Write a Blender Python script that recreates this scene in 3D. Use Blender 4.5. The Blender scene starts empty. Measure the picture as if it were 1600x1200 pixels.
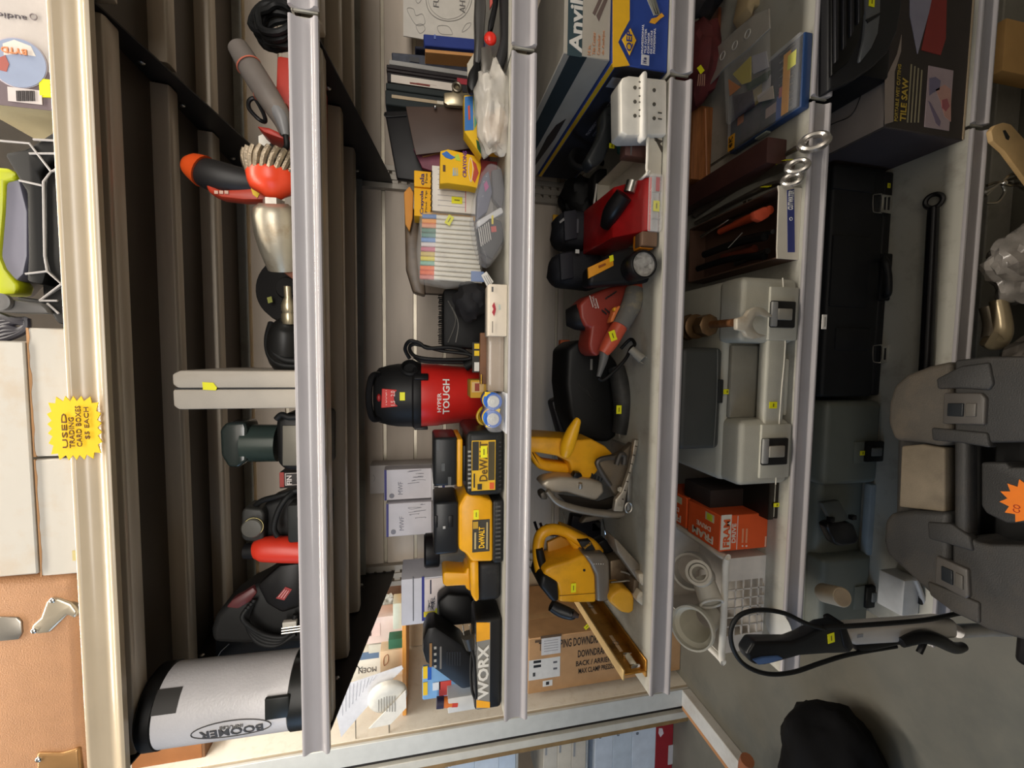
import bpy, bmesh, math, random
from mathutils import Vector, Matrix, Euler, noise

S = bpy.context.scene
COL = S.collection
PI = math.pi

# ------------------------------------------------------------------ camera
F, YAW, PITCH, ROLL = 660.0, 0.0639, 0.2121, -0.0016   # focal length in pixels of the 1600x1200 frame
EYE = 1.6                                              # height of the lens above the floor
cy, sy, cp, sp = math.cos(YAW), math.sin(YAW), math.cos(PITCH), math.sin(PITCH)
FWD = Vector((-sy * cp, cy * cp, -sp))
RGT = Vector((cy, sy, 0.0))
UPV = RGT.cross(FWD)
cr, sr = math.cos(ROLL), math.sin(ROLL)
RGT, UPV = cr * RGT + sr * UPV, cr * UPV - sr * RGT
cam = bpy.data.cameras.new('camera')
cam.sensor_fit = 'HORIZONTAL'
cam.sensor_width = 36.0
cam.lens = F * 36.0 / 1600.0
cam.clip_start = 0.02
camo = bpy.data.objects.new('camera', cam)
COL.objects.link(camo)
# the phone was held on its side: the picture's right is the room's down
mx = Matrix((-UPV, RGT, -FWD)).transposed().to_4x4()
mx.translation = Vector((0, 0, EYE))
camo.matrix_world = mx
S.camera = camo

# ------------------------------------------------------------------ light
S.view_settings.view_transform = 'Standard'
S.view_settings.look = 'None'
S.view_settings.gamma = 1.0
S.view_settings.use_curve_mapping = False
S.view_settings.exposure = -0.14
world = bpy.data.worlds.new('world')
S.world = world
world.use_nodes = True
world.node_tree.nodes['Background'].inputs[0].default_value = (0.96, 0.93, 0.9, 1)
world.node_tree.nodes['Background'].inputs[1].default_value = 0.16


def area(name, loc, target, sx, sy_, power, col):
    l = bpy.data.lights.new(name, 'AREA')
    l.shape = 'RECTANGLE'
    l.size, l.size_y, l.energy, l.color = sx, sy_, power, col
    o = bpy.data.objects.new(name, l)
    COL.objects.link(o)
    o.location = loc
    d = Vector(target) - Vector(loc)
    o.rotation_euler = d.to_track_quat('-Z', 'Y').to_euler()
    o['kind'] = 'structure'
    return o


WARM = (1.0, 0.91, 0.79)
area('ceiling_light', (0.1, 0.50, 3.1), (0.1, 0.50, 0), 2.6, 0.14, 40, WARM)       # tube row right over the shelf fronts
area('ceiling_light', (0.8, -3.2, 2.9), (0.0, 0.9, 1.4), 3.6, 0.8, 30, WARM)       # the far rows
area('front_fill_light', (0.2, -3.9, 2.12), (0.0, 0.9, 1.6), 5.0, 0.9, 185, (1.0, 0.95, 0.89))  # added front fill reaching the shelf backs, source unseen
area('ceiling_light', (-1.3, 1.7, 3.1), (-1.7, 2.0, 0), 1.6, 0.3, 38, (1.0, 0.95, 0.87))         # over the next unit
area('window_light', (-3.6, -0.6, 1.9), (-0.8, 1.2, 0.9), 1.6, 1.2, 26, (0.42, 0.66, 1.0))  # daylight from the shop window down the aisle

# ------------------------------------------------------------------ pixel <-> room
ZT = {0: EYE + 0.505, 1: EYE + 0.1974, 2: EYE - 0.1544, 3: EYE - 0.4569, 4: EYE - 0.776, 5: EYE - 1.2086}
FRONT, BACK = 0.7446, 1.352
XL, XR = -0.689, 0.531


def ray(u, v):
    return ((600 - v) / F) * RGT + ((800 - u) / F) * UPV + FWD


def at(u, v, y):                     # point of pixel (u, v) on the vertical plane y
    d = ray(u, v)
    p = d * (y / d.y)
    p.z += EYE
    return p


def on(u, v, z):                     # point of pixel (u, v) on the level z
    d = ray(u, v)
    p = d * ((z - EYE) / d.z)
    p.z = z
    return p


def onx(u, v, x):
    d = ray(u, v)
    p = d * (x / d.x)
    p.z += EYE
    return p


def px(u0, u1, v0, v1, y):           # centre x, bottom z, width, height of a rectangle seen on plane y
    um, vm = (u0 + u1) / 2, (v0 + v1) / 2
    xr, xl = at(um, v0, y).x, at(um, v1, y).x
    zt, zb = at(u0, vm, y).z, at(u1, vm, y).z
    return (xl + xr) / 2, zb, xr - xl, zt - zb


# ------------------------------------------------------------------ materials
def lin(c):
    c /= 255.0
    return c / 12.92 if c <= 0.04045 else ((c + 0.055) / 1.055) ** 2.4


_mats = {}


def mat(rgb, rough=0.5, metal=0.0, var=0.12, scale=18.0, bump=0.0, bscale=200.0, alpha=1.0, dirt=None, dscale=9.0, damt=0.5,
        emit=0.0, spec=0.5, trans=0.0, stretch=None):
    key = (rgb, rough, metal, var, scale, bump, bscale, alpha, dirt, dscale, damt, emit, spec, trans, stretch)
    if key in _mats:
        return _mats[key]
    m = bpy.data.materials.new('surface')
    m.use_nodes = True
    nt = m.node_tree
    N, L = nt.nodes, nt.links
    b = N['Principled BSDF']
    c = (lin(rgb[0]), lin(rgb[1]), lin(rgb[2]), 1)
    b.inputs['Base Color'].default_value = c
    b.inputs['Roughness'].default_value = rough
    b.inputs['Metallic'].default_value = metal
    b.inputs['Specular IOR Level'].default_value = spec
    b.inputs['Alpha'].default_value = alpha
    b.inputs['Transmission Weight'].default_value = trans
    if emit:
        b.inputs['Emission Color'].default_value = c
        b.inputs['Emission Strength'].default_value = emit
    tc = N.new('ShaderNodeTexCoord')
    vec = tc.outputs['Object']
    if stretch:
        mp = N.new('ShaderNodeMapping')
        mp.inputs['Scale'].default_value = stretch
        L.new(vec, mp.inputs['Vector'])
        vec = mp.outputs['Vector']
    last = None
    if var:
        n = N.new('ShaderNodeTexNoise')
        n.inputs['Scale'].default_value = scale
        n.inputs['Detail'].default_value = 4
        L.new(vec, n.inputs['Vector'])
        r = N.new('ShaderNodeMapRange')
        r.inputs['From Min'].default_value = 0.3
        r.inputs['From Max'].default_value = 0.7
        r.inputs['To Min'].default_value = 1 - var
        r.inputs['To Max'].default_value = 1 + var
        L.new(n.outputs['Fac'], r.inputs['Value'])
        mu = N.new('ShaderNodeMix')
        mu.data_type = 'RGBA'
        mu.blend_type = 'MULTIPLY'
        mu.inputs['Factor'].default_value = 1
        mu.inputs[6].default_value = c
        L.new(r.outputs['Result'], mu.inputs[7])
        last = mu.outputs[2]
    if dirt:
        n = N.new('ShaderNodeTexNoise')
        n.inputs['Scale'].default_value = dscale
        n.inputs['Detail'].default_value = 6
        n.inputs['Roughness'].default_value = 0.65
        L.new(vec, n.inputs['Vector'])
        r = N.new('ShaderNodeMapRange')
        r.inputs['From Min'].default_value = 0.5
        r.inputs['From Max'].default_value = 0.68
        r.inputs['To Max'].default_value = damt
        L.new(n.outputs['Fac'], r.inputs['Value'])
        mu = N.new('ShaderNodeMix')
        mu.data_type = 'RGBA'
        L.new(r.outputs['Result'], mu.inputs['Factor'])
        if last:
            L.new(last, mu.inputs[6])
        else:
            mu.inputs[6].default_value = c
        mu.inputs[7].default_value = (lin(dirt[0]), lin(dirt[1]), lin(dirt[2]), 1)
        last = mu.outputs[2]
    if last:
        L.new(last, b.inputs['Base Color'])
    if bump:
        n = N.new('ShaderNodeTexNoise')
        n.inputs['Scale'].default_value = bscale
        n.inputs['Detail'].default_value = 3
        L.new(vec, n.inputs['Vector'])
        bp = N.new('ShaderNodeBump')
        bp.inputs['Strength'].default_value = bump
        bp.inputs['Distance'].default_value = 0.002
        L.new(n.outputs['Fac'], bp.inputs['Height'])
        L.new(bp.outputs['Normal'], b.inputs['Normal'])
    _mats[key] = m
    return m


def flat(*rgb):                      # printed ink or paper
    return mat(tuple(rgb), 0.6, var=0.05, scale=40)


def plast(*rgb, rough=0.42, bump=0.0, dirt=None, damt=0.4):
    dark = max(rgb) < 70
    if dark:
        rgb = tuple(int(c * 0.72) for c in rgb)
    return mat(tuple(rgb), rough, var=0.1, scale=25, bump=bump, bscale=500, dirt=dirt, damt=damt, spec=0.3 if dark else 0.5)


def card(*rgb):
    return mat(tuple(rgb), 0.75, var=0.09, scale=12, bump=0.12, bscale=120)


BLACK = plast(26, 26, 28)
BLACKR = plast(20, 20, 22, rough=0.6)
RUBBER = plast(30, 31, 33, rough=0.55, bump=0.15)
DKGREY = plast(58, 60, 62)
GREY = plast(120, 120, 116)
LTGREY = plast(172, 172, 164, bump=0.12, rough=0.5)
WHITE = plast(226, 224, 216)
WHITECARD = card(226, 220, 208)
KRAFT = card(184, 142, 98)
DEWALT = plast(240, 172, 18, rough=0.38, dirt=(120, 86, 20), damt=0.25)
RED = plast(196, 40, 36)
TAG = mat((236, 232, 20), 0.55, var=0.05, emit=0.0)
STEEL = mat((190, 188, 182), 0.32, 1.0, var=0.15, scale=30)
CHROME = mat((225, 224, 220), 0.14, 1.0, var=0.05)
CASTALU = mat((178, 174, 166), 0.45, 0.85, var=0.15, scale=30, dirt=(84, 70, 54), damt=0.5)
RUST = mat((120, 78, 44), 0.7, 0.4, var=0.35, scale=40, bump=0.4, bscale=150, dirt=(64, 38, 22), damt=0.8)
DKSTEEL = mat((60, 58, 56), 0.42, 0.7, var=0.15)
CLEARBAG = mat((238, 238, 236), 0.14, alpha=0.24, var=0.0, bump=0.5, bscale=40)
CLEARHARD = mat((235, 236, 238), 0.08, alpha=0.2, var=0.0)
WOOD = mat((150, 94, 52), 0.55, var=0.3, scale=14, stretch=(1, 1, 9))
INK = flat(22, 22, 24)

# ------------------------------------------------------------------ mesh helpers


def new():
    return bmesh.new()


def join(bm, tmp, M=None):
    if M is not None:
        tmp.transform(M)
    tmp.verts.index_update()
    vs = [bm.verts.new(v.co) for v in tmp.verts]
    for f in tmp.faces:
        try:
            nf = bm.faces.new([vs[v.index] for v in f.verts])
            nf.smooth = f.smooth
        except ValueError:
            pass
    tmp.free()
    return bm


def bevel(tmp, b, seg=2, ang=0.6):
    if b > 0:
        es = [e for e in tmp.edges if len(e.link_faces) == 2 and e.calc_face_angle(0) > ang]
        bmesh.ops.bevel(tmp, geom=es, offset=b, segments=seg, profile=0.5, affect='EDGES', clamp_overlap=True)


def box(bm, x0, x1, y0, y1, z0, z1, b=0.0, seg=2, M=None):
    t = new()
    co = [(x, y, z) for x in (x0, x1) for y in (y0, y1) for z in (z0, z1)]
    v = [t.verts.new(c) for c in co]
    for f in ((0, 1, 3, 2), (4, 6, 7, 5), (0, 4, 5, 1), (2, 3, 7, 6), (0, 2, 6, 4), (1, 5, 7, 3)):
        t.faces.new([v[i] for i in f])
    bmesh.ops.recalc_face_normals(t, faces=t.faces)
    bevel(t, b, seg)
    return join(bm, t, M)


def prism(bm, pts, d0, d1, plane='xz', b=0.0, seg=2, M=None):
    """outline pts, pushed from d0 to d1 along the third axis"""
    t = new()

    def P(a, c, d):
        return {'xz': (a, d, c), 'xy': (a, c, d), 'yz': (d, a, c)}[plane]
    lo = [t.verts.new(P(a, c, d0)) for a, c in pts]
    hi = [t.verts.new(P(a, c, d1)) for a, c in pts]
    n = len(pts)
    t.faces.new(lo)
    t.faces.new(hi[::-1])
    for i in range(n):
        t.faces.new([lo[i], hi[i], hi[(i + 1) % n], lo[(i + 1) % n]])
    bmesh.ops.recalc_face_normals(t, faces=t.faces)
    bevel(t, b, seg, 0.35)
    return join(bm, t, M)


def spline(pts, k=5, closed=False):
    pts = [Vector(p) for p in pts]
    n = len(pts)
    if n < 3 or k < 2:
        return pts
    out = []
    for i in range(n if closed else n - 1):
        g = (lambda j: pts[j % n]) if closed else (lambda j: pts[max(0, min(n - 1, j))])
        p0, p1, p2, p3 = g(i - 1), g(i), g(i + 1), g(i + 2)
        for s in range(k):
            t = s / k
            out.append(0.5 * ((2 * p1) + (p2 - p0) * t + (2 * p0 - 5 * p1 + 4 * p2 - p3) * t * t + (3 * p1 - p0 - 3 * p2 + p3) * t ** 3))
    if not closed:
        out.append(pts[-1])
    return out


def tube(bm, pts, r, n=10, k=5, closed=False, flat_=1.0, cap=True):
    """round bar along pts; r a number or one per point; flat_ squashes the section"""
    rs = r if isinstance(r, (list, tuple)) else [r] * len(pts)
    q = spline([Vector((*p, rr)) for p, rr in zip([tuple(p) for p in pts], rs)], k, closed)
    c = [Vector(p[:3]) for p in q]
    rr = [max(p[3], 1e-5) for p in q]
    m = len(c)
    tang = []
    for i in range(m):
        a = c[(i - 1) % m] if (closed or i > 0) else c[i]
        b = c[(i + 1) % m] if (closed or i < m - 1) else c[i]
        d = (b - a)
        tang.append(d.normalized() if d.length > 1e-9 else Vector((0, 0, 1)))
    ref = Vector((0, 1, 0)) if abs(tang[0].y) < 0.9 else Vector((1, 0, 0))
    nrm = (ref - tang[0] * ref.dot(tang[0])).normalized()
    rings = []
    for i in range(m):
        nrm = nrm - tang[i] * nrm.dot(tang[i])
        nrm = nrm.normalized() if nrm.length > 1e-6 else tang[i].orthogonal().normalized()
        bn = tang[i].cross(nrm)
        rings.append([bm.verts.new(c[i] + (nrm * math.cos(2 * PI * j / n) * flat_ + bn * math.sin(2 * PI * j / n)) * rr[i]) for j in range(n)])
    for i in range(m if closed else m - 1):
        a, b = rings[i], rings[(i + 1) % m]
        for j in range(n):
            f = bm.faces.new([a[j], a[(j + 1) % n], b[(j + 1) % n], b[j]])
            f.smooth = True
    if not closed and cap:
        bm.faces.new(rings[0][::-1])
        bm.faces.new(rings[-1])
    return bm


def lathe(bm, prof, base=(0, 0, 0), axis=(0, 0, 1), n=28, sx=1.0, M=None, cap=True):
    """prof: (radius, height) pairs turned round axis from base"""
    t = new()
    rings = []
    for r, h in prof:
        rings.append([t.verts.new((r * math.cos(2 * PI * j / n) * sx, r * math.sin(2 * PI * j / n), h)) for j in range(n)])
    for a, b in zip(rings, rings[1:]):
        for j in range(n):
            t.faces.new([a[j], a[(j + 1) % n], b[(j + 1) % n], b[j]])
    if cap and prof[0][0] > 1e-4:
        t.faces.new(rings[0][::-1])
    if cap and prof[-1][0] > 1e-4:
        t.faces.new(rings[-1])
    bmesh.ops.remove_doubles(t, verts=t.verts, dist=1e-6)
    q = Vector((0, 0, 1)).rotation_difference(Vector(axis).normalized()).to_matrix().to_4x4()
    q.translation = Vector(base)
    t.transform(q)
    return join(bm, t, M)


def cyl(bm, p0, p1, r0, r1=None, n=20, b=0.0):
    p0, p1 = Vector(p0), Vector(p1)
    r1 = r0 if r1 is None else r1
    h = (p1 - p0).length
    if b:
        prof = [(r0 - b, 0), (r0, b), (r1, h - b), (r1 - b, h)]
    else:
        prof = [(r0, 0), (r1, h)]
    return lathe(bm, prof, p0, p1 - p0, n)


def ball(bm, c, r, n=16, M=None):
    t = new()
    bmesh.ops.create_uvsphere(t, u_segments=n, v_segments=max(6, n // 2), radius=1)
    r = (r, r, r) if isinstance(r, (int, float)) else r
    t.transform(Matrix.Translation(Vector(c)) @ Matrix.Diagonal((*r, 1)))
    return join(bm, t, M)


def ring(bm, c, R, r, axis=(0, 0, 1), n=24, m=8, sx=1.0):
    q = Vector((0, 0, 1)).rotation_difference(Vector(axis).normalized())
    pts = [Vector(c) + q @ Vector((R * math.cos(2 * PI * i / n) * sx, R * math.sin(2 * PI * i / n), 0)) for i in range(n)]
    return tube(bm, pts, r, m, 1, True)


def crumple(bm, c, r, amp=0.25, freq=3.0, seed=0, sub=3, squash=None):
    """a crumpled bag: an ellipsoid with creases"""
    t = new()
    bmesh.ops.create_icosphere(t, subdivisions=sub, radius=1)
    for v in t.verts:
        d = noise.noise(v.co * freq + Vector((seed * 7.1, seed * 3.3, 1.7))) + 0.5 * abs(noise.noise(v.co * freq * 2.3 + Vector((seed, 9.1, 2))))
        v.co *= 1 + amp * d
        if squash:
            v.co.z = max(v.co.z, -squash)
    t.transform(Matrix.Translation(Vector(c)) @ Matrix.Diagonal((*r, 1)))
    return join(bm, t)


def rot(a, axis='Z', c=(0, 0, 0)):
    c = Vector(c)
    return Matrix.Translation(c) @ Matrix.Rotation(a, 4, axis) @ Matrix.Translation(-c)


# ------------------------------------------------------------------ objects
def link(name, bm, m, smooth=0.7):
    me = bpy.data.meshes.new(name)
    bmesh.ops.recalc_face_normals(bm, faces=bm.faces)
    for f in bm.faces:
        f.smooth = True
    bm.to_mesh(me)
    bm.free()
    me.set_sharp_from_angle(angle=smooth)
    me.materials.append(m)
    o = bpy.data.objects.new(name, me)
    COL.objects.link(o)
    return o


class Thing:
    """an Empty at the thing's base; parts are meshes under it"""

    def __init__(s, name, label, cat, loc, rz=0.0, group=None, rx=0.0, ry=0.0):
        s.o = bpy.data.objects.new(name, None)
        s.o.empty_display_size = 0.02
        COL.objects.link(s.o)
        s.o.location = loc
        s.o.rotation_euler = (rx, ry, rz)
        s.o['label'], s.o['category'] = label, cat
        if group:
            s.o['group'] = group
        s.M = Matrix.Translation(Vector(loc)) @ Euler((rx, ry, rz)).to_matrix().to_4x4()

    def part(s, name, bm, m, parent=None, w=False, label=None, smooth=0.7):
        """w: the mesh was made in room coordinates"""
        if w:
            bm.transform(s.M.inverted())
        o = link(name, bm, m, smooth)
        o.parent = parent or s.o
        if label:
            o['label'] = label
        return o

    def tag(s, c, r=(1, 0, 0), u=(0, 0, 1), w_=0.022, h=0.012, w=False, parent=None, m=None, name='price_sticker'):
        """yellow price sticker with a pen line"""
        c, r, u = Vector(c), Vector(r).normalized(), Vector(u).normalized()
        bm = new()
        slab(bm, c, r, u, w_, h, 0.0006)
        t = s.part(name, bm, m or TAG, parent, w)
        return t

    def quad(s, name, c, r, u, w_, h, m, parent=None, w=False, t=0.0006, label=None):
        bm = new()
        slab(bm, Vector(c), Vector(r).normalized(), Vector(u).normalized(), w_, h, t)
        return s.part(name, bm, m, parent, w, label)

    def text(s, body, c, r, u, w_, h, m, parent=None, w=False, name='lettering', t=0.0008, bold=0.0):
        """lettering fitted to a w_ x h frame"""
        o = text_mesh(body, Vector(c), Vector(r).normalized(), Vector(u).normalized(), w_, h, m, t, s.M.inverted() if w else None, name, bold)
        o.parent = parent or s.o
        return o


def slab(bm, c, r, u, w, h, t=0.0006):
    n = r.cross(u)
    M = Matrix((r, u, n)).transposed().to_4x4()
    M.translation = c
    return box(bm, -w / 2, w / 2, -h / 2, h / 2, -t * 0.2, t, 0, M=M)


def text_mesh(body, c, r, u, w, h, m, t=0.0008, inv=None, name='lettering', bold=0.0):
    cu = bpy.data.curves.new(name, 'FONT')
    cu.body = body
    cu.align_x = 'CENTER'
    cu.resolution_u = 2
    cu.extrude = 0.02
    cu.offset = bold
    tmp = bpy.data.objects.new(name, cu)
    COL.objects.link(tmp)
    me = bpy.data.meshes.new_from_object(tmp)
    bpy.data.objects.remove(tmp)
    bpy.data.curves.remove(cu)
    xs = [v.co.x for v in me.vertices] or [0, 1]
    ys = [v.co.y for v in me.vertices] or [0, 1]
    x0, x1, y0, y1 = min(xs), max(xs), min(ys), max(ys)
    n = r.cross(u)
    B = Matrix((r, u, n)).transposed().to_4x4()
    B.translation = c
    kx, ky = w / max(x1 - x0, 1e-6), h / max(y1 - y0, 1e-6)
    A = Matrix.Diagonal((kx, ky, t / 0.04, 1)) @ Matrix.Translation((-(x0 + x1) / 2, -(y0 + y1) / 2, 0.02))
    me.transform((inv or Matrix.Identity(4)) @ B @ A)
    me.materials.clear()
    me.materials.append(m)
    me.name = name
    o = bpy.data.objects.new(name, me)
    COL.objects.link(o)
    return o


def single(name, label, cat, bm, m, loc, group=None, smooth=0.7):
    """a thing that is one mesh, made in room coordinates; its origin goes to loc"""
    bm.transform(Matrix.Translation(-Vector(loc)))
    o = link(name, bm, m, smooth)
    o.location = loc
    o['label'], o['category'] = label, cat
    if group:
        o['group'] = group
    return o


def struct(name, bm, m):
    o = link(name, bm, m)
    o['kind'] = 'structure'
    return o


def tp(pts, y):                      # trace: pixels -> (x, z) on plane y
    return [(p.x, p.z) for p in (at(u, v, y) for u, v in pts)]


def pts3(pts):                       # pixels with depth -> room points
    return [at(u, v, y) for u, v, y in pts]


X3, Y3, Z3 = Vector((1, 0, 0)), Vector((0, 1, 0)), Vector((0, 0, 1))
# ================================================================== the setting
# floor
bm = new()
box(bm, -4.5, 3.0, -4.0, 3.2, -0.05, 0.0)
CONC = mat((112, 109, 98), 0.55, var=0.16, scale=3.2, dirt=(86, 88, 82), dscale=2.2, damt=0.7, bump=0.25, bscale=14)
struct('floor', bm, CONC)
# slat wall behind the shelves: boards with a groove between them
SLAT = mat((186, 172, 156), 0.6, var=0.05, scale=8, bump=0.05, bscale=300, stretch=(1, 1, 6))
bm = new()
zs = [0.0]
groove = [EYE + 0.1105, EYE + 0.018, EYE - 0.0735, EYE + 0.203, EYE + 0.295, EYE + 0.388, EYE + 0.48, EYE - 0.166, EYE - 0.258, EYE - 0.35, EYE - 0.442, EYE - 0.535,
          EYE - 0.63, EYE - 0.72, EYE - 0.81, EYE - 0.90, EYE - 0.99, EYE - 1.08, EYE - 1.17, EYE + 0.57, EYE + 0.66, EYE + 0.75]
edges = sorted(groove)
z = 0.1
for g in edges + [EYE + 0.84]:
    if g - 0.005 > z:
        box(bm, XL, XR + 0.7, BACK + 0.004, BACK + 0.02, z, g - 0.005, 0.0015, 1)
    z = g + 0.005
box(bm, XL, XR + 0.7, BACK + 0.016, BACK + 0.03, 0.1, EYE + 0.84)
struct('wall_back', bm, SLAT)
bm = new()
for g in edges:
    box(bm, XL, XR + 0.7, BACK + 0.0125, BACK + 0.0165, g - 0.0048, g + 0.0048)
struct('trim_1', bm, mat((196, 186, 166), 0.35, 0.3, var=0.1))
# slotted uprights
UPR = mat((150, 142, 130), 0.45, 0.3, var=0.06)
for x, lab in ((XL, 'slotted steel upright where the slat wall ends beside the wooden shelf'), (XR, 'slotted steel upright between the two shelf bays beside the leaning portfolio')):
    bm = new()
    for sx in (-0.026, 0.0, 0.026):
        box(bm, x + sx - 0.008, x + sx + 0.008, BACK - 0.016, BACK + 0.004, 0.05, EYE + 0.8, 0.001, 1)
    z = 0.08
    while z < EYE + 0.8:
        box(bm, x - 0.03, x + 0.03, BACK - 0.012, BACK + 0.004, z, z + 0.017)
        z += 0.026
    single('shelf_upright', lab, 'shelf upright', bm, UPR, (x, BACK, 0.05))
DARKSLOT = mat((22, 20, 18), 0.8, var=0)

# shelves -----------------------------------------------------------
DECK = mat((170, 168, 158), 0.5, 0.0, var=0.05, scale=6, dirt=(110, 100, 86), dscale=16, damt=0.35)
UNDER = mat((206, 192, 172), 0.34, 0.15, var=0.1, scale=5, stretch=(0.25, 6, 6))
UNDERSHADE = mat((78, 68, 58), 0.45, 0.1, var=0.12, scale=4)
RAILM = mat((172, 168, 170), 0.2, 0.0, var=0.04, scale=10)
RAILC = mat((196, 180, 154), 0.24, 0.0, var=0.06, scale=10)
BRKT = mat((46, 42, 40), 0.45, 0.4, var=0.15)
RAILPROF = [(0.0, 0.002), (-0.004, 0.002), (-0.0055, -0.001), (-0.0045, -0.004), (-0.001, -0.008), (0.0015, -0.015), (0.002, -0.022),
            (0.0, -0.029), (-0.004, -0.034), (-0.0075, -0.036), (-0.008, -0.039), (-0.0065, -0.042), (0.0, -0.042), (0.004, -0.042), (0.004, 0.0)]


def shelf(k, x0, x1, label, left=True, right=True, railm=None):
    z = ZT[k]
    t = Thing('wall_shelf', label, 'shelf', ((x0 + x1) / 2, BACK - 0.02, z - 0.03), group='steel shelves')
    bm = new()
    box(bm, x0, x1, FRONT + 0.004, BACK - 0.017, z - 0.004, z - 0.0005)
    box(bm, x0, x1, FRONT + 0.004, FRONT + 0.008, z - 0.040, z - 0.003)
    box(bm, x0, x1, BACK - 0.020, BACK - 0.017, z - 0.03, z - 0.003)
    t.part('deck', bm, DECK, w=True)
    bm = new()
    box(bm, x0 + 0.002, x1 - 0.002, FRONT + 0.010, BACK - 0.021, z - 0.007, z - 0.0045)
    t.part('under_shade', bm, UNDERSHADE, w=True)  # dark sheet: shade between the stiffeners put into the colour
    for ya, yb_ in ((0.786, 0.824), (0.958, 0.99), (1.132, 1.168)):
        bm = new()
        prism(bm, [(ya - 0.004, z - 0.006), (ya, z - 0.035), (ya + 0.006, z - 0.037), (yb_ - 0.006, z - 0.037), (yb_, z - 0.035), (yb_ + 0.004, z - 0.006)], x0 + 0.016, x1 - 0.016, 'yz', 0.0015, 2)
        t.part('stiffener', bm, UNDER, w=True)
    bm = new()
    prism(bm, [(FRONT + a, z + b * (1.18 if k == 0 else 1.0)) for a, b in RAILPROF], x0 + 0.003, x1 - 0.003, 'yz')
    t.part('price_rail', bm, railm or RAILM, w=True, smooth=0.9)
    for side, x in ((left, x0 + 0.012), (right, x1 - 0.012)):
        if side:
            bm = new()
            prism(bm, [(FRONT + 0.012, z - 0.006), (BACK - 0.014, z - 0.006), (BACK - 0.014, z - 0.115), (BACK - 0.06, z - 0.112), (FRONT + 0.012, z - 0.034)], x - 0.0015, x + 0.0015, 'yz')
            b = t.part('bracket', bm, BRKT, w=True)
            for y in (0.9, 1.03, 1.16, 1.27):
                bm = new()
                lathe(bm, [(0.006, 0), (0.006, 0.003), (0.003, 0.005)], (x - 0.0015 if x > 0 else x + 0.0015, y, z - 0.024), (-1 if x > 0 else 1, 0, 0), 6)
                t.part('bolt', bm, STEEL, b, w=True)
    return t


SHELVES = {}
SHL = {0: 'top steel shelf with a cream price rail, carrying the white card boxes', 1: 'steel shelf carrying the white cylinder and upright grey case, with price rail',
       2: 'steel shelf carrying the red vacuum and battery chargers, with price rail', 3: 'steel shelf carrying the yellow circular saw and jigsaw, with price rail',
       4: 'steel shelf carrying the light grey case and orange filter boxes', 5: 'lowest steel shelf, carrying the black tool box and long dark wrench'}
SHR = {0: 'top steel shelf end beyond the bolted bracket, above the red power tool', 1: 'steel shelf end beyond the seam above the folders', 2: 'steel shelf end beyond the seam, carrying the red-buttoned loppers',
       3: 'steel shelf end beyond the seam, carrying the blue and yellow tile cutter box', 4: 'steel shelf end beyond the seam, carrying the blue bit-set case',
       5: 'steel shelf end beyond the seam, carrying the tile saw box'}
for k in range(6):
    SHELVES[k] = shelf(k, XL, XR - 0.004, SHL[k], railm=RAILC if k == 0 else None)
for k in range(6):
    shelf(k, XR + 0.004, XR + 0.62, SHR[k], left=False, right=False, railm=RAILC if k == 0 else None)

lc_ = at(1288, 503, FRONT - 0.009)
SHELVES[4].quad('label_clip', (lc_.x, FRONT - 0.009, lc_.z + 0.001), X3, Z3, 0.03, 0.011, mat((214, 210, 204), 0.4), w=True, t=0.0015)
SHELVES[4].quad('clip_slot', (lc_.x, FRONT - 0.0108, lc_.z + 0.001), X3, Z3, 0.02, 0.0035, mat((150, 146, 140), 0.5), w=True)

# white side wall of the next unit, past the open end of the shelves ---------------------------------
PANW = mat((236, 230, 216), 0.5, var=0.05, scale=5, dirt=(186, 170, 144), dscale=20, damt=0.25)
PANS = mat((178, 164, 142), 0.55, var=0.06)
P0 = on(1077, 1074, 0.0)             # foot of the post
px0, py0 = P0.x, P0.y
bm = new()
box(bm, px0 - 0.03, px0, py0 + 0.03, py0 + 1.0, 0.0, 3.0)
struct('wall_left', bm, PANW)
bm = new()
box(bm, px0 - 0.03, px0 - 0.006, py0 + 0.006, py0 + 0.03, 0.0, 3.0)
struct('trim_2', bm, PANS)
bm = new()
box(bm, px0 - 0.11, px0 - 0.002, py0 - 0.004, py0 + 0.012, 0.0, 3.0, 0.002, 1)
struct('trim_3', bm, mat((206, 206, 200), 0.5, var=0.05))
bm = new()
box(bm, px0 - 0.145, px0 - 0.11, py0 + 0.02, py0 + 0.5, 0.0, 3.0)
struct('trim_4', bm, mat((34, 32, 32), 0.7))
bm = new()
box(bm, px0 - 0.19, px0 - 0.145, py0 - 0.004, py0 + 0.03, 0.0, 3.0, 0.002, 1)
struct('trim_5', bm, mat((208, 204, 192), 0.5, var=0.05))
bm = new()
box(bm, px0 - 0.215, px0 - 0.19, py0 - 0.002, py0 + 0.03, 0.0, 3.0)
struct('trim_6', bm, mat((140, 112, 70), 0.6, var=0.2))
# kerb board running along the floor toward the room
bm = new()
box(bm, px0 - 0.10, px0, py0 - 3.0, py0 - 0.006, 0.0, 0.055, 0.003, 1)
struct('baseboard_left', bm, mat((214, 212, 206), 0.5, var=0.06, dirt=(150, 130, 110), damt=0.3))
bm = new()
box(bm, px0 - 0.128, px0 - 0.1005, py0 - 3.0, py0 - 0.006, 0.0, 0.05, 0.002, 1)
struct('baseboard_rear', bm, mat((196, 140, 92), 0.6, var=0.2, stretch=(1, 0.1, 1)))
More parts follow.
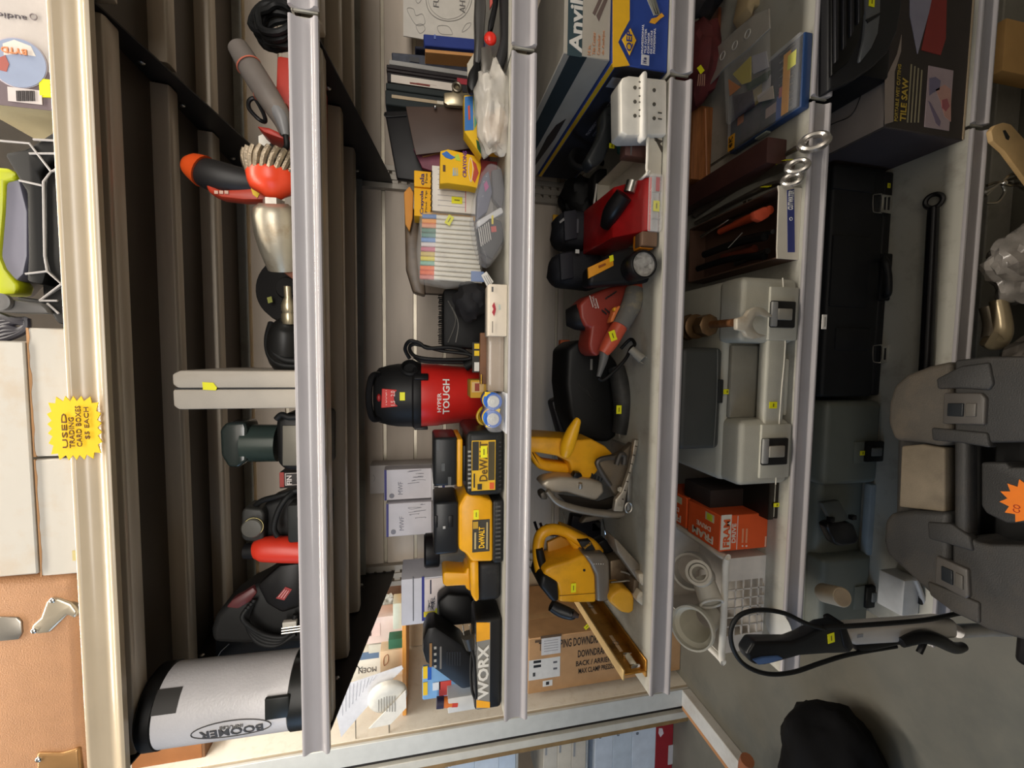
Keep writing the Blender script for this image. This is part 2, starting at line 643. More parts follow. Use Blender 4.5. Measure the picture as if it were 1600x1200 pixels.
# the room behind
bm = new()
box(bm, -4.5, 3.0, 3.15, 3.2, 0.0, 3.2)
struct('wall_rear', bm, mat((150, 132, 110), 0.7, var=0.06))
bm = new()
box(bm, -4.5, -4.45, 1.2, 3.2, 0.0, 3.2)
struct('wall_side', bm, mat((120, 112, 104), 0.7, var=0.06))
bm = new()
box(bm, -4.5, 3.0, -4.0, 3.2, 3.2, 3.25)
struct('ceiling', bm, mat((190, 186, 178), 0.8, var=0.05))
bm = new()
box(bm, -4.5, 3.0, -4.05, -4.0, 0.0, 3.2)
struct('wall_front', bm, mat((150, 146, 140), 0.8, var=0.1))
bm = new()
box(bm, 2.95, 3.0, -4.0, 3.2, 0.0, 3.2)
struct('wall_right', bm, mat((150, 146, 140), 0.8, var=0.1))

# added unseen block behind the camera, keeps low front light off the lower shelves
bm = new()
box(bm, -2.4, 2.9, -1.5, -1.0, 0.0, 1.68)
struct('wall_light_block', bm, mat((120, 112, 102), 0.8, var=0.2, scale=4))
# ================================================================== builders shared by many things


def root(name, label, cat, u, v, y, z, group=None):
    """Empty standing on level z under pixel (u, v) at depth y"""
    p = at(u, v, y)
    return Thing(name, label, cat, (p.x, y, z), group=group)


def pb(t, name, u0, u1, v0, v1, y, dep, m, b=0.002, zb=None, parent=None, label=None, seg=2, M=None):
    """part: a block whose front shows as the pixel rectangle; zb sets its underside"""
    cx, z, w, h = px(u0, u1, v0, v1, y)
    top = z + h
    z = z if zb is None else zb
    bm = new()
    box(bm, cx - w / 2, cx + w / 2, y, y + dep, z, top, b, seg, M)
    return t.part(name, bm, m, parent, True, label)


def tr(t, name, pts, y, th, m, b=0.002, parent=None, label=None, seg=2):
    """part: traced outline on plane y with thickness th going away from the lens"""
    bm = new()
    prism(bm, tp(pts, y), y, y + th, 'xz', b, seg)
    return t.part(name, bm, m, parent, True, label)


def tb(t, name, pts, r, m, n=10, k=5, parent=None, closed=False, label=None, fl=1.0):
    """part: a bar or cord through (u, v, y) points"""
    bm = new()
    tube(bm, pts3(pts), r, n, k, closed, fl)
    return t.part(name, bm, m, parent, True, label)


def tq(t, name, u0, u1, v0, v1, y, m, parent=None, th=0.0008, label=None):
    """part: thin printed patch facing the aisle on plane y"""
    cx, z, w, h = px(u0, u1, v0, v1, y)
    return t.quad(name, (cx, y, z + h / 2), X3, Z3, w, h, m, parent, True, th, label)


FAINT = {'MADE\nHERE', 'VARIOUS', 'MODEL  30', '120 V  60 Hz', 'UNIT', 'REPLACEMENT', 'CHARGER', '12V  18V', 'WARNING', '10575', 'HEAT 360', 'HILTON', 'Product', '3 X',
         '1 899951', '1 930024', 'A 14 2', '0 0'}


def tt(t, body, u0, u1, v0, v1, y, m, parent=None, name='lettering', up=False, bold=0.0, flip=False):
    """lettering inside a pixel rectangle on plane y; reads along the room's left-to-right, or downwards when up"""
    if body in FAINT:                # too small to read in the place: thin lines of print
        d = (u1 - u0) * 0.28
        return tq(t, 'small_print', (u0 + u1) / 2 - d, (u0 + u1) / 2 + d, v0, v1, y, m, parent, 0.0004)
    cx, z, w, h = px(u0, u1, v0, v1, y)
    r, u = X3, Z3
    ww, hh = w, h
    if up:
        r, u, ww, hh = -Z3, X3, h, w
    if flip:
        r, u = -r, -u
    return t.text(body, (cx, y, z + h / 2), r, u, ww, hh, m, parent, True, name, bold=bold)


def stk(t, u, v, y, w_=0.022, h=0.012, ang=0.0, up=False, parent=None):
    """yellow price sticker facing the aisle at a pixel, y just in front of the surface"""
    p = at(u, v, y)
    r, u_ = (Z3, -X3) if up else (X3, Z3)
    q = Matrix.Rotation(ang, 3, 'Y')
    s = t.tag(p, q @ r, q @ u_, w_, h, True, parent)
    bm = new()
    slab(bm, p + (q @ r).cross(q @ u_) * 0.0007, q @ r, q @ u_, w_ * 0.5, h * 0.16, 0.0004)
    t.part('pen_mark', bm, flat(120, 110, 20), s, True)
    return s


def wrap(t, body, cx, cyy, R, th, zc, w_, h, m, name='lettering', R2=None, parent=None, bold=0.0):
    """lettering wrapped on an upright cylinder; th = 0 faces the aisle"""
    o = text_mesh(body, Vector((0, 0, 0)), X3, Z3, w_, h, m, 0.0012, None, name, bold)
    inv = t.M.inverted()
    for v in o.data.vertices:
        a = v.co.x / R + th
        f = R if R2 is None else R + (R2 - R) * (v.co.z / h + 0.5)
        rr = f - v.co.y
        v.co = inv @ Vector((cx + rr * math.sin(a), cyy - rr * math.cos(a), zc + v.co.z))
    o.parent = parent or t.o
    return o


def coil(c, R, r, turns, axis=(0, 0, 1), pitch=0.006, n=14, wob=0.12, seed=1, sx=1.0):
    """points of a loosely wound cord"""
    rnd = random.Random(seed)
    q = Vector((0, 0, 1)).rotation_difference(Vector(axis).normalized())
    pts = []
    for i in range(int(turns * n)):
        a = 2 * PI * i / n
        k = R * (1 + wob * (rnd.random() - 0.5))
        pts.append(Vector(c) + q @ Vector((k * math.cos(a) * sx, k * math.sin(a), pitch * i / n + r * (rnd.random() - 0.5))))
    return pts
# ================================================================== shelf with the vacuum
Z = ZT[2]
INKW = flat(232, 230, 224)
YEL = flat(246, 206, 24)

# red and black wet vacuum
yc = 1.03
p = at(660, 617, yc)
R = 0.0755
t = Thing('shop_vacuum', 'small red wet-dry vacuum with black lid, lettered on its tank', 'vacuum cleaner', (p.x, yc, Z))
VX = p.x
zt = at(655, 617, yc - R).z
bm = new()
lathe(bm, [(R * 0.78, 0.006), (R * 0.86, 0.02), (R * 0.95, zt - Z - 0.055), (R * 0.965, zt - Z - 0.052), (R * 0.965, zt - Z - 0.047), (R * 0.98, zt - Z - 0.044), (R, zt - Z)], (0, 0, 0), n=40)
t.part('tank', bm, mat((204, 38, 32), 0.36, var=0.06))
zl = at(581, 617, yc - R).z - Z
h0 = zt - Z
bm = new()
lathe(bm, [(R * 1.03, h0 - 0.004), (R * 1.05, h0), (R * 1.05, h0 + 0.012), (R * 1.0, h0 + 0.016), (R * 0.98, h0 + 0.05), (R * 0.93, zl - 0.03), (R * 0.84, zl - 0.008), (R * 0.7, zl)], n=40)
lid = t.part('lid', bm, plast(34, 34, 36, rough=0.5))
bm = new()
tube(bm, [(-0.05, -0.04, zl - 0.012), (-0.045, -0.055, zl + 0.002), (0, -0.062, zl + 0.008), (0.045, -0.055, zl + 0.002), (0.05, -0.04, zl - 0.012)], 0.007, 8)
t.part('handle', bm, BLACK, lid)
bm = new()
ball(bm, (0, -R * 0.86, zl - 0.014), (0.009, 0.005, 0.005), 12)
t.part('switch', bm, plast(150, 30, 30), lid)
lab = px(592, 618, 598, 632, yc - R)
bm = new()
a0 = Vector((0, -R * 0.965, zl - 0.036))
prism(bm, [(-0.019, -0.021), (0.018, -0.017), (0.021, 0.015), (-0.021, 0.017)], -0.002, 0.003, 'xz', 0.001, 1, M=Matrix.Translation(a0) @ Matrix.Rotation(0.18, 4, 'X'))
lb = t.part('badge', bm, flat(206, 62, 58), lid)
for s_, zz, hh, ww in (('TOUGH', 0.008, 0.007, 0.034), ('1.5   2.0', -0.008, 0.009, 0.032)):
    t.text(s_, a0 + Vector((0, -0.0024, zz)), X3, Vector((0, 0.18, 1)).normalized(), ww, hh, flat(240, 216, 208), lb)
g = t.tag((0.004, -R * 1.035, h0 + 0.036), X3, Z3, 0.018, 0.011, parent=lid)
wrap(t, 'HYPER', VX, yc, R * 0.975, -0.16, at(686.5, 615, yc - R).z, 0.045, 0.0085, INKW, R2=R * 0.98, bold=0.012)
wrap(t, 'TOUGH', VX, yc, R * 0.965, 0.02, at(697.5, 615, yc - R).z, 0.082, 0.0155, INKW, R2=R * 0.975, bold=0.02)
bm = new()
lathe(bm, [(0.019, 0), (0.021, 0.012), (0.017, 0.016), (0.015, 0.004)], (R * 0.8, -R * 0.55, h0 + 0.02), (0.5, -0.8, 0), 20)
t.part('hose_port', bm, BLACKR, lid)
for a in (-0.85, 0.62):
    bm = new()
    box(bm, -0.008, 0.008, -R * 1.1, -R * 1.0, h0 - 0.02, h0 + 0.012, 0.002, M=rot(a if a > 0 else a - 0.6))
    t.part('latch', bm, BLACK, lid)
bm = new()
pts = pts3([(640, 560, 0.98), (633, 545, 0.97), (640, 533, 0.95), (655, 536, 0.95), (668, 544, 0.95), (700, 543, 0.95), (725, 548, 0.95), (735, 560, 0.95), (700, 562, 0.95), (662, 560, 0.95), (645, 554, 0.96), (640, 543, 0.97),
             (650, 538, 0.96), (690, 548, 0.96), (730, 553, 0.95), (745, 560, 0.95), (738, 566, 0.97), (690, 566, 0.97), (660, 564, 0.97), (648, 558, 0.98)])
tube(bm, pts, 0.0042, 8)
t.part('power_cord', bm, BLACKR, w=True)
bm = new()
cyl(bm, at(728, 572, 0.96), at(742, 565, 0.95), 0.012, 0.009)
t.part('plug', bm, BLACKR, w=True)

# two dry cells in a blister
t = root('battery_pack', 'blister pack of two round battery cells with blue and yellow wrapper', 'batteries', 775, 642, 0.77, Z + 0.001)
for v in (627.5, 655):
    c = at(771 if v < 640 else 770.5, v, 0.755)
    bm = new()
    lathe(bm, [(0.0155, 0), (0.0163, 0.001), (0.0163, 0.055), (0.014, 0.058)], c, (0, 1, 0), 24)
    cel = t.part('battery', bm, flat(30, 96, 190), w=True)
    bm = new()
    lathe(bm, [(0.0, -0.0025), (0.004, -0.0025), (0.0045, -0.001), (0.0105, -0.0012), (0.0115, 0.0005)], c, (0, 1, 0), 24)
    t.part('terminal', bm, mat((214, 214, 210), 0.3, 0.4), cel, w=True)
    bm = new()
    lathe(bm, [(0.0166, 0.018), (0.0166, 0.03)], c, (0, 1, 0), 24)
    t.part('band', bm, YEL, cel, w=True)
for (u, v, m) in ((762, 616, YEL), (776, 641, YEL), (764, 664, YEL)):
    tr(t, 'wrapper_print', [(u - 4, v - 4), (u + 6, v - 2), (u + 4, v + 5), (u - 5, v + 3)], 0.7565, 0.002, m, 0.0)
bm = new()
c = at(771, 642, 0.79)
box(bm, c.x - 0.037, c.x + 0.037, 0.748, 0.83, Z + 0.001, Z + 0.003, 0.0, M=None)
t.part('backing_card', bm, flat(222, 224, 226), w=True)
bm = new()
box(bm, c.x - 0.036, c.x + 0.036, 0.7475, 0.822, Z + 0.0035, Z + 0.0375, 0.012, 4)
t.part('blister', bm, CLEARHARD, w=True)

# yellow tape box and yellow cord
t = root('tape_box', 'small worn yellow carton behind the round batteries', 'box', 755, 605, 0.845, Z)
pb(t, 'carton', 735, 768, 594, 622, 0.845, 0.06, card(206, 160, 52), 0.002, Z)
tq(t, 'printed_label', 737, 756, 597, 613, 0.8445, flat(214, 180, 120))
tt(t, 'MADE\nHERE', 739, 752, 599, 611, 0.8438, flat(150, 60, 40))
bm = new()
tube(bm, coil(at(752, 650, 0.86) + Vector((0, 0, -0.015)), 0.02, 0.002, 4, (0, -1, 0.5), 0.004, seed=4), 0.0028, 7, 3)
single('cord_coil', 'yellow cord coiled beside the small worn yellow carton', 'cord', bm, plast(220, 180, 40), (at(752, 650, 0.86).x, 0.86, Z))
bm = new()
box(bm, *(lambda c: (c.x - 0.022, c.x + 0.022))(at(760, 628, 0.84)), 0.832, 0.842, Z, Z + 0.034, 0.006)
single('cord_winder', 'black plastic winder between batteries and yellow carton', 'cord winder', bm, BLACK, (at(760, 628, 0.84).x, 0.84, Z))

# clear straight stick, brown stick, silver rod on the shelf edge
t = root('level_tube', 'clear flat plastic bar lying along the shelf edge below the white carton', 'plastic bar', 772, 567, 0.79, Z)
pb(t, 'bar', 763, 784, 525, 612, 0.79, 0.03, mat((214, 200, 186), 0.1, alpha=0.55, var=0.1), 0.002, Z)
t = root('wood_strip', 'thin brown wooden strip lying behind the clear bar', 'wood strip', 756, 560, 0.83, Z)
pb(t, 'strip', 750, 763, 520, 600, 0.84, 0.012, mat((128, 84, 52), 0.6, var=0.25), 0.001, Z)
tb(t, 'steel_pin', [(752, 585, 0.836), (752, 600, 0.836)], 0.002, mat((200, 160, 70), 0.3, 0.9))
t = root('hang_card', 'small black and yellow hang tag beside the brown wooden strip', 'hang tag', 745, 555, 0.85, Z)
pb(t, 'card', 738, 752, 535, 582, 0.86, 0.003, flat(40, 38, 34), 0.0, Z)
for v in (541, 552):
    tq(t, 'yellow_print', 741, 750, v - 4, v + 4, 0.8595, YEL)
tq(t, 'white_print', 741, 749, 566, 580, 0.8595, INKW)

# black battery charger with battery on it
t = root('battery_charger', 'black battery charger with yellow label, standing beside the round batteries', 'battery charger', 760, 725, 0.775, Z)
pb(t, 'housing', 729, 789, 674, 776, 0.775, 0.17, plast(44, 46, 47), 0.012, Z, seg=4)
tq(t, 'label', 737, 774, 688, 766, 0.7745, flat(226, 178, 30))
tq(t, 'label_print', 738, 748, 690, 735, 0.7738, flat(40, 38, 30))
tq(t, 'label_print', 746, 753, 756, 765, 0.7738, flat(40, 38, 30))
tq(t, 'label_print', 763, 773, 690, 750, 0.7738, flat(70, 60, 30))
tq(t, 'label_print', 765, 772, 754, 764, 0.7736, flat(210, 90, 40))
tt(t, 'DeWALT', 749, 762, 690, 752, 0.7735, flat(90, 66, 10), bold=0.02)
tt(t, 'WARNING', 739, 743, 740, 762, 0.7735, INK)
stk(t, 756, 706, 0.7725, 0.022, 0.012)
for i in range(9):
    v = 704 + i * 7
    tq(t, 'vent_slot', 731, 736, v, v + 3, 0.7746, flat(150, 150, 146))
for i in range(12):
    tq(t, 'foot_slot', 779, 783, 690 + i * 6.6, 692.5 + i * 6.6, 0.7746, INK)
t = root('tool_battery', 'dark tool battery with a yellow rim, on top of the black charger', 'tool battery', 700, 722, 0.79, at(729, 725, 0.79).z)
pb(t, 'pack', 677, 715, 684, 760, 0.79, 0.1, plast(48, 51, 53, rough=0.35), 0.006, seg=3)
pb(t, 'rim', 714, 723, 686, 761, 0.786, 0.108, DEWALT, 0.003)
pb(t, 'collar', 722.5, 729.5, 696, 752, 0.795, 0.09, BLACK, 0.003)
for u, v0, v1 in ((682, 687, 704), (690, 724, 736), (700, 745, 758)):
    tq(t, 'rib', u, u + 5, v0, v1, 0.7895, plast(66, 70, 72))

# yellow charger with battery
t = root('battery_charger', 'yellow battery charger with black foot and black label plate', 'battery charger', 760, 828, 0.77, Z)
tr(t, 'housing', [(717, 791), (729, 771), (752, 776), (770, 783), (771, 878), (737, 879), (728, 866), (717, 860)], 0.78, 0.13, DEWALT, 0.006, seg=3)
pb(t, 'foot', 770.5, 787, 782, 881, 0.776, 0.14, plast(40, 41, 42), 0.006, Z, seg=3)
tq(t, 'label', 738, 765, 812, 862, 0.7795, flat(58, 54, 44))
tq(t, 'label_print', 739, 747, 815, 826, 0.7788, flat(190, 150, 40))
tt(t, 'DeWALT', 748, 757, 823, 856, 0.7788, flat(250, 196, 30), bold=0.02)
tt(t, 'CHARGER', 759, 763, 816, 858, 0.7788, flat(190, 170, 120))
tt(t, '12V  18V', 740, 745, 832, 858, 0.7788, flat(190, 170, 120))
stk(t, 744, 804, 0.7785, 0.018, 0.010)
for i in range(13):
    tq(t, 'foot_rib', 774, 782, 790 + i * 6.6, 793 + i * 6.6, 0.7755, plast(70, 70, 68))
t = root('tool_battery', 'dark tool battery seated on top of the yellow charger', 'tool battery', 697, 826, 0.795, at(717, 826, 0.79).z)
pb(t, 'pack', 678, 716.5, 785, 867, 0.795, 0.1, plast(50, 54, 57, rough=0.3), 0.006, seg=3)
pb(t, 'side_clip', 679, 684, 806, 825, 0.7935, 0.01, BLACK, 0.001)
pb(t, 'side_clip', 700, 708, 806, 824, 0.7935, 0.01, BLACK, 0.001)
tq(t, 'scratch', 692, 696, 822, 826, 0.7945, flat(180, 180, 178))
# cup behind
t = root('travel_mug', 'black cup with a clear sleeve behind the yellow charger', 'cup', 690, 858, 0.95, Z)
c = at(690, 858, 0.96)
bm = new()
lathe(bm, [(0.028, 0), (0.032, at(687, 858, 0.93).z - Z)], (c.x, 0.96, Z), n=24)
t.part('sleeve', bm, mat((120, 118, 112), 0.1, alpha=0.6, var=0.1), w=True)
zc = at(687, 858, 0.93).z
bm = new()
lathe(bm, [(0.036, 0), (0.038, 0.004), (0.038, 0.03), (0.034, 0.034)], (c.x, 0.96, zc), n=24)
t.part('lid', bm, BLACK, w=True)

# battery with a long stem, lying base down
t = root('tool_battery', 'tool battery with tall yellow stem standing between chargers', 'tool battery', 765, 908, 0.80, Z)
pb(t, 'pack', 746, 786, 879, 941, 0.79, 0.1, plast(42, 43, 44, rough=0.5, dirt=(120, 120, 118), damt=0.25), 0.012, Z, seg=4)
tr(t, 'flange', [(734, 880), (742, 876), (748, 878), (749, 938), (743, 942), (736, 930)], 0.785, 0.11, DEWALT, 0.004)
tr(t, 'stem', [(692, 896), (697, 894), (727, 896), (728, 890), (735, 886), (735, 925), (728, 920), (727, 915), (697, 917), (692, 913)], 0.815, 0.05, DEWALT, 0.005, seg=3)

# long bar charger with lettering, black dock on top, plug
t = root('battery_charger', 'black bar charger with orange corners and big grey lettering, nearest the shelf end', 'battery charger', 770, 1040, 0.79, Z)
pb(t, 'housing', 742, 786, 968, 1109, 0.78, 0.075, plast(34, 34, 35), 0.007, Z, seg=3)
tq(t, 'face_plate', 744.5, 765.5, 973, 1106, 0.7795, mat((140, 138, 132), 0.35, var=0.06), th=0.0012)
cx, z, w_, h_ = px(744.5, 765.5, 973, 1106, 0.778)
for s0, s1 in ((973, 1003), (1094, 1106)):
    pts = [(744.5, s0), (765.5, s0), (765.5, s1 - 4), (744.5, s1)] if s0 < 1000 else [(744.5, s0), (765.5, s0 + 3), (765.5, s1), (744.5, s1)]
    tr(t, 'corner_panel', pts, 0.7778, 0.001, flat(246, 172, 18), 0)
tt(t, 'WORX', 746.5, 763.5, 1008, 1092, 0.7775, flat(230, 226, 216), bold=0.035)
bm = new()
tube(bm, pts3([(737, 1012, 0.775), (741, 1030, 0.772), (743, 1060, 0.772), (744, 1090, 0.775), (738, 1080, 0.78), (736, 1050, 0.79), (738, 1020, 0.80), (742, 1070, 0.79)]), 0.0028, 8)
t.part('power_cord', bm, BLACKR, w=True)
bm = new()
cyl(bm, at(735, 1012, 0.772), at(731, 992, 0.770), 0.009, 0.013, 16)
plug = t.part('plug', bm, plast(66, 64, 60), w=True)
for du in (-5, 6):
    bm = new()
    cyl(bm, at(730 + du, 992, 0.77), at(728 + du, 976, 0.768), 0.0013, 0.0013, 6)
    t.part('prong', bm, STEEL, plug, w=True)
t = root('battery_dock', 'black angled charging dock resting behind the bar charger plug', 'charger', 720, 1000, 0.84, Z)
tr(t, 'cup', [(684, 940), (700, 928), (735, 931), (742, 945), (742, 975), (690, 981), (684, 975)], 0.93, 0.045, plast(20, 20, 21), 0.006)
tr(t, 'body', [(661, 1000), (668, 982), (680, 980), (722, 1008), (733, 1022), (745, 1030), (786, 1030), (786, 1060), (733, 1076), (722, 1078), (684, 1050), (665, 1036), (660, 1018)], 0.864, 0.06, plast(34, 34, 35), 0.006)
for i, (u, v) in enumerate(((680, 1012), (680, 1022), (680, 1032), (680, 1041))):
    tq(t, 'icon', u - 2, u + 2, v - 2, v + 2, 0.8635, flat(170, 168, 160))
tq(t, 'label_print', 671, 675, 1005, 1042, 0.8635, flat(150, 110, 60))
tq(t, 'label_print', 687, 690, 1010, 1045, 0.8635, flat(120, 116, 110))
for i in range(6):
    tq(t, 'vent_slot', 698 + i * 4, 699.5 + i * 4, 1018, 1040, 0.8635, INK)

# crayon-like bag and glue stick behind the dock
t = root('sticker_bag', 'flat packet printed blue, yellow and red behind the charging dock', 'packet', 690, 1062, 0.93, Z)
pb(t, 'packet', 660, 722, 1040, 1090, 0.93, 0.012, flat(120, 170, 220), 0.003, Z)
for a in ((661, 668, 1041, 1060, flat(246, 206, 20)), (661, 668, 1066, 1086, flat(240, 200, 30)), (668, 674, 1042, 1062, flat(20, 90, 190)), (686, 705, 1064, 1086, flat(206, 70, 60)), (676, 688, 1066, 1078, flat(220, 228, 236)), (700, 716, 1072, 1088, flat(196, 90, 80))):
    tq(t, 'print', *a[:4], 0.9293, a[4])
t = root('glue_stick', 'orange glue stick with a dark purple cap lying behind the bar charger', 'glue stick', 700, 1098, 0.88, Z + 0.04)
bm = new()
cyl(bm, at(693, 1097, 0.9), at(715, 1096, 0.9), 0.011)
t.part('tube', bm, flat(224, 120, 40), w=True)
bm = new()
cyl(bm, at(682, 1098, 0.9), at(693, 1097, 0.9), 0.0118)
t.part('cap', bm, flat(36, 28, 60), w=True)
bm = new()
lathe(bm, [(0.0113, 0), (0.0113, 0.012)], at(706, 1096.5, 0.9), at(715, 1096, 0.9) - at(706, 1096.5, 0.9), 20)
t.part('label', bm, flat(206, 60, 40), w=True)
pb(t, 'tray', 700, 790, 1085, 1108, 0.89, 0.08, mat((226, 226, 222), 0.4, alpha=0.8), 0.002, Z)

# filter cartons
def filter_box(label, u0, u1, v0, v1, y, dep, ang, zb):
    c = at((u0 + u1) / 2, (v0 + v1) / 2, y)
    t = Thing('filter_box', label, 'box', (c.x, y, zb), rz=ang, group='water filter cartons')
    _, _, w, h = px(u0, u1, v0, v1, y)
    h = at(u0, (v0 + v1) / 2, y).z - zb
    bm = new()
    box(bm, -w / 2, w / 2, 0, dep, 0, h, 0.0012, 1)
    t.part('carton', bm, card(214, 210, 214))
    t.quad('blue_edge', (0, -0.0003, h - 0.004), X3, Z3, w, 0.006, flat(66, 64, 130))
    t.text('MWF', (-w * 0.12, -0.001, h * 0.66), X3, Z3, w * 0.42, h * 0.1, flat(150, 150, 160))
    bm = new()
    lathe(bm, [(0.0, 0.0006), (0.0068, 0.0006), (0.0068, 0)], (-w * 0.36, -0.0002, h * 0.84), (0, -1, 0), 20)
    t.part('round_mark', bm, flat(130, 130, 140))
    rnd = random.Random(int(u0))
    for i in range(5):
        bm = new()
        a = [Vector((w * (0.0 + 0.1 * i + 0.05 * rnd.random()), -0.0008, h * (0.12 + 0.4 * rnd.random()))) for _ in range(4)]
        tube(bm, a, 0.0005, 5)
        t.part('line_drawing', bm, flat(120, 120, 130))
    return t


za = at(674, 756, 1.2).z
filter_box('pale filter carton with line drawing, upright above the battery on the black charger', 600, 674, 733, 780, 1.19, 0.045, 0.0, za)
filter_box('pale filter carton with line drawing, tilted, above the battery on the yellow charger', 603, 675, 786, 836, 1.17, 0.045, 0.06, za)
t = root('carton', 'white carton with blue band under the upright pale filter carton', 'box', 700, 756, 1.19, Z)
pb(t, 'carton_body', 674.5, 745, 733, 780, 1.18, 0.07, card(222, 220, 218), 0.001, Z)
tq(t, 'blue_band', 691, 695, 734, 779, 1.1795, flat(50, 56, 120))
tt(t, 'KENMORE', 677, 685, 735, 778, 1.1792, INK, bold=0.02)
t = root('carton', 'plain white carton under the tilted pale filter carton', 'box', 700, 800, 1.17, Z)
pb(t, 'carton_body', 675.5, 745, 784.5, 830, 1.165, 0.07, card(222, 214, 206), 0.001, Z)
tb(t, 'red_cord', [(712, 790, 1.15), (718, 780, 1.14), (728, 786, 1.14)], 0.003, flat(130, 50, 30), 6)
t = root('carton', 'pale carton with faint print standing behind the upright filter carton', 'box', 590, 750, 1.3, Z)
pb(t, 'carton_body', 578, 720, 725, 768, 1.28, 0.06, card(186, 178, 172), 0.001, Z)
tb(t, 'printed_curl', [(584, 752, 1.279), (586, 747, 1.279), (583, 742, 1.279)], 0.0006, flat(140, 136, 134), 5)

# ice filter box beside the stem battery
t = root('filter_box', 'long white and blue filter carton with sketch, beside the yellow stem battery', 'box', 660, 935, 0.98, Z)
pb(t, 'carton', 627, 752, 900, 971, 0.98, 0.1, card(206, 206, 214), 0.0015, Z)
tq(t, 'blue_band', 659, 663, 901, 970, 0.9795, flat(40, 46, 130))
tq(t, 'seam', 645, 646.5, 901, 970, 0.9795, flat(90, 90, 96))
tq(t, 'blue_corner', 663, 692, 961, 970, 0.9793, flat(36, 84, 190))
tq(t, 'picture', 664, 700, 903, 958, 0.9793, flat(226, 214, 210))
for i in range(7):
    rnd = random.Random(50 + i)
    tb(t, 'line_drawing', [(668 + rnd.random() * 12, 930 + rnd.random() * 24, 0.9785) for _ in range(4)], 0.0006, flat(40, 40, 60), 5)
tt(t, 'REPLACEMENT', 671, 675, 906, 928, 0.9787, flat(30, 30, 60), up=False)
tq(t, 'yellow_strip', 662, 684, 955, 963, 0.9786, flat(226, 206, 40))
stk(t, 687, 957, 0.978, 0.022, 0.02)

# scrub brush, gloves in black
t = root('deck_brush', 'black bristled brush lying on its side behind the white red-logo carton', 'brush', 720, 490, 0.98, Z)
pb(t, 'block', 692, 765, 452, 545, 0.97, 0.08, plast(24, 24, 25, rough=0.6), 0.01, Z)
rnd = random.Random(3)
bm = new()
for i in range(26):
    for j in range(3):
        a = at(694, 462 + i * 3.0, 0.985 + j * 0.025)
        e = at(684 + rnd.random() * 3, 461 + i * 3.0 + rnd.random() * 2, 0.98 + j * 0.027)
        cyl(bm, a, e, 0.0013, 0.0011, 5)
t.part('bristles', bm, plast(30, 30, 30), w=True).__setitem__('kind', 'stuff')
tb(t, 'wire_tie', [(700, 470, 0.968), (712, 500, 0.966), (700, 535, 0.968)], 0.0012, flat(90, 88, 84), 6)
tb(t, 'wire_tie', [(706, 480, 0.968), (716, 505, 0.966), (712, 535, 0.968)], 0.0012, flat(120, 118, 114), 6)
bm = new()
crumple(bm, at(735, 470, 0.92), (0.04, 0.035, 0.035), 0.3, 2.2, 8)
single('work_glove', 'black crumpled glove between the marker bags and the bristled brush', 'glove', bm, mat((28, 27, 30), 0.8, bump=0.4, bscale=60), (at(735, 470, 0.92).x, 0.92, Z))
t = root('hang_tag', 'white printed paper tag hanging out above the red-logo carton', 'paper tag', 762, 438, 0.80, Z + 0.02)
tr(t, 'paper', [(752, 430), (760, 424), (771, 440), (763, 452)], 0.80, 0.001, flat(220, 218, 212), 0)
for i in range(3):
    tb(t, 'printed_line', [(756 + i * 3, 431 - i, 0.7993), (764 + i * 2.5, 446 - i * 1.5, 0.7993)], 0.0005, flat(120, 120, 126), 5, 1)
t = root('small_carton', 'slim white carton with a red logo on the shelf edge', 'box', 776, 485, 0.765, Z)
pb(t, 'carton', 764, 789, 444, 525, 0.765, 0.05, card(226, 214, 196), 0.0015, Z)
tr(t, 'red_logo', [(769, 478), (772, 472), (774, 478), (775, 483), (774, 488), (772, 494), (769, 488), (771, 483)], 0.764, 0.001, flat(170, 40, 56), 0)
tt(t, 'Product', 768, 771, 502, 520, 0.764, flat(140, 130, 120))
tt(t, '3 X', 767, 772, 448, 456, 0.764, flat(90, 90, 90))
tq(t, 'printed_square', 779, 782, 476, 484, 0.7643, flat(180, 190, 180))

# bag of markers -----------------------------------------------------
t = root('marker_pack', 'clear bag of white markers with coloured tips in a row', 'markers', 705, 390, 0.92, Z)
cols = [(90, 130, 190), (246, 158, 60), (230, 150, 110), (60, 120, 100), (70, 130, 120), (90, 140, 200), (216, 206, 204), (196, 90, 120), (206, 180, 90), (226, 206, 40), (120, 180, 160), (240, 110, 30), (236, 96, 26), (214, 120, 110)]
for i, c in enumerate(cols):
    v = 340 + i * 7.3
    ul, ur = 660 - 0.3 * i, 739 + 1.1 * i
    a, b_ = at(ul + 22, v - 1, 0.91), at(ur, v + 3 + i * 0.12, 0.9)
    bm = new()
    cyl(bm, a, b_, 0.0046, 0.0046, 10)
    mk = t.part('marker', bm, plast(226, 220, 206), w=True)
    bm = new()
    cyl(bm, at(ul, v - 2, 0.912), a, 0.0046, 0.005, 10)
    t.part('cap', bm, flat(*c), mk, w=True)
stk(t, 702, 344, 0.893, 0.02, 0.012, 0.5)
pb(t, 'blue_slip', 736, 756, 424, 440, 0.893, 0.002, flat(120, 146, 196), 0, None)
bm = new()
prism(bm, tp([(656, 330), (700, 328), (740, 334), (752, 400), (757, 440), (700, 448), (655, 440), (650, 390)], 0.888), 0.888, 0.93, 'xz', 0.008, 3)
t.part('clear_bag', bm, mat((230, 228, 222), 0.15, alpha=0.16, var=0.0, bump=0.6, bscale=30), w=True)
t = root('coupon_pack', 'dark bundle of old papers in clear wrap leaning behind the marker bag', 'paper bundle', 660, 400, 1.02, Z)
bm = new()
prism(bm, tp([(632, 330), (645, 322), (655, 340), (660, 400), (665, 462), (645, 456), (634, 420)], 1.02), 1.02, 1.06, 'xz', 0.006)
t.part('papers', bm, mat((96, 80, 64), 0.4, var=0.35, scale=30, alpha=0.85), w=True)
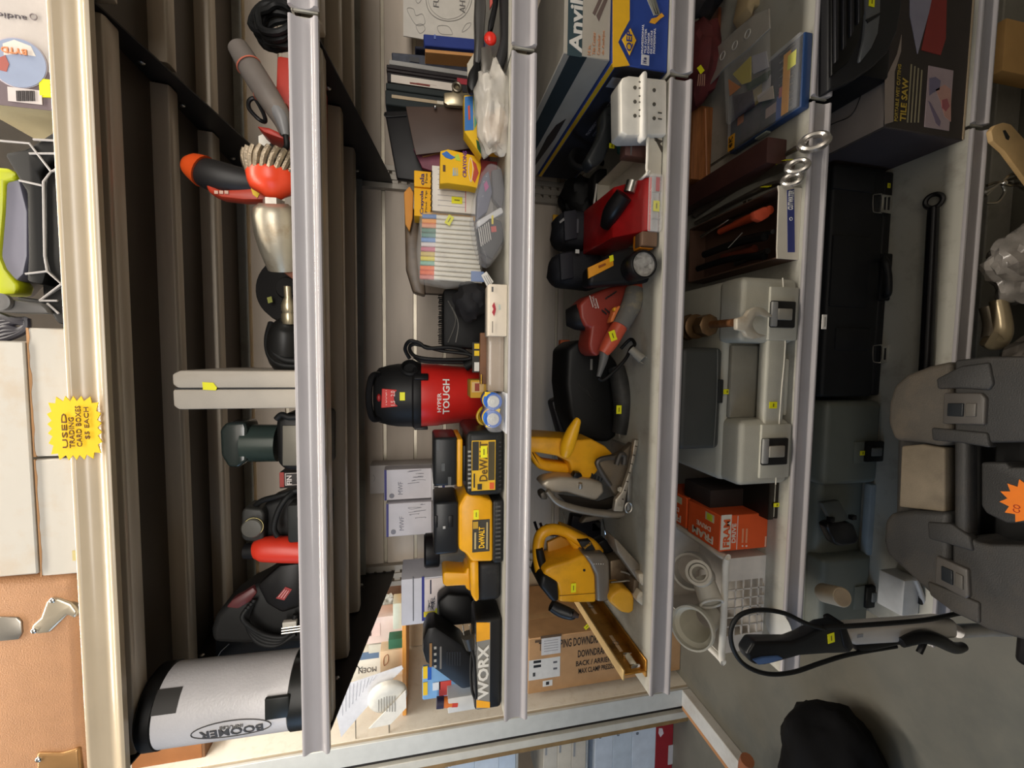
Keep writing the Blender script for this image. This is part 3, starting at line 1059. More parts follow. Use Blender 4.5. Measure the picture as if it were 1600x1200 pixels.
pb(t, 'foot_papers', 660, 762, 330, 460, 1.03, 0.03, card(90, 78, 66), 0.002, Z)
bm = new()
prism(bm, tp([(631, 300), (640, 290), (646, 300), (645, 340), (640, 362), (633, 350)], 1.0), 1.0, 1.012, 'xz', 0.003)
single('envelope', 'orange paper envelope bulging behind the two yellow marker boxes', 'envelope', bm, card(206, 140, 60), (at(700, 330, 1.0).x, 1.006, at(665, 330, 1.0).z))

# two yellow pencil boxes, spiral pad, crayon boxes
for i, (v0, v1, lab) in enumerate(((267, 292, 'upper of two yellow marker boxes beside the spiral note pad'), (294, 338, 'lower of two yellow marker boxes beside the spiral note pad, under the other'))):
    lab = ('yellow marker box with dark lettering beside the top of the spiral note pad', 'longer yellow marker box with dark lettering beside the spiral note pad and marker bag')[i]
    t = root('marker_box', lab, 'box', 660, (v0 + v1) / 2, 0.96, Z, 'yellow marker boxes')
    pb(t, 'carton', 647, 670, v0, v1, 0.95, 0.05, card(238, 176, 24), 0.0015, Z)
    tt(t, 'Crayola' if i else 'ola', 656, 663, v0 + 4, v1 - 3, 0.9493, flat(60, 40, 90), bold=0.02)
    tt(t, 'Fine Tip' if i else 'Fine', 664, 668, v0 + 4, v1 - 6, 0.9493, INK)
t = root('note_pad', 'white spiral-bound index pad behind the yellow crayon box', 'note pad', 705, 297, 0.94, Z)
pb(t, 'pages', 675, 748, 262, 332, 0.93, 0.012, flat(226, 220, 210), 0.001, Z)
for i in range(7):
    c = at(674, 272 + i * 9.2, 0.93)
    bm = new()
    ring(bm, c, 0.0055, 0.0011, (0.15, 0, 1), 14, 5)
    t.part('binding_loop', bm, INK, w=True)
for i in range(8):
    tq(t, 'ruled_line', 684, 727, 266 + i * 8, 266.6 + i * 8, 0.9296, flat(170, 166, 170))
tq(t, 'red_margin', 727, 728, 263, 331, 0.9294, flat(206, 110, 110))
stk(t, 714, 313, 0.9285, 0.023, 0.014, 0, True)
t = root('crayon_box', 'yellow crayon box with purple lettering in front of the spiral pad', 'box', 718, 262, 0.88, Z)
tr(t, 'carton', [(688, 236), (700, 233), (750, 245), (752, 262), (746, 294), (735, 291), (700, 286), (687, 287)], 0.88, 0.03, card(244, 190, 24), 0.0015)
pb(t, 'stand', 735, 768, 250, 288, 0.885, 0.025, card(150, 60, 60), 0.001, Z)
tt(t, 'CRAYONS', 723, 729, 236, 277, 0.8793, flat(110, 50, 130), bold=0.02)
tr(t, 'print', [(690, 240), (698, 236), (705, 242), (712, 246), (705, 249), (696, 246)], 0.8792, 0.001, flat(50, 110, 190), 0)
tr(t, 'print', [(710, 244), (716, 240), (720, 252), (712, 250)], 0.8792, 0.001, flat(190, 210, 60), 0)
for i in range(3):
    tr(t, 'crayon_print', [(708 + i * 3, 262), (709 + i * 3, 262), (710 + i * 3, 274), (707 + i * 3, 275)], 0.8792, 0.001, flat(150 + 20 * i, 180, 200 - 30 * i), 0)
tb(t, 'print_ring', [(735, 246, 0.879), (739, 262, 0.879), (736, 284, 0.879), (732, 266, 0.879)], 0.0008, flat(240, 220, 200), 5, 5, closed=True)
tr(t, 'print', [(738, 250), (744, 256), (748, 270), (742, 286), (738, 280), (741, 264)], 0.8792, 0.001, flat(190, 70, 50), 0)
tq(t, 'hang_hole', 692, 696, 258, 268, 0.8792, flat(90, 60, 30))
t = root('crayon_box', 'small crayon box with a blue face and yellow side under the clipboard clip', 'box', 742, 190, 0.83, Z)
tr(t, 'carton', [(725, 149), (746, 148), (752, 188), (760, 229), (752, 243), (726, 206)], 0.84, 0.03, card(238, 190, 30), 0.001)
tr(t, 'blue_face', [(726, 151), (739, 150), (740, 203), (726, 204)], 0.8392, 0.001, flat(54, 120, 190), 0)
tr(t, 'green_face', [(740, 150), (745, 150), (746, 190), (741, 203)], 0.8392, 0.001, flat(110, 180, 150), 0)
tr(t, 'red_print', [(731, 166), (734, 164), (735, 186), (732, 188)], 0.8386, 0.001, flat(206, 80, 50), 0)
tr(t, 'green_print', [(744, 218), (752, 224), (759, 230), (752, 241), (746, 232)], 0.8388, 0.001, flat(30, 90, 50), 0)
tt(t, 'Crayola', 746, 752, 178, 208, 0.8386, flat(110, 60, 60), bold=0.01)
pb(t, 'stand', 750, 790, 190, 238, 0.85, 0.02, card(226, 180, 40), 0.001, Z)

# folders and books --------------------------------------------------
def book(name, label, cat, u0, v0, v1, y, dep, m, b=0.002, lean=0.0, group='folders and books stood on edge'):
    t = root(name, label, cat, 740, (v0 + v1) / 2, y, Z, group)
    cx, z, w, h = px(u0, 740, v0, v1, y)
    top = z + h
    bm = new()
    M = Matrix.Translation((cx, 0, Z)) @ Matrix.Rotation(lean, 4, 'Y') @ Matrix.Translation((-cx, 0, -Z))
    box(bm, cx - w / 2, cx + w / 2, y, y + dep, Z, top, b, 1, M)
    t.part('cover', bm, m, w=True)
    return t


BN = 'folders and books stood on edge'
t = book('book', 'blue booklet standing in front of the coloring poster', 'book', 662, 52, 70, 1.08, 0.2, card(36, 56, 130), lean=-0.07)
tt(t, 'VARIOUS', 677, 682, 54, 61, 1.0785, flat(90, 110, 170))
t = book('book', 'dark blue booklet edge beside the bright blue booklet', 'book', 648, 70.6, 75, 1.09, 0.2, card(26, 28, 46), lean=-0.07)
t = book('envelope', 'tan envelope edge between blue booklet and patterned binder', 'envelope', 664, 75.5, 80.5, 1.06, 0.18, card(196, 140, 82), 0.0004, lean=-0.07)
t = book('binder', 'blue-grey patterned binder below the blue booklets', 'binder', 612, 81, 101.5, 1.1, 0.2, mat((54, 58, 70), 0.5, var=0.4, scale=60), lean=-0.07)
tq(t, 'label', 640, 655, 90, 97, 1.0985, flat(60, 60, 62))
t = book('folder', 'clear plastic folder, silvery along its edge', 'folder', 608, 103, 110, 1.08, 0.2, mat((180, 178, 174), 0.15, alpha=0.7), 0.0005)
t = book('folder', 'black plastic folder under the clear one', 'folder', 604, 110.5, 116, 1.07, 0.2, plast(40, 30, 32), 0.001)
t = book('folder', 'second black folder, above the white-labelled book', 'folder', 604, 116.5, 121, 1.07, 0.2, plast(44, 34, 36), 0.001)
t = book('book', 'black book with a white spine label and red corner', 'book', 605, 121.5, 137, 1.06, 0.2, card(34, 30, 32))
tq(t, 'spine_label', 611, 715, 124, 136, 1.0595, flat(206, 196, 184))
tq(t, 'red_corner', 714, 732, 123, 132, 1.0593, flat(150, 30, 44))
tt(t, 'MERCK MANUALS Library', 640, 682, 131, 134, 1.0589, flat(170, 90, 80))
tq(t, 'spine_mark', 617, 620, 132, 135, 1.0589, INK)
t = book('binder', 'dark green binder directly under the white-labelled book', 'binder', 603, 138, 148, 1.05, 0.2, card(30, 38, 38))
t = book('binder', 'dark green binder holding tan pages', 'binder', 602, 149, 172, 1.05, 0.2, card(28, 36, 37))
tq(t, 'page_edges', 612, 700, 154, 159, 1.0492, flat(170, 152, 124))
t = root('portfolio_case', 'large black leather portfolio leaning against the upright', 'portfolio', 640, 225, 1.02, Z, BN)
tr(t, 'cover', [(601, 173), (635, 172), (700, 175), (760, 195), (760, 290), (720, 290), (650, 282), (620, 278), (612, 235)], 1.02, 0.02, plast(24, 22, 23, rough=0.5), 0.004)
tb(t, 'zip_edge', [(602, 176, 1.018), (604, 182, 1.018), (635, 180, 1.018)], 0.002, plast(40, 38, 38), 6)
t = root('clipboard', 'brown hardboard clipboard with a large steel clip', 'clipboard', 680, 205, 0.97, Z, BN)
tr(t, 'board', [(634, 166), (728, 168), (764, 180), (764, 236), (736, 232), (650, 242), (646, 226)], 0.97, 0.004, mat((66, 47, 37), 0.5, var=0.12), 0.001)
tr(t, 'clip', [(694, 144), (706, 143), (708, 130), (716, 128), (722, 132), (723, 144), (735, 144), (737, 154), (724, 166), (700, 164), (693, 160)], 0.955, 0.012, mat((170, 158, 132), 0.3, 0.9), 0.003)
bm = new()
ring(bm, at(714, 136, 0.953), 0.0085, 0.003, (0, 1, 0), 20)
t.part('hang_eye', bm, mat((120, 112, 98), 0.35, 0.8), w=True)
bm = new()
for u, v in ((716, 166), (680, 167)):
    ball(bm, at(u, v, 0.962), 0.004, 10)
t.part('rivet', bm, STEEL, w=True)
pb(t, 'papers', 683, 740, 161, 166, 0.976, 0.02, flat(200, 190, 170), 0, None)
t = root('coloring_book', 'maroon and purple book cover tilted under the clipboard edge', 'book', 700, 250, 0.98, Z, BN)
tr(t, 'cover', [(646, 232), (690, 236), (738, 226), (750, 250), (745, 290), (660, 262)], 0.99, 0.012, mat((118, 56, 76), 0.6, var=0.3, scale=30), 0.001)
tb(t, 'tan_edge', [(660, 245, 0.988), (700, 236, 0.988), (738, 226, 0.988)], 0.002, card(150, 106, 64), 6, 3)
pb(t, 'stand', 740, 760, 232, 288, 0.99, 0.03, card(110, 60, 70), 0.001, Z)

# coloring poster leaning on the wall
t = root('poster', 'white line-art poster with large outlined lettering, leaning at the back wall', 'poster', 690, 20, 1.25, Z)
y = 1.24
pb(t, 'sheet', 630, 752, -60, 66, y, 0.003, flat(206, 200, 190), 0, Z)
bm = new()
ring_pts = [(664, -20), (668, 12), (682, 28), (704, 33), (724, 26), (736, 6), (738, -20)]
tb(t, 'drawn_outline', [(u, v, y - 0.0008) for u, v in ring_pts], 0.0008, flat(120, 116, 112), 5)
tb(t, 'drawn_outline', [(u + (3 if u < 700 else -3), v - 3, y - 0.0008) for u, v in ring_pts], 0.0005, flat(140, 136, 132), 5)
tt(t, 'FULL', 677, 686, -22, 11, y - 0.0008, flat(110, 106, 104))
tt(t, 'AHEAD', 718, 727, -26, 20, y - 0.0008, flat(110, 106, 104))
for i, sh in enumerate(([(636, 14), (646, 14), (650, 24), (660, 22), (664, 36), (654, 40), (646, 34)], [(650, 40), (656, 52), (664, 46), (660, 38)], [(684, 41), (700, 41), (707, 52), (703, 54), (688, 52)],
                       [(722, 50), (732, 44), (736, 36), (728, 38)], [(650, 0), (654, 5), (660, -4)])):
    tb(t, 'drawn_outline', [(u, v, y - 0.0008) for u, v in sh], 0.0006, flat(150, 146, 142), 5, 5, closed=True)

# loppers and grey case at the frame's upper edge
t = root('lopping_shears', 'grey and black folding pruners with a round red button', 'pruners', 765, 60, 0.82, Z)
tr(t, 'grip', [(744, -30), (758, -30), (760, 10), (757, 50), (757, 80), (749, 100), (741, 96), (743, 60), (742, 20)], 0.80, 0.025, plast(74, 72, 70, rough=0.35), 0.005)
tr(t, 'grip', [(772, -30), (782, -30), (779, 5), (772, 40), (762, 55), (764, 30), (770, 5)], 0.80, 0.02, plast(30, 30, 32, rough=0.3), 0.004)
tr(t, 'jaw', [(751, 72), (768, 70), (772, 100), (765, 128), (757, 134), (750, 128), (752, 100)], 0.795, 0.016, mat((120, 116, 110), 0.35, 0.6), 0.004)
tr(t, 'jaw', [(732, 112), (744, 92), (752, 100), (752, 120), (748, 140), (736, 142), (730, 132)], 0.80, 0.02, plast(32, 33, 33, rough=0.35), 0.005)
bm = new()
lathe(bm, [(0.0, 0.008), (0.007, 0.007), (0.0105, 0.004), (0.0115, 0)], at(766, 61, 0.797), (0, -1, 0), 24)
t.part('button', bm, plast(226, 44, 30, rough=0.3), w=True)
tr(t, 'red_strip', [(765, -30), (769, -30), (770, 4), (766, 12)], 0.796, 0.008, flat(200, 90, 80), 0.001)
bm = new()
lathe(bm, [(0.004, 0.002), (0.004, 0)], at(761, 114, 0.794), (0, -1, 0), 12)
t.part('pivot', bm, STEEL, w=True)
t = root('tool_sheath', 'black slim tool sheath standing on the shelf edge under the red button', 'sheath', 785, 50, 0.79, Z)
tr(t, 'sheath', [(783, -30), (796, -30), (796, 70), (788, 104), (775, 107), (776, 85), (784, 55)], 0.785, 0.025, plast(48, 46, 48, rough=0.5), 0.005)
t = root('paper_card', 'cream card edge behind the black pruner jaw', 'card', 735, 105, 0.95, Z)
tr(t, 'card', [(730, 100), (741, 82), (775, 90), (775, 140), (731, 130)], 0.95, 0.004, flat(206, 198, 180), 0)

# clear bags
bm = new()
crumple(bm, at(772, 175, 0.80), (0.075, 0.03, 0.034), 0.35, 2.4, 2, 4)
t = root('plastic_bag', 'crumpled clear and white plastic bag below the pruners', 'bag', 772, 175, 0.80, Z)
t.part('bag', bm, mat((222, 216, 206), 0.22, alpha=0.55, var=0.15, bump=0.8, bscale=26), w=True)
bm = new()
crumple(bm, at(776, 200, 0.805), (0.03, 0.02, 0.024), 0.4, 2.4, 5)
t.part('contents', bm, flat(210, 180, 150), w=True)
t = root('plastic_bag', 'clear bag of dark packets and silver pieces on the shelf edge', 'bag', 768, 330, 0.80, Z)
bm = new()
prism(bm, tp([(752, 268), (765, 250), (785, 258), (792, 300), (793, 360), (785, 392), (766, 415), (752, 404), (742, 372), (737, 340), (742, 300)], 0.795), 0.795, 0.85, 'xz', 0.016, 4)
t.part('bag', bm, mat((226, 226, 230), 0.06, alpha=0.16, var=0.0, bump=1.0, bscale=34), w=True)
for (pts, col) in (([(745, 305), (754, 275), (764, 265), (770, 300), (762, 330), (744, 345)], (92, 94, 112)), ([(745, 360), (764, 338), (784, 345), (788, 375), (770, 405), (752, 395)], (40, 40, 42)),
                   ([(768, 265), (784, 262), (790, 300), (784, 326), (770, 310)], (70, 68, 72)), ([(744, 345), (784, 322), (788, 332), (746, 356)], (206, 206, 208))):
    tr(t, 'packet', pts, 0.81, 0.02, flat(*col), 0.004)
tr(t, 'red_print', [(756, 288), (760, 282), (764, 292), (758, 300)], 0.8085, 0.001, flat(170, 70, 130), 0)
tr(t, 'yellow_print', [(768, 337), (771, 336), (771, 350), (768, 350)], 0.8085, 0.001, flat(226, 206, 60), 0)
tr(t, 'red_print', [(767, 354), (775, 353), (776, 362), (768, 363)], 0.8085, 0.001, flat(190, 70, 60), 0)
for i in range(6):
    tb(t, 'printed_line', [(748 + i * 3, 357 - i * 2, 0.8085), (752 + i * 3, 385 - i * 2, 0.8085)], 0.0012, flat(190, 186, 180), 5, 1)
# ================================================================== shelf with the yellow saws
Z = ZT[3]


def q(z, ox, oy, k=5.217):           # pixel points measured on an enlarged crop
    return [(ox + a / k, oy + b / k) for a, b in z]


# tile cutter cartons, one on the other
NAVY = card(30, 62, 142)
y = 0.757
t = root('tile_cutter_box', 'blue and yellow tile cutter carton with a yellow diamond emblem, at the shelf edge', 'box', 1000, 60, y, Z)
cx, z, w, h = px(957, 1045, -110, 106, y)
ztop = at(957, 60, y).z
bm = new()
box(bm, cx - w / 2, cx + w / 2, y, y + 0.5, Z, ztop, 0.0015, 1)
t.part('carton', bm, NAVY, w=True)
xl = cx - w / 2
bm = new()
slab(bm, Vector((xl, y + 0.25, Z + (ztop - Z) / 2 - 0.004)), -Y3, Z3, 0.496, ztop - Z - 0.016, 0.0008)
t.part('dark_side', bm, card(34, 34, 44), w=True)
tr(t, 'yellow_panel', [(957.5, -100), (984, -100), (984, 31), (971, 55), (966, 66), (975, 84), (984, 102), (957.5, 105)], y - 0.0012, 0.0012, flat(232, 178, 30), 0)
bm = new()
slab(bm, Vector((xl, y + 0.25, ztop - 0.005)), -Y3, Z3, 0.498, 0.009, 0.001)
t.part('yellow_stripe', bm, flat(232, 184, 40), w=True)
tr(t, 'emblem_border', [(985, 40), (996.5, 63), (984, 90.5), (969.5, 61)], y - 0.0022, 0.001, flat(40, 50, 120), 0)
tr(t, 'emblem', [(985, 44), (994, 63), (984, 86), (972, 61)], y - 0.0032, 0.001, flat(236, 184, 36), 0)
tt(t, 'QEP', 978.5, 989, 48, 80, y - 0.0036, flat(40, 50, 120), bold=0.01)
for i, (s_, a) in enumerate((('PROFESSIONAL', 38), ('TILE CUTTER', 45), ('CORTADOR', 51), ('DE LOSETAS', 48), ('PROFESIONAL', 44))):
    tt(t, s_, 1002.5 + i * 4.6, 1005.5 + i * 4.6, a, 84, y - 0.0012, flat(214, 214, 224), bold=0.01)
tq(t, 'size_label', 1002, 1014, 86, 102, y - 0.0008, flat(206, 206, 212))
tt(t, '14 in', 1004, 1010, 90, 99, y - 0.0018, flat(40, 50, 110))
for i in range(3):
    tr(t, 'cutter_picture', [(1003 + i * 6, -20), (1007 + i * 6, -20), (1026 + i * 3, 22), (1022 + i * 3, 24)], y - 0.001, 0.001, flat(150 - 20 * i, 150 - 20 * i, 140 - 20 * i), 0)
tr(t, 'cutter_picture', [(1034, 20), (1038, 25), (1032, 29), (1024, 37), (1015, 35), (1018, 29), (1026, 27)], y - 0.0014, 0.001, flat(226, 160, 40), 0)
for i, s_ in enumerate(('PROFESSIONAL TILE CUTTER', 'CORTADOR DE LOSETAS')):
    t.text(s_, (xl - 0.0012, y + 0.17, Z + 0.062 - i * 0.017), -Y3, Z3, 0.15, 0.008, flat(120, 120, 132), w=True)
bm = new()
slab(bm, Vector((xl - 0.0006, y + 0.05, ztop - 0.028)), -Y3, Z3, 0.03, 0.02, 0.0006)
t.part('side_label', bm, flat(150, 150, 156), w=True)

y2 = 0.765
TEAL = card(52, 72, 78)
t = Thing('tile_cutter_box', 'grey and dark teal tile cutter carton with white lettering, on the blue and yellow one', 'box', (cx, y2, ztop + 0.0005))
cx, z, w, h = px(881, 957, -110, 89, y2)
zt2 = at(881, 60, y2).z
GR = card(186, 178, 164)
bm = new()
box(bm, cx - w / 2, cx + w / 2, y2, y2 + 0.54, ztop + 0.0005, zt2, 0.0015, 1)
t.part('carton', bm, GR, w=True)
xl = cx - w / 2
hh = zt2 - ztop
tq(t, 'teal_band', 888, 911, -100, 88.5, y2 - 0.0002, TEAL)
tt(t, 'Anvil', 890, 910, 0, 82, y2 - 0.0014, flat(226, 222, 214), bold=0.03)
for i, (s_, v0) in enumerate((('14 in.', 70), ('Tile Cutter', 50), ('Cortador', 54), ('de Azulejos', 48))):
    tt(t, s_, 918 + i * 7.5, 923 + i * 7.5, v0, 86, y2 - 0.001, flat(222, 160, 120))
for pts in ([(926, 20), (930, 24), (950, -20), (944, -20)], [(932, 24), (936, 33), (938, 28), (952, -6), (948, -10)]):
    tr(t, 'cutter_picture', pts, y2 - 0.001, 0.0008, flat(110, 92, 86), 0)
bm = new()
slab(bm, Vector((xl, y2 + 0.27, zt2 - hh * 0.32)), -Y3, Z3, 0.538, hh * 0.36, 0.0008)
t.part('teal_side', bm, card(44, 56, 60), w=True)
bm = new()
prism(bm, [(0.20, 0.016), (0.23, 0.03), (0.29, 0.035), (0.46, 0.03), (0.5, 0.034), (0.5, 0.026), (0.4, 0.02), (0.29, 0.014)], xl - 0.0012, xl, 'yz', M=Matrix.Translation((0, y2, ztop)))
t.part('side_picture', bm, flat(52, 44, 42), w=True)

# white wall tap with six outlets
WH = plast(232, 228, 218, rough=0.35)
t = root('outlet_tap', 'white six-outlet wall tap standing in front of the blue and yellow carton', 'outlet tap', 1035, 160, 0.75, Z)
y = 0.752
tr(t, 'housing', [(973, 121), (983, 118), (1040, 124), (1042, 128), (1042, 210), (980, 211), (971, 206), (970, 128)], y, 0.045, WH, 0.006, seg=3)
tr(t, 'centre_flange', [(1004, 112), (1009, 109), (1012, 113), (1012, 214), (1008, 218), (1003, 214)], y - 0.008, 0.02, plast(236, 233, 226, rough=0.3), 0.003)
for j, (u, dv, ss) in enumerate(((992, 0, 1), (1022, 4, 0))):
    for i in range(3):
        v = 137 + i * 22 + dv
        bm = new()
        lathe(bm, [(0.0034, 0.0008), (0.0034, 0)], at(u, v, y - 0.0005), (0, -1, 0), 12)
        t.part('ground_hole', bm, flat(90, 86, 78), w=True)
        if ss or i == 2:
            for dd in (-4.5, 5):
                tq(t, 'slot', u + 6, u + 12, v + dd - 5, v + dd - 3.2, y - 0.0006, flat(90, 86, 78))
# basket beside it
t = root('storage_basket', 'white slotted plastic basket holding a brown block beside the six-outlet tap', 'basket', 1040, 240, 0.77, Z)
BK = plast(214, 208, 194, rough=0.4)
cx, z, w, h = px(1012, 1045, 213, 276, 0.765)
zb2 = at(1010, 240, 0.765).z
x0, x1 = cx - w / 2, cx + w / 2
bm = new()
box(bm, x0, x1, 0.765, 0.7675, Z, zb2, 0.001, 1)
t.part('front_wall', bm, BK, w=True)
bm = new()
box(bm, x0, x0 + 0.0025, 0.7675, 1.0, Z, zb2, 0.001, 1)
t.part('side_wall', bm, BK, w=True)
bm = new()
box(bm, x1 - 0.0025, x1, 0.7675, 1.0, Z, zb2, 0.001, 1)
t.part('side_wall', bm, BK, w=True)
bm = new()
box(bm, x0, x1, 0.9975, 1.0, Z, zb2, 0.001, 1)
t.part('rear_wall', bm, BK, w=True)
bm = new()
box(bm, x0 + 0.003, x1 - 0.003, 0.768, 0.997, Z, Z + 0.002)
t.part('floor_plate', bm, BK, w=True)
bm = new()
tube(bm, [(x1, 0.762, zb2), (x0 + 0.012, 0.762, zb2), (x0, 0.775, zb2), (x0, 1.0, zb2), (x1, 1.0, zb2)], 0.003, 8, 4)
t.part('rim', bm, plast(232, 228, 218), w=True)
for i, (v0, v1) in enumerate(((214, 232), (222, 246))):
    tr(t, 'slot', [(1014 + 8 * i, v0 - 4), (1018 + 9 * i, v0 - 4), (1030 + 7 * i, v1 - 14), (1036 + 2 * i, v1 - 12), (1032 + 2 * i, v1 - 8), (1020 + 6 * i, v0)], 0.7644, 0.0008, flat(70, 62, 54), 0)
t = root('battery_block', 'small brown square block standing in the white basket', 'block', 990, 236, 0.80, Z + 0.002)
pb(t, 'block', 977, 1003, 223, 244, 0.80, 0.025, mat((112, 76, 68), 0.45, var=0.15), 0.002, Z + 0.002)
tq(t, 'silver_line', 985, 987, 224, 243, 0.7995, STEEL)
bm = new()
crumple(bm, at(985, 222, 0.86) + Vector((0, 0, -0.02)), (0.03, 0.04, 0.045), 0.3, 2.5, 6)
single('rag', 'teal crumpled cloth in the white basket behind the brown block', 'cloth', bm, mat((50, 110, 106), 0.9, var=0.2), (at(985, 222, 0.86).x, 0.86, Z + 0.002))
# black cords
t = root('extension_socket', 'dark grey oval cord socket with three slots beside the outlet tap', 'socket', 955, 190, 0.86, Z)
tr(t, 'housing', [(942, 172), (950, 163), (960, 161), (970, 166), (971, 190), (964, 203), (955, 222), (945, 250), (925, 262), (915, 250), (935, 215), (942, 195)], 0.86, 0.04, plast(62, 64, 66, rough=0.35), 0.008, seg=3)
for u, v in ((949, 180), (952, 188)):
    tr(t, 'slot', [(u, v - 2), (u + 6, v - 1), (u + 6, v + 1), (u, v)], 0.8592, 0.001, INK, 0)
bm = new()
lathe(bm, [(0.003, 0.001), (0.003, 0)], at(960, 187, 0.8595), (0, -1, 0), 10)
t.part('ground_hole', bm, INK, w=True)
tb(t, 'cord', [(925, 258, 0.88), (905, 262, 0.9), (892, 250, 0.93), (902, 235, 1.0), (930, 250, 1.03), (960, 262, 1.06)], 0.007, BLACKR)
stk(t, 956, 228, 0.8585, 0.01, 0.012)
t = root('cord_reel', 'black oval cord box standing behind the white basket', 'cord box', 950, 280, 1.03, Z)
tr(t, 'housing', [(928, 270), (936, 262), (955, 262), (955, 290), (945, 312), (932, 312), (926, 295)], 1.02, 0.04, plast(48, 46, 46), 0.008, seg=3)
pb(t, 'foot', 940, 980, 272, 305, 1.025, 0.03, BLACK, 0.003, Z)
for v in (284, 290):
    tq(t, 'slot', 936, 941, v, v + 1.5, 1.0195, INK)
bm = new()
for k_, (u, v, yy) in enumerate(((905, 306, 1.12), (895, 318, 1.16), (912, 325, 1.12))):
    crumple(bm, at(u, v, yy) + Vector((0, 0, -0.01)), (0.05, 0.04, 0.05), 0.3, 2.2, 20 + k_)
single('cable_heap', 'dark heap of cables behind the basket and the red pack', 'cables', bm, BLACKR, (at(905, 290, 1.1).x, 1.1, Z))
# black pouches
for i, (u0, u1, v0, v1, yy, lab) in enumerate(((873, 935, 322, 384, 0.98, 'black tool pouch with a grey tag, upright behind the red blister pack'), (867, 940, 388, 446, 0.97, 'black tool pouch with a white tag, behind the yellow-panelled flashlight'))):
    t = root('tool_pouch', lab, 'pouch', u1, (v0 + v1) / 2, yy, Z, 'black tool pouches')
    um, vm = (u0 + u1) / 2, (v0 + v1) / 2
    bm = new()
    M = at(um, vm, yy + 0.04)
    cx, zz, w, h = px(u0, u1, v0, v1, yy)
    tmp = new()
    bmesh.ops.create_icosphere(tmp, subdivisions=3, radius=1)
    for v_ in tmp.verts:
        c = v_.co
        c = Vector((math.copysign(abs(c.x) ** 0.6, c.x), math.copysign(abs(c.y) ** 0.6, c.y), math.copysign(abs(c.z) ** 0.6, c.z)))
        c *= 1 + 0.1 * noise.noise(c * 2 + Vector((i * 9, 0, 0)))
        v_.co = c
    tmp.transform(Matrix.Translation((cx, yy + 0.05, (Z + zz + h) / 2)) @ Matrix.Diagonal((w / 2, 0.05, (zz + h - Z) / 2 * 0.98, 1)))
    join(bm, tmp)
    t.part('body', bm, mat((22, 23, 30), 0.75, bump=0.3, bscale=200), w=True)
    tr(t, 'flap', [(u0 + 8, v0 + 8), (u0 + 28, v0 + 5), (u0 + 30, v1 - 12), (u0 + 10, v1 - 8)], yy - 0.004, 0.01, mat((30, 30, 38), 0.7), 0.003)
    if i == 0:
        tr(t, 'tag', [(u0 + 1, v0 + 24), (u0 + 8, v0 + 18), (u0 + 9, v0 + 22), (u0 + 2, v0 + 27)], yy - 0.006, 0.001, flat(130, 128, 126), 0)
        tq(t, 'stitching', u0 + 28, u0 + 31, v0 + 20, v0 + 42, yy - 0.0046, flat(70, 70, 76))
    else:
        tq(t, 'tag', u0 + 32, u0 + 38, v0 + 2, v0 + 8, yy - 0.006, flat(200, 200, 198))
t = root('yellow_ruler', 'yellow flat strip standing at the back between pouch and wall', 'ruler', 868, 355, 1.25, Z)
pb(t, 'strip', 864, 890, 336, 386, 1.25, 0.008, flat(216, 160, 30), 0.001, Z)
# red blister pack
t = root('blister_pack', 'red-backed clear blister pack holding a black tool, with yellow sticker', 'blister pack', 1030, 315, 0.77, Z)
bm = new()
f_ = on(1036, 320, Z + 0.002)
x0, x1 = at(1025, 361, 0.765).x, at(1025, 276, 0.765).x
zt = at(1014, 320, 0.765).z
prism(bm, [(0.768, Z), (0.768, zt), (0.83, zt + 0.045), (0.98, zt + 0.05), (0.98, Z)], x0, x1, 'yz', 0.003)
t.part('backing', bm, mat((164, 24, 26), 0.3, var=0.15, scale=40), w=True)
bm = new()
box(bm, x0, x1, 0.7665, 0.7675, Z + 0.003, zt, 0.0)
t.part('front_strip', bm, mat((206, 206, 206), 0.2, alpha=0.85), w=True)
tq(t, 'red_line', 1014, 1017, 277, 360, 0.7655, flat(214, 40, 34))
tq(t, 'red_print', 1025, 1031, 277, 299, 0.7655, flat(190, 60, 66))
for i in range(3):
    tq(t, 'window_frame', 1018.5, 1036, 300 + i * 21, 301 + i * 21, 0.7655, flat(150, 152, 152))
stk(t, 1025.5, 322, 0.764, 0.02, 0.013)
bm = new()
tube(bm, [(x0 + 0.03, 0.85, zt + 0.05), (x0 + 0.05, 0.82, zt + 0.05), (x1 - 0.028, 0.795, zt + 0.038)], [0.013, 0.019, 0.018], 12)
t.part('packed_tool', bm, plast(36, 33, 34, rough=0.35), w=True)
bm = new()
cyl(bm, (x1 - 0.024, 0.79, zt + 0.03), (x1 - 0.004, 0.785, zt + 0.026), 0.011)
t.part('packed_tool_tip', bm, STEEL, w=True)
bm = new()
box(bm, x0 - 0.004, x1 + 0.002, 0.752, 0.766, Z + 0.001, zt + 0.004, 0.006, 3)
t.part('clear_cover', bm, CLEARHARD, w=True)
# flashlight
t = root('flashlight', 'black flashlight with a yellow side panel and big silver reflector', 'flashlight', 1010, 415, 0.77, Z)
tr(t, 'body', [(921, 418), (960, 392), (985, 385), (1028, 385), (1031, 432), (1018, 440), (990, 442), (920, 447)], 0.80, 0.045, plast(30, 30, 32, rough=0.5), 0.01, seg=3)
c = at(1006, 413, 0.755)
bm = new()
lathe(bm, [(0.026, 0.055), (0.0275, 0.02), (0.0275, 0.0), (0.026, -0.003), (0.0235, -0.003), (0.0235, 0.004)], c, (0, 1, 0), 36)
head = t.part('head', bm, plast(26, 26, 28, rough=0.4), w=True)
bm = new()
lathe(bm, [(0.0236, 0.002), (0.021, 0.006), (0.0185, 0.0065), (0.0155, 0.0105), (0.013, 0.0105), (0.0095, 0.0145), (0.0045, 0.0165), (0.004, 0.010), (0.0, 0.009)], c, (0, 1, 0), 36)
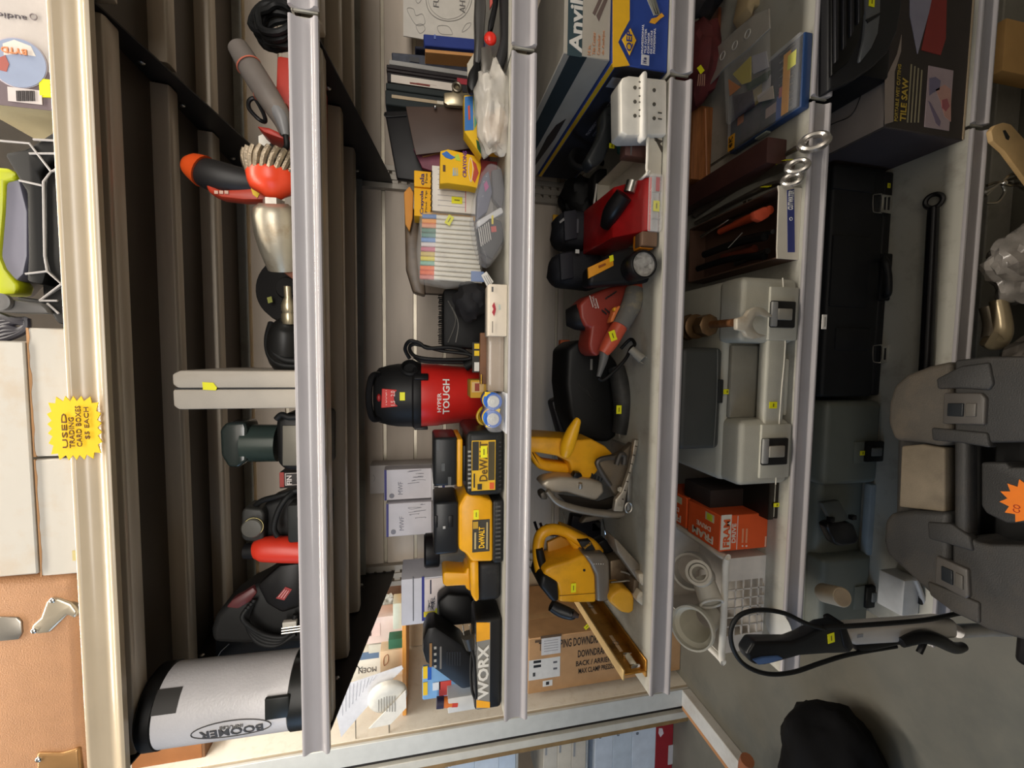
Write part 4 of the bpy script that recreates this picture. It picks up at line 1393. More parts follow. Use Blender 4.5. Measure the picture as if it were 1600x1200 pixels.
t.part('reflector', bm, mat((236, 234, 230), 0.22, 0.6, var=0.3, scale=90, bump=0.5, bscale=160), head, w=True)
bm = new()
lathe(bm, [(0.0, 0.0008), (0.0236, 0.0008), (0.0236, 0.002)], c, (0, 1, 0), 36)
t.part('lens', bm, mat((240, 240, 240), 0.05, alpha=0.06, var=0), head, w=True)
tr(t, 'yellow_panel', [(919, 418), (958, 400), (959, 415), (920, 435)], 0.797, 0.006, flat(226, 150, 26), 0.001)
tr(t, 'panel_slot', [(935, 415), (946, 411), (947, 414), (936, 419)], 0.7955, 0.001, flat(150, 80, 20), 0)
tr(t, 'yellow_sticker', [(952, 400), (958, 398), (959, 407), (953, 410)], 0.796, 0.001, TAG, 0)
tr(t, 'yellow_sticker', [(977, 424), (981, 422), (988, 434), (985, 438)], 0.7985, 0.001, TAG, 0)
pb(t, 'cap', 1003, 1028, 361, 385, 0.765, 0.03, mat((130, 104, 86), 0.4, 0.3), 0.004, label='brown square cap')
pb(t, 'cap_rim', 1000, 1022, 364, 389, 0.775, 0.03, flat(226, 140, 20), 0.003)

# red and grey drill lying handle forward
t = root('electric_drill', 'red electric drill with worn grey grip and yellow trigger, cord end down', 'drill', 1000, 500, 0.83, Z)
ox, oy = 800, 420
REDT = mat((150, 56, 44), 0.42, var=0.1, bump=0.05)
tr(t, 'housing', q([(550, 290), (620, 220), (790, 150), (940, 115), (1030, 120), (960, 330), (800, 500), (790, 600), (700, 720), (640, 680), (625, 620), (650, 480), (600, 470), (560, 400)], ox, oy), 0.855, 0.07, REDT, 0.012, seg=4)
bm = new()
pts = [at(*a, yy) for a, yy in zip(q([(1010, 140), (975, 300), (880, 460), (800, 600), (740, 690)], ox, oy), (0.845, 0.835, 0.83, 0.83, 0.83))]
tube(bm, pts, [0.0185, 0.02, 0.0175, 0.0165, 0.012], 16, 6)
hd = t.part('handle', bm, mat((196, 84, 58), 0.4, var=0.1), w=True)
bm = new()
pts = [at(*a, yy) for a, yy in zip(q([(1000, 170), (970, 300), (880, 470)], ox, oy), (0.84, 0.833, 0.828))]
tube(bm, pts, [0.0195, 0.0212, 0.0187], 16, 6)
t.part('grip', bm, mat((108, 106, 102), 0.7, var=0.12, dirt=(176, 160, 120), dscale=30, damt=0.5), hd, w=True)
tr(t, 'trigger', q([(830, 330), (870, 300), (890, 300), (830, 430), (800, 440), (810, 400), (825, 370)], ox, oy), 0.822, 0.02, mat((222, 120, 60), 0.4), 0.003)
tr(t, 'lock_button', q([(825, 325), (845, 308), (855, 320), (840, 350)], ox, oy), 0.815, 0.01, flat(230, 160, 30), 0.002)
bm = new()
c0, c1 = at(*q([(590, 390)], ox, oy)[0], 0.885), at(*q([(440, 400)], ox, oy)[0], 0.90)
tube(bm, [c0, c0.lerp(c1, 0.5), c1], [0.031, 0.028, 0.018], 20)
t.part('nose', bm, plast(30, 29, 30, rough=0.5), w=True)
r_ = (at(925, 462, 0.8) - at(917, 480, 0.8))
r_ = Vector((0.95, 0, 0.33)).normalized()
u_ = Vector((-0.33, 0, 0.95)).normalized()
for i, (s_, ln) in enumerate((('VARIABLE', 0.026), ('ELECTRIC', 0.026), ('ONE INCH', 0.022))):
    p_ = at(924 + i * 4.5, 471 + i * 1.5, 0.8492)
    if i == 1:
        t.text(s_, p_, r_, u_, ln, 0.0045, flat(206, 190, 180), w=True, bold=0.01)
    else:
        t.quad('small_print', p_, r_, u_, ln, 0.002, flat(206, 190, 180), w=True)
for i in range(4):
    a = q([(760 + 22 * i, 240 - 14 * i), (785 + 22 * i, 220 - 14 * i), (790 + 22 * i, 228 - 14 * i), (765 + 22 * i, 250 - 14 * i)], ox, oy)
    tr(t, 'vent_slot', a, 0.8488, 0.001, INK, 0)
for i in range(2):
    a = q([(735 + 25 * i, 330 - 12 * i), (775 + 25 * i, 365 - 12 * i), (770 + 25 * i, 375 - 12 * i), (730 + 25 * i, 340 - 12 * i)], ox, oy)
    tr(t, 'vent_slot', a, 0.8488, 0.001, INK, 0)
stk(t, 957.5, 524.5, 0.8135, 0.021, 0.014, -0.35)
bm = new()
pts = [at(*a, yy) for a, yy in zip(q([(755, 680), (740, 760), (705, 880)], ox, oy), (0.83, 0.828, 0.825))]
tube(bm, pts, [0.0105, 0.0085, 0.0045], 12)
t.part('cord_sleeve', bm, mat((96, 96, 96), 0.5), w=True)
tb(t, 'cord', [(935, 590, 0.825), (942, 594, 0.825), (960, 580, 0.82), (978, 560, 0.82), (985, 545, 0.83), (992, 538, 0.84), (985, 530, 0.86), (970, 545, 0.87)], 0.0036, BLACKR)
bm = new()
cyl(bm, at(986, 546, 0.815), at(1004, 562, 0.80), 0.008, 0.0105, 14)
pl = t.part('plug', bm, mat((150, 148, 140), 0.35), w=True)
for dv in (-5, 5):
    bm = new()
    cyl(bm, at(1002 - dv * 0.5, 560 + dv, 0.80), at(1008 - dv * 0.5, 563 + dv, 0.795), 0.0014, 0.0014, 6)
    t.part('prong', bm, STEEL, pl, w=True)

# dark tool behind
t = root('rotary_hammer', 'large dark grey power tool with faint lettering between red drill and yellow saw', 'power tool', 975, 630, 0.9, Z)
tr(t, 'body', [(886, 545), (905, 530), (945, 540), (965, 565), (975, 600), (960, 640), (968, 680), (950, 692), (905, 688), (890, 650), (884, 600)], 0.93, 0.12, plast(30, 31, 33, rough=0.5), 0.012, seg=3)
bm = new()
tube(bm, pts3([(963, 575, 0.90), (971, 610, 0.885), (974, 645, 0.885), (968, 676, 0.89)]), [0.019, 0.022, 0.022, 0.018], 16)
t.part('barrel', bm, plast(56, 58, 58, rough=0.55, dirt=(90, 86, 80), damt=0.4), w=True)
stk(t, 967, 640, 0.861, 0.019, 0.012)
tt(t, 'HILTON', 921, 927, 561, 578, 0.9292, flat(130, 128, 124))
for i in range(4):
    tb(t, 'groove', [(905 + i * 4, 600 + i * 3, 0.93), (912 + i * 4, 612 + i * 3, 0.928), (922 + i * 4, 618 + i * 3, 0.93)], 0.0012, plast(60, 60, 60), 6)
tr(t, 'handle', [(862, 628), (880, 618), (893, 640), (893, 690), (876, 680)], 1.05, 0.05, mat((46, 44, 46), 0.5, var=0.3), 0.008)
tr(t, 'hook', [(967, 677), (970, 676), (970, 684), (967, 687)], 0.885, 0.004, STEEL, 0.001)
pb(t, 'foot', 940, 990, 560, 680, 0.97, 0.06, BLACK, 0.006, Z)
t = root('screw_driver_set', 'dark green rod with an orange tip standing behind the red drill', 'rod', 890, 580, 1.06, Z)
pb(t, 'rod', 877, 930, 538, 640, 1.22, 0.02, mat((28, 52, 38), 0.5), 0.006, Z)
pb(t, 'tip', 876, 891, 531, 540, 1.218, 0.024, flat(206, 100, 50), 0.003, None)
t = root('paint_marker', 'black tube with bright green cap behind the red drill', 'tube', 900, 600, 1.02, Z)
pb(t, 'barrel', 896, 960, 584, 640, 1.17, 0.03, BLACK, 0.004, Z)
pb(t, 'cap', 893, 908, 576, 590, 1.168, 0.034, flat(50, 140, 60), 0.003, None)

# circular saw
t = root('circular_saw', 'yellow circular saw with silver blade guard and shoe turned to the aisle', 'circular saw', 990, 745, 0.86, Z)
ox, oy = 800, 630
YT = mat((232, 166, 22), 0.4, var=0.08, dirt=(140, 104, 30), dscale=14, damt=0.3)
tr(t, 'housing', q([(135, 272), (350, 282), (560, 300), (650, 292), (760, 350), (830, 420), (850, 470), (720, 520), (690, 570), (620, 630), (500, 600), (470, 480), (360, 430), (180, 400), (140, 420), (100, 420), (90, 330)], ox, oy), 0.86, 0.1, YT, 0.014, seg=4)
tr(t, 'rear_handle', q([(60, 280), (140, 420), (215, 540), (290, 560), (470, 590), (480, 500), (330, 480), (260, 470), (200, 410), (150, 300)], ox, oy), 0.885, 0.045, YT, 0.008, seg=3)
bm = new()
pts = [at(*a, yy) for a, yy in zip(q([(432, 425), (450, 350), (490, 240), (530, 150), (540, 132)], ox, oy), (0.845, 0.84, 0.835, 0.83, 0.83))]
tube(bm, pts, [0.0105, 0.0155, 0.0135, 0.0085, 0.006], 16, 6)
t.part('front_handle', bm, mat((240, 178, 24), 0.38, var=0.06), w=True)
c = at(*q([(575, 720)], ox, oy)[0], 0.87)
t2 = t
tr(t, 'blade_guard', q([(230, 660), (290, 620), (400, 602), (520, 608), (660, 625), (745, 650), (760, 730), (690, 802), (560, 765), (440, 728), (380, 735), (300, 725)], ox, oy), 0.845, 0.05, mat((186, 176, 160), 0.4, 0.5, var=0.12, dirt=(110, 100, 84), damt=0.4), 0.008, seg=3)
tr(t, 'blade', q([(375, 745), (560, 770), (700, 805), (830, 760), (845, 850), (700, 885), (560, 860), (440, 810)], ox, oy), 0.87, 0.004, mat((64, 58, 52), 0.4, 0.7), 0.0)
bm = new()
pts = [at(*a, 0.84) for a in q([(285, 715), (360, 800), (480, 850), (640, 885), (820, 905), (910, 900)], ox, oy)]
tube(bm, pts, [0.006, 0.007, 0.008, 0.008, 0.009, 0.007], 10, 5)
t.part('lower_guard', bm, mat((150, 142, 130), 0.4, 0.6, dirt=(70, 60, 50), damt=0.6), w=True)
tr(t, 'lower_guard_lip', q([(600, 930), (760, 900), (900, 880), (935, 910), (880, 948), (760, 945), (560, 985)], ox, oy), 0.85, 0.02, mat((84, 76, 66), 0.55, 0.5, dirt=(40, 34, 30), damt=0.6), 0.004)
tr(t, 'shoe_plate', q([(1000, 298), (1038, 300), (1000, 480), (960, 620), (905, 885), (830, 882), (845, 790), (900, 720), (960, 540), (985, 400)], ox, oy), 0.82, 0.012, mat((196, 188, 174), 0.4, 0.7, dirt=(90, 76, 60), dscale=22, damt=0.6), 0.002)
tr(t, 'shoe_bracket', q([(690, 500), (740, 450), (830, 430), (900, 400), (985, 320), (985, 420), (955, 560), (900, 720), (850, 770), (780, 660)], ox, oy), 0.834, 0.02, mat((120, 108, 92), 0.5, 0.6, dirt=(60, 50, 42), damt=0.7), 0.004)
for i in range(7):
    a = q([(1005 - i * 18, 345 + i * 72), (1022 - i * 18, 350 + i * 72), (1020 - i * 18, 358 + i * 72), (1003 - i * 18, 353 + i * 72)], ox, oy)
    tr(t, 'scale_mark', a, 0.8195, 0.001, flat(60, 50, 44), 0)
bm = new()
pts = [at(*a, 0.826) for a in q([(830, 440), (730, 455), (695, 490), (740, 580), (800, 670)], ox, oy)]
tube(bm, pts, 0.0055, 8)
t.part('bevel_arc', bm, mat((90, 84, 78), 0.45, 0.6), w=True)
bm = new()
pts = [at(*a, 0.822) for a in q([(850, 500), (880, 420), (915, 430), (910, 500)], ox, oy)]
tube(bm, pts, 0.006, 8)
t.part('bevel_lever', bm, mat((70, 66, 62), 0.5, 0.4), w=True)
bm = new()
lathe(bm, [(0.006, 0.004), (0.006, 0)], at(*q([(872, 697)], ox, oy)[0], 0.832), (0, -1, 0), 6)
t.part('bolt', bm, STEEL, w=True)
tr(t, 'guard_lever', q([(500, 590), (520, 565), (565, 570), (580, 600), (540, 615), (505, 610)], ox, oy), 0.835, 0.02, BLACK, 0.004)
bm = new()
lathe(bm, [(0.005, 0), (0.0055, 0.004), (0.004, 0.012)], at(*q([(555, 690)], ox, oy)[0], 0.845), at(*q([(560, 610)], ox, oy)[0], 0.838) - at(*q([(555, 690)], ox, oy)[0], 0.845), 10)
t.part('guard_knob', bm, CASTALU, w=True)
for i in range(4):
    tr(t, 'vent_slot', q([(650 + i * 26, 570 + i * 12), (664 + i * 26, 576 + i * 12), (656 + i * 26, 632 + i * 3), (640 + i * 28, 622 + i * 4)], ox, oy), 0.8415 if i > 2 else 0.859, 0.001, INK, 0)
bm = new()
ring(bm, at(*q([(950, 850)], ox, oy)[0], 0.83), 0.008, 0.0022, (0, 1, 0), 16, 6, 1.4)
t.part('fence_knob', bm, CASTALU, w=True)
tr(t, 'arm_pivot', q([(230, 740), (260, 720), (300, 740), (290, 790), (240, 790)], ox, oy), 0.86, 0.03, mat((90, 84, 76), 0.5, 0.5), 0.004)
bm = new()
box(bm, at(995, 800, 0.83).x, at(995, 700, 0.83).x, 0.84, 0.93, Z, Z + 0.012, 0.003)
t.part('shoe_foot', bm, CASTALU, w=True)

# dark clutter between the two saws
t = root('clamp', 'dark bar clamp with thin chrome rods between the two yellow saws', 'clamp', 970, 830, 0.98, Z)
for a in ([(940, 800, 0.93), (946, 832, 0.93), (946, 845, 0.95)], [(880, 800, 1.0), (886, 828, 1.0)], [(965, 815, 0.95), (958, 842, 0.95)], [(955, 810, 0.96), (950, 845, 0.96)]):
    tb(t, 'rod', a, 0.0018, CHROME, 6, 3)
tr(t, 'jaw', [(895, 805), (930, 812), (962, 850), (940, 868), (905, 850), (890, 830)], 1.0, 0.03, plast(36, 30, 34), 0.006)
pb(t, 'bar', 925, 985, 815, 828, 1.0, 0.02, mat((60, 56, 54), 0.5, 0.5), 0.001, Z)
for i in range(5):
    tb(t, 'cable', [(835 + i * 9, 815 + 2 * i, 1.05), (845 + i * 8, 835 - i, 1.04), (870 + 4 * i, 832 + i * 3, 1.03)], 0.004, plast(40 + 14 * (i % 2), 30, 36), 6)

# jigsaw
t = root('jigsaw', 'yellow jigsaw lying with grey gear case, black grip and dust port', 'jigsaw', 1000, 900, 0.82, Z)
ox, oy = 800, 800
tr(t, 'body', q([(330, 440), (470, 400), (590, 350), (640, 420), (682, 520), (690, 742), (500, 746), (382, 738), (385, 650), (370, 590), (255, 515), (270, 465)], ox, oy), 0.815, 0.075, YT, 0.012, seg=4)
bm = new()
pts = [at(*a, yy) for a, yy in zip(q([(235, 500), (215, 380), (215, 260), (245, 175), (330, 140), (430, 160), (530, 215), (640, 270), (720, 330)], ox, oy), (0.85, 0.855, 0.86, 0.86, 0.86, 0.86, 0.855, 0.85, 0.85))]
tube(bm, pts, [0.012, 0.012, 0.0125, 0.0125, 0.012, 0.0115, 0.013, 0.015, 0.009], 14, 5, fl=1.2) if False else tube(bm, pts, [0.012, 0.012, 0.0125, 0.0125, 0.012, 0.0115, 0.013, 0.015, 0.009], 14, 5)
hd = t.part('handle', bm, YT, w=True)
tr(t, 'handle_web', q([(420, 130), (520, 170), (650, 235), (775, 345), (590, 355), (530, 380), (500, 300), (430, 200)], ox, oy), 0.85, 0.05, YT, 0.008, seg=3)
bm = new()
pts = [at(*a, 0.846) for a in q([(262, 490), (240, 400), (222, 300)], ox, oy)]
tube(bm, pts, [0.009, 0.0095, 0.008], 12)
t.part('grip', bm, BLACKR, hd, w=True)
tr(t, 'inner_plate', q([(290, 250), (400, 200), (480, 240), (530, 370), (480, 400), (300, 440)], ox, oy), 0.875, 0.01, mat((180, 126, 30), 0.5), 0.002)
tr(t, 'speed_dial', q([(330, 420), (380, 395), (470, 378), (475, 405), (350, 435)], ox, oy), 0.845, 0.02, BLACK, 0.003)
tq(t, 'white_print', 868, 888, 864, 872, 0.8745, flat(200, 180, 140))
tr(t, 'rear_cover', q([(250, 512), (290, 525), (380, 575), (390, 735), (330, 745), (255, 650), (220, 610)], ox, oy), 0.81, 0.08, plast(36, 35, 36, rough=0.45), 0.01, seg=3)
bm = new()
pts = [at(*a, yy) for a, yy in zip(q([(320, 760), (390, 800), (470, 830), (505, 830)], ox, oy), (0.83, 0.825, 0.815, 0.81))]
tube(bm, pts, [0.012, 0.0135, 0.012, 0.0095], 14)
t.part('dust_port', bm, plast(44, 46, 50, rough=0.35), w=True)
bm = new()
cyl(bm, at(*q([(500, 830)], ox, oy)[0], 0.806), at(*q([(545, 850)], ox, oy)[0], 0.80), 0.008, 0.004, 12)
t.part('port_screw', bm, mat((60, 46, 40), 0.5, 0.4), w=True)
tr(t, 'gear_case', q([(582, 352), (760, 350), (800, 400), (803, 500), (803, 735), (690, 742), (684, 520), (640, 430)], ox, oy), 0.812, 0.07, mat((134, 126, 116), 0.4, 0.5, var=0.1, dirt=(110, 90, 60), damt=0.5), 0.008, seg=3)
tr(t, 'name_plate', q([(545, 242), (640, 236), (684, 312), (590, 318)], ox, oy), 0.829, 0.02, INK, 0.001)
p_ = at(918, 852.5, 0.8285)
t.text('DeWALT', p_, Vector((0.55, 0, -0.83)).normalized(), Vector((0.83, 0, 0.55)).normalized(), 0.018, 0.005, flat(226, 170, 40), w=True)
for i in range(5):
    bm = new()
    lathe(bm, [(0.001, 0.001), (0.001, 0)], at(928 + i * 3.6, 881, 0.8115), (0, -1, 0), 8)
    t.part('mark_dot', bm, flat(230, 226, 220), w=True)
bm = new()
lathe(bm, [(0.0028, 0.001), (0.0028, 0)], at(*q([(588, 474)], ox, oy)[0], 0.8145), (0, -1, 0), 12)
t.part('screw_hole', bm, INK, w=True)
stk(t, 896, 918.5, 0.8138, 0.02, 0.011)
tb(t, 'seam', [(874, 931, 0.8145), (900, 929, 0.8145), (930, 927, 0.8145)], 0.0006, flat(110, 80, 20), 5, 3)
tr(t, 'front_cover', q([(800, 400), (890, 380), (960, 480), (1020, 530), (1040, 600), (900, 620), (806, 640)], ox, oy), 0.84, 0.05, mat((128, 112, 92), 0.45, 0.6, var=0.2, dirt=(80, 62, 46), dscale=24, damt=0.7), 0.006)
tb(t, 'wire_bail', [(954, 910, 0.82), (975, 908, 0.82), (987, 906, 0.82), (983, 897, 0.822), (970, 893, 0.825)], 0.0022, STEEL, 8)
tr(t, 'cord_guard', q([(690, 260), (760, 220), (830, 290), (840, 320), (780, 345), (720, 310)], ox, oy), 0.865, 0.03, BLACK, 0.006)
tr(t, 'shroud', q([(795, 700), (830, 665), (900, 625), (970, 650), (1000, 700), (995, 810), (960, 835), (890, 820), (800, 745)], ox, oy), 0.80, 0.05, mat((226, 166, 40), 0.45, var=0.1, dirt=(150, 110, 50), damt=0.4), 0.008, seg=3)
tr(t, 'shoe', q([(830, 210), (860, 230), (1105, 495), (1112, 540), (1090, 600), (1020, 560), (960, 470), (860, 330)], ox, oy), 0.80, 0.05, mat((150, 140, 126), 0.5, 0.6, dirt=(80, 70, 60), damt=0.6), 0.003)
tr(t, 'shoe_tip', q([(1030, 505), (1100, 500), (1113, 530), (1105, 612), (1075, 610), (1045, 585)], ox, oy), 0.785, 0.025, mat((206, 196, 176), 0.55, 0.2, dirt=(130, 100, 70), dscale=24, damt=0.6), 0.003)
tr(t, 'shoe_tip', q([(1020, 690), (1045, 645), (1085, 660), (1098, 690), (1090, 765), (1060, 766), (1015, 725)], ox, oy), 0.785, 0.025, mat((206, 196, 176), 0.55, 0.2, dirt=(130, 100, 70), dscale=24, damt=0.6), 0.003)
pb(t, 'shoe_side', 990, 1016, 905, 935, 0.80, 0.06, mat((110, 96, 80), 0.55, 0.5), 0.002, Z)

# brass-coloured level
t = root('spirit_level', 'long worn brass-coloured spirit level lying below the jigsaw, end to the aisle', 'level', 1000, 1050, 0.76, Z)
BRASS = mat((196, 142, 62), 0.38, 0.75, var=0.15, scale=16, dirt=(70, 44, 22), dscale=10, damt=0.7)
e = on(1016, 1048, Z)
lx, H = e.x - 0.012, 0.05
bm = new()
box(bm, lx, lx + 0.003, 0.757, 1.3, Z + 0.001, Z + H, 0.0005, 1)
t.part('web', bm, BRASS, w=True)
bm = new()
box(bm, lx - 0.011, lx + 0.012, 0.757, 1.3, Z + H, Z + H + 0.004, 0.001, 1)
t.part('flange', bm, mat((206, 176, 120), 0.4, 0.5, var=0.1), w=True)
bm = new()
box(bm, lx - 0.011, lx + 0.026, 0.757, 1.3, Z, Z + 0.004, 0.001, 1)
t.part('flange', bm, BRASS, w=True)
for y0, y1 in ((0.82, 0.875), (0.96, 1.02)):
    bm = new()
    box(bm, lx + 0.0028, lx + 0.0042, y0, y1, Z + 0.022, Z + 0.03, 0.004, 3)
    t.part('hand_slot', bm, flat(226, 196, 160), w=True)
    bm = new()
    ring(bm, (lx + 0.004, (y0 + y1) / 2, Z + 0.026), 0.006, 0.0012, (1, 0, 0), 16, 6, 1.0)
    t.part('slot_ring', bm, CHROME, w=True)
bm = new()
cyl(bm, (lx + 0.008, 0.766, Z + 0.022), (lx + 0.008, 0.800, Z + 0.022), 0.0065)
v_ = t.part('vial', bm, mat((236, 232, 214), 0.15, alpha=0.9), w=True)
bm = new()
for yy in (0.763, 0.797):
    box(bm, lx + 0.003, lx + 0.014, yy, yy + 0.006, Z + 0.012, Z + 0.033, 0.002)
t.part('vial_holder', bm, CHROME, w=True)
stk(t, 918, 978, 0.99, 0.02, 0.01, 0.9)
# ================================================================== the next unit, past the open end
# tall carton beside the white side wall
yb = 2.27
p1, p2 = at(945, 1066, yb), at(945, 983, yb)
x0, x1 = max(p1.x, px0 + 0.004), p2.x
zt = at(826, 1030, yb).z
t = Thing('shipping_carton', 'tall brown shipping carton with black lettering and white labels beside the white wall', 'carton', ((x0 + x1) / 2, yb + 0.25, 0.0))
bm = new()
box(bm, x0, x1, yb, yb + 0.55, 0.0, zt, 0.004, 1)
t.part('carton', bm, KRAFT, w=True)
for i, (s_, u0, u1, v0, v1) in enumerate((('TELESCOPING DOWNDRAFT', 842, 946, 997, 1010), ('DOWNDRAFT', 903, 950, 1013, 1024), ('BACK / ARRIERE', 900, 958, 1029, 1037), ('MAX CLAMP PRESSURE', 904, 965, 1040, 1048))):
    tt(t, s_, u0, u1, v0, v1, yb - 0.001, flat(44, 36, 30), up=True, bold=0.01)
tt(t, 'MODEL  30', 832, 890, 992, 996, yb - 0.001, flat(90, 70, 50), up=True)
tt(t, '120 V  60 Hz', 832, 850, 1000, 1004, yb - 0.001, flat(90, 70, 50), up=True)
tq(t, 'white_label', 846, 876, 996, 1022, yb - 0.0028, flat(206, 204, 204))
for i in range(5):
    tq(t, 'label_print', 850, 872, 1000 + i * 4, 1001 + i * 4, yb - 0.0038, flat(160, 158, 160))
tq(t, 'white_label', 826, 875, 1029, 1060, yb - 0.0006, flat(214, 212, 208))
for i in range(2):
    tt(t, '1 899951' if i else '1 930024', 829, 850, 1032 + i * 7, 1036 + i * 7, yb - 0.0016, INK, up=True, bold=0.01)
    tt(t, 'A 14 2', 862, 873, 1033 + i * 10, 1036 + i * 10, yb - 0.0016, flat(90, 90, 96), up=True)
tt(t, '0 0', 831, 838, 1051, 1057, yb - 0.0016, flat(60, 60, 60), up=True)
tq(t, 'white_label', 848, 863, 1063, 1072, yb - 0.0006, flat(220, 218, 214))
tt(t, 'UNIT', 851, 860, 1065, 1070, yb - 0.0016, INK, up=True)
bm = new()
slab(bm, Vector((x1 + 0.0003, yb + 0.2, zt / 2)), Y3, Z3, 0.05, zt - 0.05, 0.0008)
t.part('packing_tape', bm, mat((190, 150, 104), 0.25, var=0.08), w=True)
for ya, yb2, hh in ((2.44, 2.58, 0.05), (2.60, 2.76, 0.06)):
    bm = new()
    prism(bm, [(ya, zt), (yb2, zt), (yb2 - 0.005, zt + hh * 0.7), (yb2 - 0.04, zt + hh), (ya + 0.06, zt + hh * 0.9), (ya + 0.02, zt + hh * 0.5)], x1 - 0.004, x1, 'yz')
    t.part('flap', bm, card(206, 170, 128), w=True)

# wooden shelf of the next unit with boxed fittings
ys = 2.3
zsf = at(635, 1015, ys).z
xw0, xw1 = px0 + 0.004, -0.80
bm = new()
box(bm, xw0, xw1, ys, 2.85, zsf, zsf + 0.022, 0.002, 1)
single('plank_shelf', 'orange-edged wooden shelf plank beyond the end of the steel shelves', 'shelf', bm, mat((214, 150, 70), 0.5, var=0.2, stretch=(0.3, 4, 4)), ((xw0 + xw1) / 2, 2.6, zsf))
bm = new()
box(bm, xw0, xw1, 2.87, 2.9, 0.0, 3.0)
struct('wall_inner', bm, mat((190, 172, 146), 0.65, var=0.05))
ZS = zsf + 0.022


def far(name, label, u0, u1, v0, v1, y, dep, m, cat='box', b=0.002):
    t = root(name, label, cat, 630, (v0 + v1) / 2, y, ZS)
    pb(t, 'carton', u0, 628, v0, v1, y, dep, m, b, ZS)
    return t


t = far('faucet_box', 'white fittings carton with blue top band, lying on its end on the plank shelf', 540, 590, 1019, 1060, 2.45, 0.14, card(222, 218, 206))
tq(t, 'blue_band', 541, 592, 1020, 1031, 2.4495, flat(96, 120, 150))
tt(t, 'MOEN', 560, 588, 1043, 1051, 2.4485, flat(90, 84, 80), up=True, flip=True)
tb(t, 'printed_swash', [(548, 1044, 2.4485), (556, 1040, 2.4485), (562, 1045, 2.4485), (566, 1042, 2.4485)], 0.002, INK, 5)
t = far('faucet_box', 'tan fittings carton with a printed oval, on the plank shelf edge', 594, 628, 1016, 1050, 2.32, 0.1, card(206, 180, 148))
tb(t, 'printed_oval', [(600, 1028, 2.3185), (606, 1023, 2.3185), (606, 1034, 2.3185), (600, 1040, 2.3185)], 0.002, flat(160, 110, 80), 5, 5, closed=True)
t = far('fitting_box', 'pinkish carton printed with a dark band, on the plank shelf', 566, 610, 964, 1004, 2.4, 0.12, card(214, 196, 192))
tq(t, 'dark_print', 572, 580, 974, 994, 2.399, flat(60, 44, 44))
tq(t, 'pale_print', 581, 594, 974, 994, 2.399, flat(224, 200, 196))
t = far('fitting_box', 'pale greenish carton upright on the plank shelf edge', 614, 628, 943, 983, 2.32, 0.1, card(196, 204, 190))
t = far('fitting_box', 'small green carton on the plank shelf beside the tan carton', 607, 628, 999, 1015, 2.33, 0.08, card(46, 100, 76))
t = far('fitting_box', 'grey-white carton low on the plank shelf behind the green one', 576, 606, 1005, 1018, 2.42, 0.1, card(190, 190, 180))
t = far('fitting_box', 'dark brown carton deep on the plank shelf behind the pale greenish one', 596, 628, 915, 942, 2.72, 0.1, card(84, 62, 46))
t = root('parts_bag', 'clear bag of grey metal parts on the plank shelf', 'bag', 605, 945, 2.56, ZS)
bm = new()
crumple(bm, at(606, 945, 2.56) + Vector((0, 0, 0.0)), (0.06, 0.04, 0.06), 0.35, 2.4, 12)
t.part('bag', bm, mat((150, 156, 152), 0.2, var=0.5, scale=40, bump=0.6, bscale=30), w=True)
# paper, smoke alarm and card hanging by the side wall
t = Thing('paper_sheet', 'large bent sheet of printed paper leaning out beyond the shelf end', 'paper', (at(580, 1095, 2.2).x, 2.2, ZS))
bm = new()
prism(bm, tp([(527, 1078), (545, 1068), (628, 1040), (630, 1045), (600, 1075), (560, 1120), (533, 1152), (526, 1120)], 2.17), 2.17, 2.173, 'xz')
t.part('sheet', bm, flat(214, 214, 218), w=True)
pq = at(560, 1120, 2.17)
bm = new()
tube(bm, [(px0, 2.21, pq.z + 0.02), (pq.x + 0.02, 2.21, pq.z + 0.02), (pq.x + 0.05, 2.172, pq.z + 0.02)], 0.003, 8)
t.part('peg_hook', bm, STEEL, w=True)
for i in range(10):
    tb(t, 'printed_line', [(534 + i * 6, 1075 - i * 2.2, 2.1685), (535 + i * 5.2, 1118 - i * 6, 2.1685)], 0.0008, flat(170, 170, 178), 4, 1)
t = Thing('smoke_alarm', 'round white slotted smoke alarm in front of the bent paper sheet', 'smoke alarm', (at(605, 1095, 2.14).x, 2.14, ZS))
c = at(606, 1094, 2.14)
bm = new()
lathe(bm, [(0.098, 0.03), (0.098, 0.012), (0.09, 0.002), (0.06, -0.006), (0.0, -0.008)], c, (0.25, 1, 0.1), 36)
t.part('housing', bm, plast(230, 226, 214), w=True)
for i in range(7):
    tq(t, 'slot', 591 + i * 4.2, 592.5 + i * 4.2, 1088, 1112, 2.124, flat(150, 146, 136))
bm = new()
tube(bm, [(px0, 2.212, c.z), (c.x - 0.02, 2.212, c.z), (c.x, 2.17, c.z)], 0.004, 8)
t.part('peg_hook', bm, STEEL, w=True)
tr(t, 'backing_card', [(576, 1139), (634, 1079), (635, 1106), (610, 1132)], 2.125, 0.006, flat(226, 222, 212), 0)

